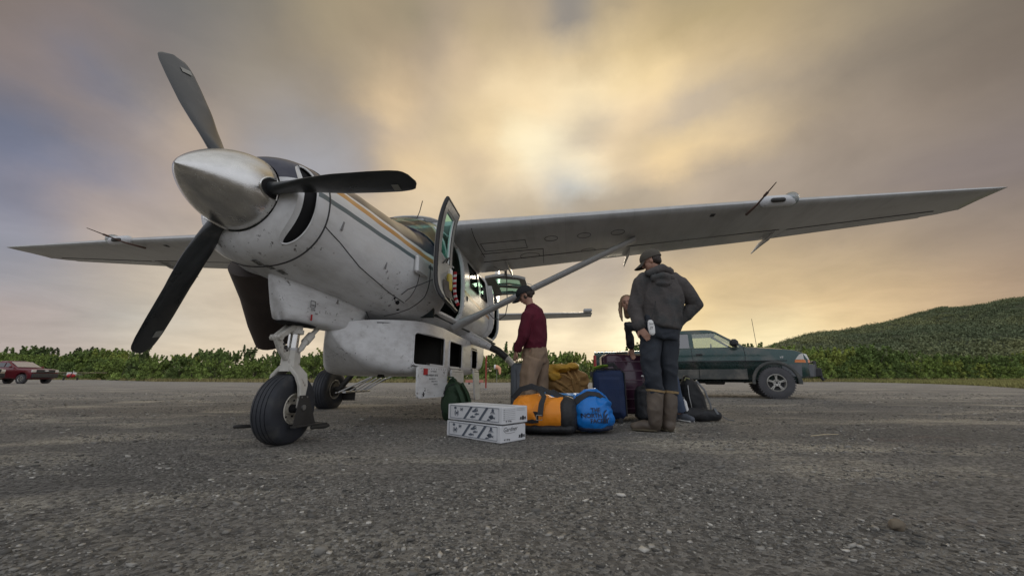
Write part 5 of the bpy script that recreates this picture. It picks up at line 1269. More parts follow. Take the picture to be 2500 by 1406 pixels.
    mb = MB(); mb.box((3.71,0,1.0),(.05,1.1,.16)); mb.box((-1.78,0,.62),(.16,1.6,.18),bev=.03); build(mb, 'grille', PLASTIC, t)
    text_mesh('engine_badge', 'V8', .075, frame((3.14,-W-.005,1.02),(1,0,0),(0,0,1)), WHT, t, ext=.003, shear=.3)
    for x in (3.0, rx):
        for s_ in (-1,1): car_wheel(t, x, s_*(W-.085), R, .27, .215, s_)
    stretch_front(t)
green_truck()
# ---- the red pickup and its pale neighbour, far left
def far_pickup(name, label, paint, x, Y, rz, hero=True):
    t = empty(name, (x, Y, 0), rz, label, 'pickup'); W = .98
    prof = [(-1.3,.60),(-1.34,1.25),(.35,1.27),(.35,1.30),(2.2,1.28),(3.3,1.20),(3.62,1.12),(3.68,.70),(3.60,.45),(3.45,.42)] + arch(2.85,.48,.42,12,-8,188)[::-1] + [(2.30,.40),(.15,.40)] + arch(-.45,.48,.42,12,-8,188)[::-1] + [(-1.0,.5)]
    side_body('body', prof, W, paint, t, .07)
    mb = MB(); rr = []
    for z, xf, xb, hw in ((1.28,2.25,.35,W-.04),(1.50,1.85,.42,W-.09),(1.72,1.42,.52,W-.15),(1.84,1.15,.62,W-.20),(1.87,1.0,.7,W-.4)):
        rr.append([(xf,-hw*.9,z),(xf-.08,-hw,z),(xb,-hw,z),(xb,hw,z),(xf-.08,hw,z),(xf,hw*.9,z)])
    mb.loft(rr); build(mb, 'cab', paint, t, ang=30)
    mb = MB(); mb.poly([(2.20,-W*.82,1.34),(2.20,W*.82,1.34),(1.42,W*.72,1.78),(1.42,-W*.72,1.78)], (.03,0,.02)); build(mb, 'windscreen', mat('far_glass_'+name, (.42,.38,.36), .15, coat=1), t)
    for s_ in (-1,1):
        mb = MB(); mb.poly([(1.30,s_*(W-.06),1.36),(1.90,s_*(W-.06),1.36),(1.45,s_*(W-.125),1.70),(1.30,s_*(W-.125),1.70)], (0,s_*.03,0)); mb.poly([(.55,s_*(W-.06),1.36),(1.20,s_*(W-.06),1.36),(1.20,s_*(W-.125),1.70),(.66,s_*(W-.125),1.70)], (0,s_*.03,0)); build(mb, 'side_window', mat('dark_glass_%s%d' % (name, s_ > 0), (.05,.055,.06), .1, coat=1), t)
        mb = MB(); mb.box((1.95,s_*(W+.13),1.36),(.12,.2,.16),bev=.04); build(mb, 'side_mirror', paint, t)
        mb = MB(); mb.box((3.62,s_*(W-.17),1.02),(.14,.32,.20),bev=.03); build(mb, 'headlight', LAMPC, t)
    mb = MB(); mb.box((3.69,0,1.02),(.06,1.32,.26),bev=.02); mb.box((3.70,0,.66),(.14,1.9,.36),bev=.05); build(mb, 'grille', PLASTIC, t)
    mb = MB(); mb.box((3.735,0,1.06),(.02,.30,.06),bev=.01); mb.box((3.735,0,1.06),(.022,.10,.10),bev=.01); build(mb, 'grille_emblem', WHT, t)
    mb = MB(); mb.tube([(1.05,-W-.001,1.02),(1.05,-W-.012,1.02)], .14, 20); b = build(mb, 'door_seal_logo', WHT, t)
    mb = MB(); mb.tube([(1.05,-W-.013,1.02),(1.05,-W-.018,1.02)], .06, 16); build(mb, 'logo_centre', RED, b)
    mb = MB(); mb.box((1.2,0,.42),(4.2,1.4,.16)); build(mb, 'chassis', DARK, t)
    for xx in (2.85,-.45):
        for s_ in (-1,1): car_wheel(t, xx, s_*(W-.13), .38, .26, .23, s_)
p = G(75, 936.5)
a_ = rad(0); q_ = G(50, 936.5); far_pickup('pickup_truck', 'red pickup with black grille parked at the far left edge of the gravel', REDP, q_.x-2.85*math.cos(a_)-.85*math.sin(a_), q_.y-2.85*math.sin(a_)+.85*math.cos(a_), a_)
q_ = P(-78, 930, 29.3); far_pickup('pickup_truck', 'pale tan pickup cut off by the left edge, nose beside the red pickup', mat('tan_car_paint', (.50,.44,.33), .4, .1, coat=.4), q_.x-3.75, 30.3, rad(2))
# ---- little red and white bush plane
def bush_plane():
    c = P(172, 925, 70); t = empty('bush_plane', (c.x, 70, 0), rad(46), 'small red and white high-wing bush plane facing the camera beside the red pickup', 'airplane')
    t.scale = (.83,.9,.66)
    w = MB(); w.loft([[(y, -.05, 1.98-.0*y),(y, .3, 2.04),(y, 1.45, 1.98),(y, .3, 1.93)] for y in (-5.2,-4.9,0,4.9,5.2)]); build(w, 'wing', mat('cream_fabric', (.62,.50,.36), .6), t)
    w = MB(); w.box((0,.1,1.65),(1.4,1.6,.8),bev=.1); w.box((0,1.6,1.35),(.5,3.6,.5),bev=.15); build(w, 'cabin', WHT, t)
    w = MB(); w.ell((0,-.85,1.15),(.66,.65,.50)); build(w, 'engine_cowl', RED, t)
    w = MB(); w.poly([(-.40,-.73,1.52),(.40,-.73,1.52),(.36,-.62,1.90),(-.36,-.62,1.90)], (0,.02,0)); build(w, 'windshield', CARGL, t)
    for s_ in (-1,1):
        w = MB(); w.tube([(s_*.35,.1,.92),(s_*2.6,.3,1.92)], .035, 6); w.tube([(s_*.35,.5,.92),(s_*2.6,1.0,1.92)], .03, 6); build(w, 'wing_strut', mat('strut_cream%d' % (s_ > 0), (.5,.42,.28), .6), t)
        w = MB(); w.tube([(s_*.3,-.2,1.0),(s_*.95,-.2,.38)], .04, 6); w.lathe([(-.12,.15),(-.15,.3),(-.08,.37),(.08,.37),(.15,.3),(.12,.15)], (s_*.98,-.2,.37), (1,0,0), 20); build(w, 'landing_gear', DARK, t)
    w = MB(); w.box((0,-1.56,1.3),(.14,.03,1.9),Matrix.Rotation(.2,3,'Y'),bev=.01); build(w, 'propeller', DARK, t)
    w = MB(); w.poly([(-.03,4.0,1.4),(-.03,4.9,1.4),(-.03,4.9,2.6),(-.03,4.5,2.6)], (.06,0,0)); w.box((0,4.5,1.5),(2.8,.8,.05)); build(w, 'tail', WHT, t)
bush_plane()
# ---- windsock and red marker pole
c = P(1213, 905, 38); t = empty('windsock', (c.x, 38, 0), 0, 'small faded orange and white windsock on a thin pole beyond the cargo pod', 'windsock')
mb = MB(); mb.tube([(0,0,0),(0,0,1.55)], .02, 6); build(mb, 'pole', STEEL, t)
mb = MB(); mb.tube([(-.25,0,1.50),(.05,0,1.48),(.25,0,1.35),(.30,0,.98),(.28,0,.80)], [.20,.19,.17,.12,.08], 12, caps=False); build(mb, 'sock', mat('sock_cloth', (.85,.42,.25), .8, var=.1), t)
mb = MB(); mb.tube([(-.27,0,1.50),(-.12,0,1.49)], .215, 12, caps=False); build(mb, 'white_band', WHT, t)
g = G(1186, 950); t = empty('marker_pole', (g.x, g.y, 0), 0, 'thin red pole standing on the gravel right of the cargo pod', 'pole')
top = P(1188, 868, g.y); mb = MB(); mb.tube([(0,0,0),(0,0,top.z)], .035, 10); build(mb, 'pole', mat('faded_red', (.34,.05,.035), .6, var=.2), t)
mb = MB(); mb.tube([(0,0,0),(0,0,.05)], .09, 12); build(mb, 'base', STEEL, t)
a, b = G(1136, 937.5), G(1180, 937.5); t = empty('low_barrier', (a.x, a.y, 0), 0, 'low faded red barrier board lying behind the cargo pod doors', 'barrier')
mb = MB(); mb.box(((b.x-a.x)/2, 0, .22), (b.x-a.x, .08, .20), bev=.01); build(mb, 'board', mat('faded_pink', (.50,.20,.15), .7, var=.2), t)
mb = MB(); mb.box((.3,0,.06),(.1,.3,.12)); mb.box((b.x-a.x-.3,0,.06),(.1,.3,.12)); build(mb, 'foot', DARK, t)
# lone dry stick on the gravel
g = G(1980, 1066); h = G(2047, 1062); mb = MB(); mb.tube([(g.x,g.y,.008),((g.x+h.x)/2,(g.y+h.y)/2+.004,.014),(h.x,h.y,.010)], [.004,.004,.003], 6)
tag(build(mb, 'stick', mat('dry_wood', (.50,.42,.28), .8)), 'thin pale dry stick lying on the gravel right of the standing man', 'stick')
# ------------------------------------------------------------------ luggage heap
# fish boxes
CARD = mat('white_carton', (.66,.67,.68), .6, var=.05, vscale=5)
def fish_box(o, xa, L_, Wd, H, z, label, upper):
    t = empty('carton', (o[0], o[1], z), 0, label, 'box', 'white printed fish cartons')
    t.rotation_euler = (0,0,math.atan2(xa[1], xa[0]))
    # own frame: x along long printed side, y inward (left), near corner at (L,0)
    fl = .012
    mb = MB(); mb.box((L_/2, Wd/2, H/2-.006), (L_-.012, Wd-.012, H-.012), bev=.004); build(mb, 'carton_body', CARD, t, ang=20)
    mb = MB(); mb.box((L_/2, Wd/2, H-.028), (L_+.004, Wd+.004, .052), bev=.004); lid = build(mb, 'lid', CARD, t, ang=20) if False else None
    # long side print
    y0 = -.0015 + .006; pm = MB()
    def ln(pts, r=.0022): pm.tube([(x, y0-.0012, zz) for x, zz in pts], r, 4)
    m = .045; top = H-.022; bt = .018
    ln([(m,bt),(L_-m,bt),(L_-m,top),(m,top),(m,bt)])
    for xc in (.295, .50):
        pm.poly([(xc-.030-.035,y0-.001,bt),(xc+.000-.035,y0-.001,bt),(xc+.030+.035,y0-.001,top),(xc+.0+.035,y0-.001,top)], (0,-.0015,0))
    def blobp(cx, cz, rx, rz, n=14, a0=0): pm.poly([(cx+rx*math.cos(a)*math.cos(a0)-rz*math.sin(a)*math.sin(a0), y0-.001, cz+rx*math.cos(a)*math.sin(a0)+rz*math.sin(a)*math.cos(a0)) for a in np.linspace(0, 2*math.pi, n, endpoint=False)], (0,-.0012,0))
    def crab(cx, cz, s):
        blobp(cx, cz, s*.42, s*.34)
        for k in range(5):
            for q in (-1,1): a = rad(50-26*k); ln([(cx+q*s*.25, cz), (cx+q*s*.85*math.cos(a), cz+s*.85*math.sin(a)), (cx+q*s*1.05*math.cos(a-.3), cz+s*1.0*math.sin(a-.35))], s*.05)
        for q in (-1,1): ln([(cx+q*s*.30,cz+s*.2),(cx+q*s*.75,cz+s*.5),(cx+q*s*.45,cz+s*.85)], s*.08)
    def fish(cx, cz, s, a0=.15):
        blobp(cx, cz, s, s*.30, 16, a0); c, q = math.cos(a0), math.sin(a0)
        pm.poly([(cx+s*.85*c, y0-.001, cz+s*.85*q),(cx+s*1.4*c-s*.35*q, y0-.001, cz+s*1.4*q+s*.35*c),(cx+s*1.25*c, y0-.001, cz+s*1.25*q),(cx+s*1.4*c+s*.35*q, y0-.001, cz+s*1.4*q-s*.35*c)], (0,-.0012,0))
        pm.poly([(cx-s*.2, y0-.001, cz+s*.25),(cx+s*.15, y0-.001, cz+s*.55),(cx+s*.3, y0-.001, cz+s*.25)], (0,-.0012,0))
    crab(.135, H*.42, .030); crab(.205, H*.66, .020); blobp(.115, H*.72, .018, .012)
    fish(.385, H*.62, .034, .15); fish(.41, H*.45, .026, .1); fish(.355, H*.27, .030, .08); fish(.40, H*.74, .018, .3)
    fish(.60, H*.34, .034, -.1); blobp(.60, H*.36, .026, .020, 8, .2); fish(.565, H*.19, .020, .1)
    for k in range(4): ln([(.615,H*.72),(.595+.014*k,H*.60),(.590+.018*k,H*.53)], .0028)
    blobp(.617, H*.74, .014, .012)
    build(pm, 'side_print', mat('print_grey', (.10,.12,.15), .7), t, ang=0)
    # end panel print
    em = MB(); x0 = L_ - .006 + .001
    def le(pts, r=.0012): em.tube([(x0+.0012, y, zz) for y, zz in pts], r, 4)
    if upper:
        for k in range(6): le([(.05,.118-.016*k),(.17,.118-.016*k)], .0007); le([(.02,.12-.016*k),(.04,.12-.016*k)], .0016)
        le([(.19,.122),(.30,.122)], .0007); le([(.19,.108),(.30,.108)], .0007)
    for k, yy in enumerate((.245,.275,.305)):
        s = (.010,.016,.010)[k]; em.poly([(x0+.001, yy+s*math.cos(a), .040+s*math.sin(a)*(1 if k != 1 else 1.2)) for a in np.linspace(0, 6.28, 12, endpoint=False)], (.001,0,0))
    le([(.232,.028),(.318,.028)], .0022)
    ep = build(em, 'end_print', INK, t, ang=0); ep['kind'] = 'stuff'
    F = frame((x0+.001, .045, .018), (0,1,0), (0,0,1)); text_mesh('weight_print', '45  20 kg' if not upper else '45  20 kg', .020, F, INK, t, shear=.2)
    if not upper:
        F = frame((x0+.001, .035, .088), (0,1,.02), (0,0,1)); text_mesh('handwriting', 'Gardner', .052, F, INK, t, shear=.35, bold=-.0004)
        em = MB(); em.tube([(x0+.0015, .06, .078),(x0+.0015,.12,.073),(x0+.0015,.19,.080)], .0012, 4); build(em, 'underline', INK, t)
    # top flaps seam
    mb = MB(); mb.box((L_/2, Wd/2, H-.011), (L_-.02, .0025, .0015)); build(mb, 'flap_seam', GREYINK, t)
    return t
fl_ = G(1088, 1062); nc_ = G(1222, 1083.5); br_ = G(1292, 1073)
xa = (nc_-fl_).normalized()
fish_box(fl_, xa, (nc_-fl_).length, .335, .150, .0, 'lower white fish carton with a name written on its end', False)
u0 = fl_ + xa*.012 + Vector((-xa.y, xa.x, 0))*.0
fish_box((u0.x, u0.y), (xa + Vector((.0,.015,0))).normalized(), (nc_-fl_).length, .345, .152, .1505, 'upper white fish carton with ruled address lines on its end', True)

def pix(pts): return [P(*p) for p in pts]
# orange dry duffel
ORANGE = mat('orange_fabric', (.84,.28,.015), .5, var=.08, vscale=8, bump=.25, bscale=14)
BAGBLK = mat('black_fabric', (.018,.019,.021), .65, var=.3, vscale=8, bump=.3, bscale=25)
BLUE = mat('blue_fabric', (.004,.17,.56), .42, var=.10, vscale=7, bump=.3, bscale=12)
BLUEW = mat('blue_light_fabric', (.03,.24,.58), .45, var=.1, bump=.3, bscale=12)
def duffel(name, a, b, r, zf, label, cat, mats, end, **k):
    pass
def orange_duffel():
    o = empty('duffel_bag', (0,0,0), 0, 'orange waterproof duffel with black ends and straps lying right of the cartons', 'bag')
    a = Vector((.03, 4.20, .175)); b = Vector((.60, 4.02, .18))
    mb = MB(); d = (b-a).normalized()
    mb.tube([a, a.lerp(b,.12), a.lerp(b,.35), a.lerp(b,.62), a.lerp(b,.86), b], [.12,.165,.175,.17,.165,.13], 26, up=(0,0,1), ry=[.14,.19,.205,.20,.19,.14], dome=False)
    mb.tube([a.lerp(b,.1)+Vector((0,0,.10)), a.lerp(b,.45)+Vector((0,0,.115)), a.lerp(b,.9)+Vector((0,0,.085))], [.07,.08,.06], 14, ry=[.10,.12,.09], dome=True)
    def flat(p): 
        p[2] = max(p[2], .012) if p[2] < .05 else p[2]; return p
    body = blob('bag_body', mb, ORANGE, o, .011, 3, .013, (6,6,4), .003, post=flat)
    mb = MB(); e = b - d*.015; mb.tube([e-d*.10, e-d*.03, e+d*.04, e+d*.065], [.150,.176,.15,.08], 24, up=(0,0,1), ry=[.175,.205,.175,.09]); mb.tube([e-d*.08+Vector((0,-.08,-.10)), e-d*.02+Vector((-.0,-.02,-.10))],[.07,.08],12,dome=True)
    blob('end_cap', mb, BAGBLK, o, .011, 3, .010, (8,8,6), post=flat)
    mb = MB(); mb.tube([a.lerp(b,.04)+Vector((0,-.055,-.12)), a.lerp(b,.5)+Vector((0,-.075,-.125)), a.lerp(b,.95)+Vector((0,-.06,-.12))], [.05,.055,.05], 12, ry=[.13,.135,.13], dome=True); blob('bag_base', mb, BAGBLK, o, .012, 2, .006, (9,9,9), post=flat)
    q = lambda t, y, z: a.lerp(b, t) + Vector((-.0, -y, 0)) + Vector((0,0,z-.175))
    mb = MB(); mb.loft(flatbar([q(.02,.196,.16), q(.30,.213,.16), q(.40,.210,.16)], [.10,.115,.10], .012, (0,-1,0))); build(mb, 'grab_patch', BAGBLK, o)
    mb = MB(); mb.loft(flatbar(pix([(1318,1015,3.84),(1322,985,3.86),(1328,968,3.90),(1318,950,4.0),(1298,943,4.05),(1272,950,4.1),(1252,972,4.15)]), [.055,.052,.048,.055,.06,.055,.05], .008, (0,-1,.2))); build(mb, 'carry_strap', BAGBLK, o)
    mb = MB(); mb.loft(flatbar(pix([(1318,946,4.0),(1345,958,4.0),(1372,972,4.0),(1392,978,3.98)]), [.045,.04,.045,.04], .008, (0,-1,.4))); build(mb, 'shoulder_strap', BAGBLK, o)
    mb = MB(); c = P(1316, 1019, 3.83); mb.tube([c+Vector((dx,-.008,dz)) for dx, dz in ((-.028,.022),(.028,.022),(.028,-.022),(-.028,-.022),(-.028,.022))], .004, 6); build(mb, 'buckle', STEEL, o)
orange_duffel()
def blue_duffel():
    o = empty('duffel_bag', (0,0,0), 0, 'bright blue round duffel with black lettering at the feet of the standing man', 'bag')
    c = Vector((.80, 4.10, .0))
    mb = MB(); mb.ell((c.x, c.y+.04, .19), (.225,.22,.175), n=28, m=18); mb.ell((c.x+.01, c.y+.02, .13), (.23,.22,.13), n=24, m=14); mb.ell((c.x+.0, c.y+.04, .30), (.17,.16,.09), n=20, m=12); mb.ell((c.x+.04, c.y+.03, .28), (.18,.15,.10), n=20, m=12)
    def flat(p):
        if p[2] < .045: p[2] = .012 + max(0,p[2])*.6
        return p
    body = blob('bag_body', mb, BLUE, o, .009, 2, .013, (8,8,7), .003, seed=4, post=flat)
    mb = MB(); mb.ell((c.x+.015, c.y+.025, .055), (.215,.21,.05), n=24, m=10); blob('bag_base', mb, mat('navy_base', (.010,.018,.045), .6, bump=.3), o, .012, 2, .004, post=flat)
    mb = MB(); mb.loft(flatbar([c+Vector((-.20,-.07,.22)), c+Vector((-.13,-.09,.33)), c+Vector((-.03,-.10,.385)), c+Vector((.08,-.07,.37)), c+Vector((.14,-.06,.32))], [.06,.065,.05,.05,.05], .010, (0,-1,.5))); build(mb, 'top_strap', BAGBLK, o)
    mb = MB(); mb.tube([c+Vector((-.14,-.05,.34)), c+Vector((-.05,-.03,.40)), c+Vector((.06,-.0,.41)), c+Vector((.14,.02,.36))], [.02,.024,.024,.02], 10); build(mb, 'carry_handle', BLUE, o)
    lm = mat('navy_print', (.008,.015,.04), .5)
    from mathutils.bvhtree import BVHTree
    bt = BVHTree.FromPolygons([v.co.copy() for v in body.data.vertices], [tuple(p.vertices) for p in body.data.polygons])
    ray = Vector((-.30, .95, -.05)).normalized(); rt = Vector((.95,.30,0)).normalized(); upv = Vector((0,0,1))
    org = Vector((c.x+.165, c.y-.6, .0)) ; 
    def wrap(x, z):
        p = org + rt*x + upv*z + Vector((0,0,0)); h = bt.ray_cast(p, ray)
        return (h[0] - ray*.012) if h[0] else p + ray*.42
    for i, s in enumerate(('THE', 'NORTH', 'FACE')):
        me = text_mesh('lettering', s, .056, Matrix.Identity(4), lm, o, ext=.0, align='RIGHT', bold=.0015)
        m = me.data
        import bmesh
        bm = bmesh.new(); bm.from_mesh(m); bmesh.ops.subdivide_edges(bm, edges=[e for e in bm.edges if e.calc_length() > .008], cuts=3); bmesh.ops.triangulate(bm, faces=bm.faces); bm.to_mesh(m); bm.free()
        for v in m.vertices: v.co = wrap(v.co.x*.92 + (.030,.034,.040)[i], .235 - i*.050 + v.co.y)
    mb = MB()
    for k in range(3):
        r1 = .058 - k*.018
        pts = [wrap(.108 + r1*math.cos(a), .130 + r1*2.0*math.sin(a)) for a in np.linspace(math.pi, math.pi/2, 9)]
        mb.tube(pts, .0062, 5)
    build(mb, 'emblem', lm, o)
blue_duffel()
# second blue bag half hidden behind the orange one
o = empty('duffel_bag', (0,0,0), 0, 'blue bag lying flat behind the orange duffel, mostly hidden', 'bag')
mb = MB(); mb.tube([P(1335,980,4.75), P(1380,985,4.7), P(1425,985,4.65)], [.10,.12,.10], 18, ry=[.2,.22,.2], up=(0,0,1), dome=True); 
blob('bag_body', mb, BLUEW, o, .013, 3, .015, (6,6,5), .003, seed=9)
mb = MB(); mb.loft(flatbar(pix([(1332,965,4.6),(1350,955,4.6),(1372,968,4.55),(1400,972,4.5)]), [.05]*4, .012, (0,-1,.5))); build(mb, 'strap', BAGBLK, o)

# tan canvas bag with yellow lining
TAN = mat('tan_canvas', (.36,.21,.075), .85, var=.18, vscale=6, bump=.35, bscale=10)
YEL = mat('yellow_lining', (.58,.33,.04), .7, var=.12, bump=.3, bscale=10)
o = empty('canvas_bag', (0,0,0), 0, 'crumpled tan canvas bag with a yellow top behind the orange duffel', 'bag')
def ctr(u, v, Y): return P(u, v, Y)
mb = MB(); mb.ell(P(1400,935,5.9), (.20,.20,.22)); mb.ell(P(1365,945,5.8), (.26,.2,.22)); mb.ell(P(1395,915,5.9), (.16,.16,.09)); mb.ell(P(1382,965,5.8), (.30,.22,.18)); mb.ell(P(1352,925,5.8), (.13,.16,.12))
blob('bag_body', mb, TAN, o, .015, 3, .045, (4,4,7), .012, seed=12)
mb = MB(); mb.ell(P(1366,899,5.75), (.20,.17,.05)); mb.ell(P(1394,895,5.75), (.11,.13,.045)); mb.ell(P(1345,905,5.7), (.10,.1,.05)); mb.ell(P(1352,918,5.62), (.10,.06,.05)); blob('yellow_flap', mb, YEL, o, .012, 2, .020, (7,7,12), .006, seed=2)

fold = MB()
for (u0,v0,u1,v1,u2,v2,r) in ((1338,920,1372,935,1405,962,.022),(1342,935,1370,952,1392,972,.02),(1385,905,1398,925,1402,955,.02),(1402,908,1414,930,1418,962,.018),(1350,912,1378,915,1400,930,.02),(1336,950,1355,958,1372,975,.02)):
    fold.tube([P(u0,v0,5.66), P(u1,v1,5.55), P(u2,v2,5.58)], [r*.5,r,r*.5], 8, dome=True)
build(fold, 'drawn_folds', TAN, o)
# rolling cases
def hardcase(name, label, corner, xd, w, d, h, m, ribs, mt, top='x', lean=0.0):
    t = empty(name, corner, 0, label, 'suitcase'); t.rotation_euler = (lean, 0, math.atan2(xd[1], xd[0]))
    mb = MB(); mb.box((w/2, d/2, h/2+.045), (w, d, h-.045), bev=.045); body = build(mb, 'shell', m, t, ang=50)
    mb = MB()
    if ribs == 'h':
        for k in range(6):
            z = .14 + (h-.22)*k/5
            mb.tube([(.02,-.002,z),(w-.02,-.002,z)], .007, 6); mb.tube([(w+.002,.03,z),(w+.002,d-.03,z)], .007, 6)
    elif ribs == 'v':
        for k in range(5): x = w*(.15+.7*k/4); mb.tube([(x,-.002,.12),(x,-.002,h-.06)], .006, 6)
    if ribs: build(mb, 'rib', mt, t)
    mb = MB(); mb.tube([(0.0-.002,d*.5,.08),(-.002,d*.5,h-.02),(.03,d*.5,h+.003),(w-.03,d*.5,h+.003),(w+.002,d*.5,h-.02),(w+.002,d*.5,.08)], .008, 6); build(mb, 'zip_seam', BAGBLK, t)
    mb = MB(); mb.tube([(w*.35,d*.5,h),(w*.36,d*.5,h+.035),(w*.64,d*.5,h+.035),(w*.65,d*.5,h)], .013, 8); build(mb, 'top_handle', BAGBLK, t)
    for x in (.07, w-.07):
        for y in (.05, d-.05): mb = MB(); mb.tube([(x-.012,y,.03),(x+.012,y,.03)], .028, 12); mb.box((x,y,.055),(.035,.035,.03)); build(mb, 'caster', PLASTIC, t)
    return t
GREYC = mat('grey_shell', (.13,.145,.165), .4, var=.12, coat=.2); PURP = mat('plum_shell', (.055,.018,.040), .32, var=.1, coat=.4); PURPR = mat('plum_rib', (.13,.07,.10), .35, coat=.3); NAVY = mat('navy_cloth', (.012,.028,.085), .75, var=.12, bump=.2, bscale=60)
a = P(1247, 950, 5.35); t = hardcase('suitcase', 'grey hard-shell suitcase held upright by the man in the red sweater', (a.x, 5.35, 0), (1,-.05), .47, .28, .71, GREYC, 'v', GREYC)
mb = MB(); mb.box((-.002,.14,.40),(.012,.035,.55)); build(mb, 'side_strap', BAGBLK, t)
mb = MB(); mb.box((.235,.14,.745),(.12,.02,.03),bev=.008); build(mb, 'pull_tube', STEEL, t)
a = P(1483, 950, 5.25); t = hardcase('suitcase', 'dark plum ribbed hard-shell suitcase, the tallest, behind the navy case', (a.x, 5.25, 0), (1,.08), .55, .32, .83, PURP, 'h', PURPR)
mb = MB(); mb.box((.50,-.006,.56),(.05,.004,.02)); build(mb, 'badge', WHT, t)
def softcase():
    a = P(1450, 1000, 4.98); t = empty('suitcase', (a.x, 4.98, 0), -.22, 'navy blue soft suitcase with a lime green tag standing behind the blue duffel', 'suitcase'); t.rotation_euler = (-.10, 0, -.22)
    mb = MB(); mb.box((.20,.15,.345),(.40,.27,.60),bev=.05); mb.box((.20,.02,.32),(.30,.06,.46),bev=.03); body = blob('case_body', mb, NAVY, t, .010, 5, .004, (5,5,5), 0)
    mb = MB(); mb.tube([(.002,.05,.08),(.002,.05,.60),(.04,.05,.655),(.36,.05,.655),(.398,.05,.60),(.398,.05,.08)], .009, 6); mb.tube([(.402,.25,.08),(.402,.25,.62),(.36,.25,.65)], .009, 6); build(mb, 'piping', BAGBLK, t)
    mb = MB(); mb.loft(flatbar([(.12,.06,.64),(.15,.04,.70),(.27,.04,.71),(.31,.06,.65)], [.05,.05,.05,.05], .022, (0,-1,0))); build(mb, 'top_handle', BAGBLK, t)
    mb = MB(); mb.loft(flatbar([(.02,.03,.655),(.12,.02,.685),(.20,.01,.69)], [.09,.08,.06], .006, (0,.3,1))); build(mb, 'luggage_tag', mat('lime_tag', (.35,.55,.05), .6), t)
    mb = MB(); mb.box((.12,-.035,.10),(.05,.05,.05),bev=.01); mb.tube([(.08,.06,.03),(.08,.03,.03)],.03,10); mb.tube([(.32,.06,.03),(.32,.03,.03)],.03,10); build(mb, 'foot', PLASTIC, t)
softcase()
a = P(1562, 1000, 4.95); t = empty('travel_bag', (a.x, 4.95, 0), 0, 'black soft travel bag standing between the navy suitcase and the rubber boots', 'bag')
mb = MB(); mb.box((.10,.1,.22),(.22,.2,.42),bev=.05); blob('bag_body', mb, BAGBLK, t, .012, 3, .008, (7,7,5))
mb = MB(); mb.tube([(.04,.02,.40),(.08,.0,.47),(.14,.0,.47),(.17,.02,.40)], .012, 8); build(mb, 'handle', BAGBLK, t)

# green backpack
GRN = mat('green_fabric', (.012,.036,.013), .7, var=.15, vscale=8, bump=.3, bscale=20); GRNL = mat('green_webbing', (.016,.045,.018), .7)
c = P(1112, 965, 5.25); o = empty('backpack', (c.x, 5.25, 0), 0, 'dark green backpack leaning upright behind the fish cartons', 'backpack')
mb = MB(); mb.tube([(.03,0,.08),(.0,0,.25),(-.04,.02,.42),(-.05,.03,.47)], [.12,.155,.12,.06], 22, up=(0,1,0), ry=[.19,.185,.135,.06], dome=True); mb.ell((-.02,-.10,.20),(.15,.09,.17))
blob('pack_body', mb, GRN, o, .010, 3, .010, (6,6,5), .002, seed=3)
mb = MB(); mb.loft(flatbar([(.03,-.14,.44),(.09,-.19,.34),(.14,-.20,.20),(.19,-.17,.07)], [.05,.055,.05,.035], .014, (.5,-1,.3))); mb.loft(flatbar([(.09,-.08,.47),(.17,-.10,.34),(.22,-.10,.18),(.25,-.08,.05)], [.05,.055,.05,.03], .014, (1,-.6,.3))); build(mb, 'shoulder_strap', GRNL, o)
mb = MB(); mb.tube([(-.10,-.04,.50),(-.09,-.05,.545),(-.03,-.05,.54),(-.01,-.04,.49)], .012, 8); build(mb, 'top_loop', GRNL, o)
mb = MB(); mb.tube([(-.14,-.15,.10),(-.16,-.12,.30),(-.10,-.10,.42),(.0,-.11,.46)], .006, 6); build(mb, 'zip', BAGBLK, o)

# black daypack with bottle, black roll
c = P(1700, 1010, 5.32); o = empty('backpack', (c.x, 5.32, 0), 0, 'black daypack with grey trim leaning on the black roll behind the boots', 'backpack')
mb = MB(); mb.tube([(.0,0,.08),(-.04,0,.28),(-.07,.0,.46),(-.08,.0,.52)], [.12,.13,.095,.05], 20, up=(0,1,0), ry=[.15,.15,.11,.05], dome=True); blob('pack_body', mb, BAGBLK, o, .010, 3, .008, (6,6,5), .002, seed=5)
mb = MB(); mb.loft(flatbar([(-.02,-.13,.50),(.07,-.15,.38),(.13,-.14,.20),(.15,-.12,.08)], [.035,.04,.035,.03], .010, (.8,-1,.2))); build(mb, 'shoulder_strap', GREYPL, o)
mb = MB(); mb.tube([(-.10,-.12,.12),(-.13,-.13,.30),(-.12,-.10,.44)], .006, 6); build(mb, 'reflective_piping', STEEL, o)
mb = MB(); mb.tube([(-.14,-.06,.50),(-.12,-.06,.535),(-.07,-.06,.52)], .010, 8); build(mb, 'top_loop', mat('olive_webbing', (.25,.25,.12), .7), o)
c2_ = P(1676, 990, 5.12); b = empty('water_bottle', (c2_.x, 5.12, .10), 0, 'small white bottle tucked in the side of the black daypack', 'bottle'); b.rotation_euler = (0,-.18,0)
mb = MB(); mb.lathe([(0,.001),(0,.028),(.12,.028),(.14,.016),(.155,.014)], (0,0,.02), (0,0,1), 16); build(mb, 'bottle_body', WHT, b); mb = MB(); mb.tube([(0,0,.172),(0,0,.195)], .016, 12); build(mb, 'cap', GREYPL, b)
c = P(1715, 1015, 5.12); o = empty('gear_roll', (c.x, 5.12, 0), 0, 'black cylindrical gear roll lying on the gravel at the right end of the luggage', 'bag')
mb = MB(); mb.tube([(-.20,.03,.072),(-.1,.0,.075),(.1,-.02,.073),(.17,-.03,.068)], [.064,.070,.070,.060], 20, dome=True); mb.tube([(-.2,.03,.10),(.0,.0,.10)],[.06,.06],14,dome=True)
def flat_(p): p[2] = max(p[2], .008); return p
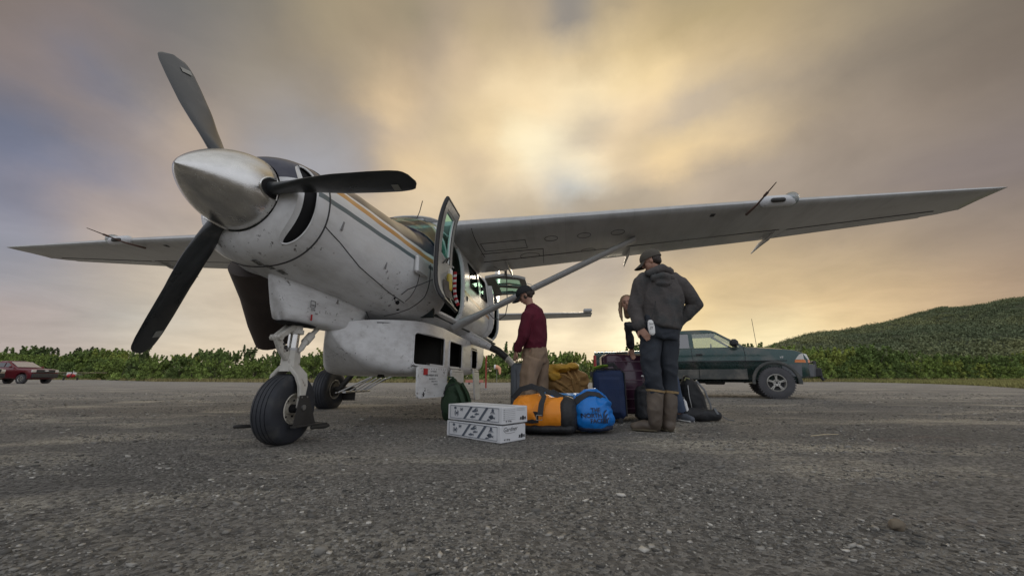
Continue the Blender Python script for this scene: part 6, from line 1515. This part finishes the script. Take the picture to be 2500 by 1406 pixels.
blob('roll_body', mb, BAGBLK, o, .009, 3, .006, (8,8,8), post=flat_)
mb = MB(); mb.loft(flatbar([(.15,-.10,.09),(.15,-.03,.155),(.15,.04,.11)], [.03]*3, .006, (.0,-.4,1))); mb.tube([(.24,-.03,.06),(.30,-.05,.02),(.37,-.05,.012)], .006, 6); build(mb, 'strap', GREYPL, o)

g = G(2192, 1290); st = empty('stone', (g.x, g.y, 0), .4, 'tan stone added as stand-in for a smudge on the gravel at the lower right', 'stone')  # added stand-in for a blurred mark
mb = MB(); mb.ell((0,0,.012),(.030,.022,.018), n=10, m=7); mb.ell((.015,.008,.010),(.02,.02,.014), n=8, m=6); blob('stand_in_stone', mb, mat('tan_stone', (.17,.14,.10), .9, var=.3, vscale=30), st, .004, 1, .004, (40,40,40), .002)
# ------------------------------------------------------------------ people
SKIN = mat('skin', (.42,.235,.165), .55, var=.08, vscale=14); HAIR = mat('dark_hair', (.035,.024,.018), .6, bump=.5, bscale=70, aniso=(1,1,.25)); BLOND = mat('fair_hair', (.26,.17,.10), .6, bump=.6, bscale=70, aniso=(1,1,.2))
def vv(pts): return [Vector(p) for p in pts]
def hand(mb, wrist, dirn, palm_n, thumb_side, s=1.0, curl=.4):
    """palm and five bent fingers; dirn = along fingers, palm_n = palm normal, thumb_side = sideways toward thumb"""
    w = Vector(wrist); d = Vector(dirn).normalized(); n = Vector(palm_n); n = (n - d*n.dot(d)).normalized(); t = d.cross(n)
    if t.dot(Vector(thumb_side)) < 0: t = -t
    mb.tube([w - d*.02*s, w + d*.03*s, w + d*.085*s], [.026*s,.036*s,.040*s], 12, up=t, ry=[.020*s,.017*s,.014*s], dome=True)
    for k, (off, ln, r) in enumerate(((.030,.070,.0088),(.010,.080,.009),(-.010,.074,.0088),(-.029,.058,.0078))):
        b = w + d*.080*s + t*off*s; c = curl*(1+.12*k); p1 = b + (d*math.cos(c*.5) + n*math.sin(c*.5))*ln*.45*s; p2 = p1 + (d*math.cos(c*1.3) + n*math.sin(c*1.3))*ln*.32*s; p3 = p2 + (d*math.cos(c*2.0) + n*math.sin(c*2.0))*ln*.25*s
        mb.tube([b - d*.02*s, p1, p2, p3], [r*s*1.15, r*s, r*s*.92, r*s*.8], 8, dome=True)
    b = w + d*.022*s + t*.028*s; p1 = b + (d*.6 + t*.8).normalized()*.040*s; p2 = p1 + (d*.9 + t*.35 + n*.2).normalized()*.032*s
    mb.tube([b, p1, p2], [.013*s,.0115*s,.0095*s], 8, dome=True)
def head(mb, c, fwd, up, s=1.0):
    """skull, jaw, nose, ears, lips and brow as overlapping volumes (c = centre of skull, fwd = facing)"""
    c = Vector(c); f = Vector(fwd).normalized(); u = Vector(up); u = (u - f*u.dot(f)).normalized(); l = u.cross(f)
    R = Matrix((f, l, u)).transposed()
    def E(x, y, z, a, b, d_): mb.ell(c + R @ Vector((x*s, y*s, z*s)), (a*s, b*s, d_*s), R, 18, 12)
    E(-.008,0,.022,.098,.076,.090); E(.022,0,-.035,.070,.062,.072); E(.045,0,-.078,.040,.040,.030)      # cranium, face, chin
    E(.070,0,.012,.024,.050,.022); E(.088,0,.034,.010,.045,.010)
    mb.tube([c + R @ Vector((.088*s,0,.018*s)), c + R @ Vector((.112*s,0,-.022*s)), c + R @ Vector((.096*s,0,-.030*s))], [.009*s,.014*s,.012*s], 10, dome=True)
    E(.082,0,-.055,.014,.026,.010); E(.060,.035,-.02,.022,.022,.022); E(.060,-.035,-.02,.022,.022,.022)
    for q in (1,-1): mb.ell(c + R @ Vector((-.004*s, q*.076*s, -.012*s)), (.017*s,.010*s,.031*s), R, 12, 8)
    return R
def face_details(par, c, R, s=1.0):
    mb = MB(); c = Vector(c)
    for q in (1,-1): mb.ell(c + R @ Vector((.083*s, q*.031*s, .008*s)), (.010*s,.013*s,.006*s), R, 10, 6)
    build(mb, 'eye', mat('eye_dark', (.03,.025,.02), .3), par)
    mb = MB()
    for q in (1,-1): mb.tube([c + R @ Vector((.094*s, q*.014*s, .027*s)), c + R @ Vector((.092*s, q*.032*s, .031*s)), c + R @ Vector((.080*s, q*.050*s, .026*s))], .0035*s, 6)
    build(mb, 'eyebrow', HAIR, par)
    mb = MB(); mb.ell(c + R @ Vector((.094*s, 0, -.056*s)), (.006*s,.022*s,.0035*s), R, 10, 6); build(mb, 'mouth', mat('lips', (.30,.10,.08), .5), par)
def cap(par, c, R, m, s=1.0, brim_len=.075, tilt=0.0, hole=True):
    c = Vector(c); mb = MB(); rr = []
    for z, a, b in ((.018,.104,.083),(.035,.107,.086),(.070,.098,.080),(.098,.075,.063),(.116,.040,.035),(.121,.006,.006)):
        rr.append([c + R @ Vector(((-.006+a*math.cos(t))*s, b*math.sin(t)*s, (z + (.010*math.cos(t) if z < .04 else 0))*s)) for t in np.linspace(0, 2*math.pi, 28, endpoint=False)])
    mb.loft(rr, (False, True)); k = build(mb, 'cap', m, par, ang=60)
    mb = MB(); g = []
    for u in np.linspace(0, 1, 6):
        row = []
        for t in np.linspace(rad(-62), rad(62), 13):
            x = -.006 + .104*math.cos(t) + brim_len*u*math.cos(t)**.6; y = .083*math.sin(t)*(1 - .12*u); z = .026 - (.020+.018*abs(math.sin(t)))*u - .010*math.sin(t)**2
            row.append(c + R @ Vector((x*s, y*s, z*s)))
        g.append(row)
    mb.loft(g, (False, False), close=False); b2 = [[p - (R @ Vector((0,0,.004))) for p in r] for r in g]; mb.loft(b2, (False, False), close=False); build(mb, 'brim', m, k, fix=False)
    if hole:
        mb = MB(); q = [c + R @ Vector(((-.006-.101)*s - .0015, yy*s, (.026 + .030*math.cos(yy/.03*math.pi/2))*s)) for yy in np.linspace(-.03,.03,9)]; mb.loft([[Vector((p.x,p.y,p.z)) for p in q], [c + R @ Vector(((-.006-.1035)*s, yy*s, .026*s)) for yy in np.linspace(-.03,.03,9)]], (False,False), close=False); build(mb, 'cap_opening', HAIR, k)
    return k
# ---- man in grey hoodie, hands on hips, back to the camera
def man_hoodie():
    Y = 4.08; g = G(1615, 1056)
    o = empty('person', (g.x, Y, 0), 0, 'tall man seen from behind in grey hoodie, cap and brown rubber boots, hands on hips', 'person')
    inv = Vector((g.x, Y, 0))
    def Q(u, v, dy=0.0): return P(u, v, Y+dy) - inv
    HC = Q(1590, 638, .0); fwd = Vector((-.80,.42,-.38)); up = Vector((-.22,.1,1))
    # body
    mb = MB(); R = head(mb, HC, fwd, up, 1.0)
    mb.tube([HC - R @ Vector((.02,0,.05)), Q(1598,668,.02), Q(1606,690,.02)], [.055,.056,.075], 14)
    mb.tube([Q(1608,690,.04), Q(1612,710,.05), Q(1616,750,.04), Q(1612,790,.02)], [.05,.09,.10,.10], 18, up=(0,1,0), ry=[.11,.16,.14,.14])
    sh_l, el_l, wr_l = Q(1568,692,.0), Q(1551,757,.03), Q(1562,800,-.06); sh_r, el_r, wr_r = Q(1657,692,.02), Q(1697,744,.06), Q(1656,784,.10)
    mb.tube([sh_l, el_l, wr_l], [.052,.040,.027], 12, dome=True); mb.tube([sh_r, el_r, wr_r], [.052,.040,.027], 12, dome=True)
    for pts in ([Q(1592,800,.02), Q(1590,880,.0), Q(1598,960,.03), Q(1601,1030,.03)], [Q(1630,800,.04), Q(1632,880,.06), Q(1634,960,.10), Q(1634,1030,.12)]): mb.tube(pts, [.085,.07,.055,.05], 14, dome=True)
    hand(mb, wr_l, Q(1576,817,-.10)-wr_l, (.3,.9,.2), (-.5,0,-1), 1.0, .15)
    hand(mb, wr_r, Vector((-.6,.5,-.5)), (-.5,-.5,0), (0,1,0), 1.0, .5)
    body = blob('body', mb, SKIN, o, .0075, 3)
    # hair under the cap
    mb = MB(); mb.ell(HC + R @ Vector((-.040,0,.0)), (.070,.080,.062), R); mb.ell(HC + R @ Vector((-.055,0,-.035)), (.045,.062,.035), R); blob('hair', mb, HAIR, o, .008, 2, .003, (40,40,15))
    cap(o, HC, R, mat('olive_cap', (.085,.075,.06), .85, var=.15, bump=.3), 1.12, .085)
    # hoodie
    HOOD = mat('charcoal_fleece', (.085,.076,.072), .92, var=.2, vscale=7, bump=.35, bscale=35, color2=(.046,.052,.053), c2=(.50,.64), dscale=2.2)
    mb = MB()
    mb.tube([Q(1606,676,.01), Q(1608,690,.01), Q(1612,712,.02), Q(1616,740,.02), Q(1617,768,.02), Q(1614,800,.02)], [.085,.135,.155,.160,.158,.165], 24, up=(0,1,0), ry=[.105,.198,.228,.222,.208,.205])
    mb.tube([sh_l+Vector((.03,0,.02)), sh_l, el_l.lerp(sh_l,.5), el_l, wr_l.lerp(el_l,.45), wr_l.lerp(el_l,.12)], [.09,.088,.076,.068,.058,.048], 16, dome=True)
    mb.tube([sh_r+Vector((-.04,0,.02)), sh_r, el_r.lerp(sh_r,.5), el_r, wr_r.lerp(el_r,.45), wr_r.lerp(el_r,.0)], [.09,.090,.080,.072,.062,.052], 16, dome=True)
    mb.tube([Q(1560,700,.0), Q(1600,682,.02), Q(1650,694,.02)], [.06,.075,.065], 14, dome=True)
    blob('hoodie', mb, HOOD, o, .010, 3, .020, (6,6,3.4), .006, seed=1)
    mb = MB(); mb.tube([Q(1582,668,-.10), Q(1598,662,-.07), Q(1618,655,-.04), Q(1636,664,-.0), Q(1640,680,.02)], [.030,.040,.048,.045,.03], 12, dome=True); mb.tube([Q(1596,680,-.12), Q(1618,674,-.13), Q(1638,678,-.09)], [.035,.05,.035], 12, dome=True); mb.tube([Q(1575,672,.05), Q(1588,660,.09), Q(1610,655,.09), Q(1634,662,.06)], [.03,.04,.04,.03], 12, dome=True); mb.ell(Q(1618,686,-.12), (.09,.045,.07))
    blob('hood', mb, HOOD, o, .009, 4, .010, (8,8,8), .003, seed=6)
    # trousers
    NAV = mat('dark_trousers', (.024,.030,.040), .75, var=.2, vscale=6, bump=.3, bscale=14)
    mb = MB(); mb.tube([Q(1611,776,.02), Q(1610,800,.02), Q(1610,828,.02)], [.135,.14,.13], 22, up=(0,1,0), ry=[.19,.20,.19])
    mb.tube([Q(1590,820,.02), Q(1588,870,.0), Q(1592,915,.0), Q(1599,955,.03)], [.105,.096,.083,.080], 18, ry=[.10,.095,.083,.08], dome=True)
    mb.tube([Q(1632,820,.04), Q(1632,870,.06), Q(1632,915,.08), Q(1634,955,.10)], [.10,.094,.082,.078], 18, dome=True)
    blob('trousers', mb, NAV, o, .010, 3, .016, (6,6,5), .005, seed=8)
    # rubber boots
    BOOT = mat('brown_rubber', (.105,.082,.062), .6, var=.25, vscale=7, color2=(.17,.13,.09), c2=(.5,.75), dscale=6); SOLE = mat('boot_sole', (.115,.095,.06), .8, var=.2); BOOTC = mat('boot_collar', (.36,.25,.12), .9, bump=.6, bscale=40)
    def boot(top, mid, ank, heel, toe, nm='boot'):
        top, mid, ank, heel, toe = vv((top, mid, ank, heel, toe)); d = (toe-heel).normalized(); ln = (toe-heel).length
        mb = MB(); mb.tube([top, mid, ank], [.082,.078,.062], 20, caps=True); mb.tube([heel+d*.05+Vector((0,0,.06)), ank], [.058,.062], 16, dome=True)
        mb.tube([heel+d*.045+Vector((0,0,.05)), heel+d*ln*.5+Vector((0,0,.062)), heel+d*ln*.82+Vector((0,0,.045))], [.045,.050,.040], 16, up=(0,0,1), ry=[.046,.054,.052], dome=True)
        def fl(p): p[2] = max(p[2], .012); return p
        b = blob(nm, mb, BOOT, o, .009, 3, .004, (9,9,7), .001, post=fl)
        mb = MB(); mb.tube([heel+d*.04+Vector((0,0,.016)), heel+d*ln*.5+Vector((0,0,.016)), heel+d*ln*.86+Vector((0,0,.016))], [.016,.014,.014], 18, up=(0,0,1), ry=[.050,.055,.052], dome=True); build(mb, 'sole', SOLE, b)
        ax = (top-mid).normalized(); mb = MB(); mb.lathe([(-.012,.078),(-.008,.090),(.012,.097),(.014,.085),(.008,.072)], top, ax, 24); build(mb, 'boot_collar', BOOTC, b)
    gg = lambda u, v: G(u, v) - inv
    h1, t1 = gg(1616,1056), gg(1540,1052); boot(Q(1600,955,.03), Q(1598,1000,.02), Q(1600,1030,.02), h1+Vector((0,.03,0)), t1+Vector((0,.06,0)))
    h2 = Vector((gg(1634,1054).x, .02, 0)); boot(Q(1634,958,.10), Q(1634,1000,.09), Q(1634,1032,.09), h2+Vector((.02,.0,0)), h2+Vector((-.04,.27,0)))
    # canister on the belt
    c = Q(1590, 798, -.20); mb = MB(); mb.tube([c+Vector((-.004,0,.045)), c+Vector((0,0,.0)), c+Vector((.004,0,-.055))], [.030,.036,.032], 16, ry=[.018,.02,.018], up=(1,0,0), dome=True); k = build(mb, 'belt_canister', WHT, o)
    mb = MB(); mb.tube([c+Vector((-.06,0.03,.045)), c+Vector((-.01,0,.075)), c+Vector((.05,.02,.045))], .008, 6); mb.tube([c+Vector((.0,.02,.07)), Q(1598,760,-.16), Q(1600,735,-.17)], .004, 5); build(mb, 'lanyard', BAGBLK, k)
    text_mesh('canister_print', 'SAFE', .022, frame(c+Vector((-.026,-.0215,.022)), (1,0,0), (0,0,1)), GREYINK, k); text_mesh('canister_print', 'JT', .034, frame(c+Vector((-.018,-.0225,-.022)), (1,0,0), (0,0,1)), INK, k)
man_hoodie()
# ---- man in the dark red sweater
def man_red():
    Y = 5.12; x0 = P(1292, 900, Y).x; inv = Vector((x0, Y, 0))
    o = empty('person', inv, 0, 'man in dark red sweater, black cap and khaki trousers looking down beside the grey suitcase', 'person')
    def Q(u, v, dy=0.0): return P(u, v, Y+dy) - inv
    HC = Q(1282, 721); fwd = Vector((-.85,.05,-.52)); up = Vector((-.45,0,1))
    mb = MB(); R = head(mb, HC, fwd, up, 1.0)
    mb.tube([HC - R @ Vector((.02,0,.05)), Q(1293,742), Q(1300,760)], [.052,.054,.07], 14)
    mb.tube([Q(1302,762), Q(1306,790), Q(1306,850)], [.08,.10,.10], 16, up=(0,1,0), ry=[.07,.09,.09])
    s1, e1, w1 = Q(1290,770,-.12), Q(1277,820,-.14), Q(1261,856,-.08); s2, e2, w2 = Q(1305,770,.18), Q(1298,822,.22), Q(1285,850,.22)
    mb.tube([s1,e1,w1], [.05,.04,.027], 12, dome=True); mb.tube([s2,e2,w2], [.05,.04,.027], 12, dome=True)
    for pts in ([Q(1306,855,-.08), Q(1291,930,-.08), Q(1286,1000,-.06)], [Q(1318,855,.08), Q(1317,930,.10), Q(1318,1000,.12)]): mb.tube(pts, [.08,.06,.045], 12, dome=True)
    hand(mb, w1, Q(1254,880,-.04)-w1, (.8,.3,0), (-.3,-.8,0), 1.05, .55); hand(mb, w2, Vector((-.4,.1,-.9)), (.6,-.6,0), (-1,0,0), 1.0, .4)
    blob('body', mb, SKIN, o, .0085, 3)
    face_details(o, HC, R)
    mb = MB(); mb.ell(HC + R @ Vector((-.030,0,.005)), (.080,.082,.075), R); mb.ell(HC + R @ Vector((-.105,0,-.020)), (.035,.035,.035), R); mb.ell(HC + R @ Vector((-.045,0,-.045)), (.045,.062,.035), R); mb.ell(HC + R @ Vector((.015,.068,-.03)), (.02,.012,.03), R); mb.ell(HC + R @ Vector((.015,-.068,-.03)), (.02,.012,.03), R)
    blob('hair', mb, HAIR, o, .008, 2, .004, (40,40,20))
    cap(o, HC, R, mat('black_cap', (.014,.014,.016), .8, bump=.2), 1.13, .085)
    KNIT = mat('maroon_knit', (.105,.008,.022), .9, var=.14, vscale=9, bump=.4, bscale=90, aniso=(1,1,.4))
    mb = MB(); mb.tube([Q(1296,748), Q(1300,760), Q(1305,785), Q(1307,815), Q(1306,838), Q(1306,848)], [.065,.125,.150,.150,.148,.140], 22, up=(1,0,0), ry=[.07,.15,.185,.175,.165,.15])
    mb.tube([s1+Vector((.03,.03,.02)), s1, e1, w1.lerp(e1,.12)], [.085,.085,.068,.045], 16, dome=True); mb.tube([s2, e2, w2.lerp(e2,.1)], [.082,.065,.045], 16, dome=True)
    blob('sweater', mb, KNIT, o, .010, 3, .015, (6,6,4), .004, seed=21)
    mb = MB(); mb.lathe([(-.02,.068),(.0,.072),(.018,.064),(.02,.055)], Q(1295,747), (Q(1290,735)-Q(1296,750)), 20); build(mb, 'collar', KNIT, o)
    mb = MB(); mb.tube([Q(1306,843), Q(1306,851)], [.155,.147], 24, up=(1,0,0), ry=[.17,.16]); build(mb, 'hem', KNIT, o)
    KH = mat('khaki_cloth', (.27,.19,.125), .85, var=.14, vscale=6, bump=.3, bscale=16)
    mb = MB(); mb.tube([Q(1306,847), Q(1307,866), Q(1306,884)], [.138,.150,.14], 20, up=(1,0,0), ry=[.14,.16,.15])
    mb.tube([Q(1302,878,-.07), Q(1291,915,-.09), Q(1289,955,-.09), Q(1284,1000,-.06), Q(1284,1006,-.06)], [.12,.108,.088,.082,.08], 18, dome=False); mb.tube([Q(1316,878,.07), Q(1318,915,.10), Q(1319,955,.12), Q(1319,1004,.12)], [.115,.10,.086,.078], 18)
    blob('trousers', mb, KH, o, .010, 3, .020, (6,6,4.5), .005, seed=25)
    for u, dy in ((1284,-.06),(1318,.12)):
        a = G(u, 1012); b = Vector((Q(u, 1000, dy).x, dy, 0)); mb = MB(); mb.tube([b+Vector((.07,0,.045)), b+Vector((-.04,0,.05)), b+Vector((-.17,0,.035))], [.045,.05,.034], 14, up=(0,0,1), ry=[.042,.048,.044], dome=True)
        def fl(p): p[2] = max(p[2], .004); return p
        blob('shoe', mb, PLASTIC, o, .009, 2, post=fl)
man_red()
# ---- woman leaning over the cases, mostly hidden by the man in the hoodie
def woman():
    Y = 5.08; inv = Vector((P(1620,900,Y).x, Y, 0))
    o = empty('person', inv, 0, 'fair-haired woman in black jacket bending down behind the tall man, hand on the plum suitcase', 'person')
    def Q(u, v, dy=0.0): return P(u, v, Y+dy) - inv
    HC = Q(1531, 741); fwd = Vector((-.30,-.92,-.08)); up = Vector((-.12,-.08,1))
    mb = MB(); R = head(mb, HC, fwd, up, .98)
    mb.tube([HC - R @ Vector((.02,0,.05)), Q(1558,762,.04), Q(1570,780,.06)], [.045,.048,.07], 12)
    mb.tube([Q(1574,786,.07), Q(1590,815,.08), Q(1618,870,.10)], [.07,.09,.10], 16, up=(0,1,0), ry=[.09,.11,.12])
    s1, e1, w1 = Q(1572,796,-.02), Q(1532,797,-.04), Q(1541,851,.05); mb.tube([s1,e1,w1], [.042,.036,.024], 12, dome=True)
    hand(mb, w1, Vector((.15,.25,-.6)), (.2,-1,0), (-1,0,0), .95, .35)
    mb.tube([Q(1590,800,.15), Q(1575,850,.2), Q(1572,870,.2)], [.042,.034,.024], 12, dome=True); hand(mb, Q(1572,870,.2), Vector((0,.1,-1)), (1,0,0), (0,1,0), .95, .3)
    for pts in ([Q(1618,870,.06), Q(1640,935,.0), Q(1660,1005,.06)], [Q(1625,870,.18), Q(1640,935,.24), Q(1640,1005,.28)]): mb.tube(pts, [.085,.06,.042], 12, dome=True)
    blob('body', mb, SKIN, o, .0085, 3)
    face_details(o, HC, R, .98)
    mb = MB(); mb.ell(HC + R @ Vector((-.030,0,.038)), (.096,.088,.084), R)
    for q in (1,-1):
        b = HC + R @ Vector((-.012, q*.082, .02)); mb.tube([b, b + Vector((-.012,.0,-.09)), b + Vector((-.014,-.03,-.19)), b + Vector((-.004,-.03,-.25))], [.028,.026,.018,.008], 10, dome=True)
    b = HC + R @ Vector((-.06,0,-.02)); mb.tube([b, b+Vector((0,.03,-.14))], [.06,.04], 12, dome=True)
    def keep(p): return p
    blob('hair', mb, BLOND, o, .008, 2, .005, (45,45,12))
    JK = mat('black_jacket', (.016,.017,.020), .6, var=.2, bump=.35, bscale=14)
    mb = MB(); mb.tube([Q(1562,772,.05), Q(1578,792,.06), Q(1598,825,.08), Q(1615,860,.08), Q(1622,880,.1)], [.07,.135,.14,.14,.14], 20, up=(0,1,0), ry=[.09,.17,.17,.165,.16])
    mb.tube([s1, e1, e1.lerp(w1,.5), w1.lerp(e1,.12)], [.070,.062,.052,.042], 14, dome=True); mb.tube([Q(1590,800,.15), Q(1575,850,.2), Q(1572,864,.2)], [.07,.055,.042], 14, dome=True)
    blob('jacket', mb, JK, o, .010, 3, .012, (8,8,6), .003, seed=31)
    JN = mat('blue_jeans', (.060,.085,.135), .85, var=.15, vscale=8, bump=.25, bscale=30)
    mb = MB(); mb.tube([Q(1620,862,.1), Q(1622,885,.12)], [.14,.14], 18, up=(0,1,0), ry=[.17,.17]); mb.tube([Q(1620,880,.06), Q(1642,935,-.02), Q(1657,985,.03), Q(1661,1003,.05)], [.10,.082,.066,.064], 16); mb.tube([Q(1628,880,.18), Q(1641,935,.24), Q(1640,1002,.28)], [.10,.08,.064], 16)
    blob('jeans', mb, JN, o, .010, 3, .010, (7,7,5), .003, seed=33)
    for u, dy, fx in ((1664,.05,.05),(1641,.28,.0)):
        b = Vector((Q(u, 1010, dy).x, dy, 0)); mb = MB(); mb.tube([b+Vector((0,.05,.05)), b+Vector((fx*.3,-.05,.05)), b+Vector((fx,-.16,.038))], [.045,.048,.036], 14, up=(0,0,1), ry=[.04,.045,.042], dome=True); mb.tube([b+Vector((0,.02,.06)), b+Vector((0,.02,.10))], [.042,.044], 12)
        def fl(p): p[2] = max(p[2], .006); return p
        k = blob('shoe', mb, mat('grey_trainer%d' % u, (.09,.10,.12), .7, var=.2), o, .008, 2, post=fl)
        mb = MB(); mb.tube([b+Vector((0,.05,.012)), b+Vector((fx*.3,-.05,.012)), b+Vector((fx,-.16,.012))], [.011,.011,.011], 14, up=(0,0,1), ry=[.046,.051,.046], dome=True); build(mb, 'sole', WHT, k)
woman()
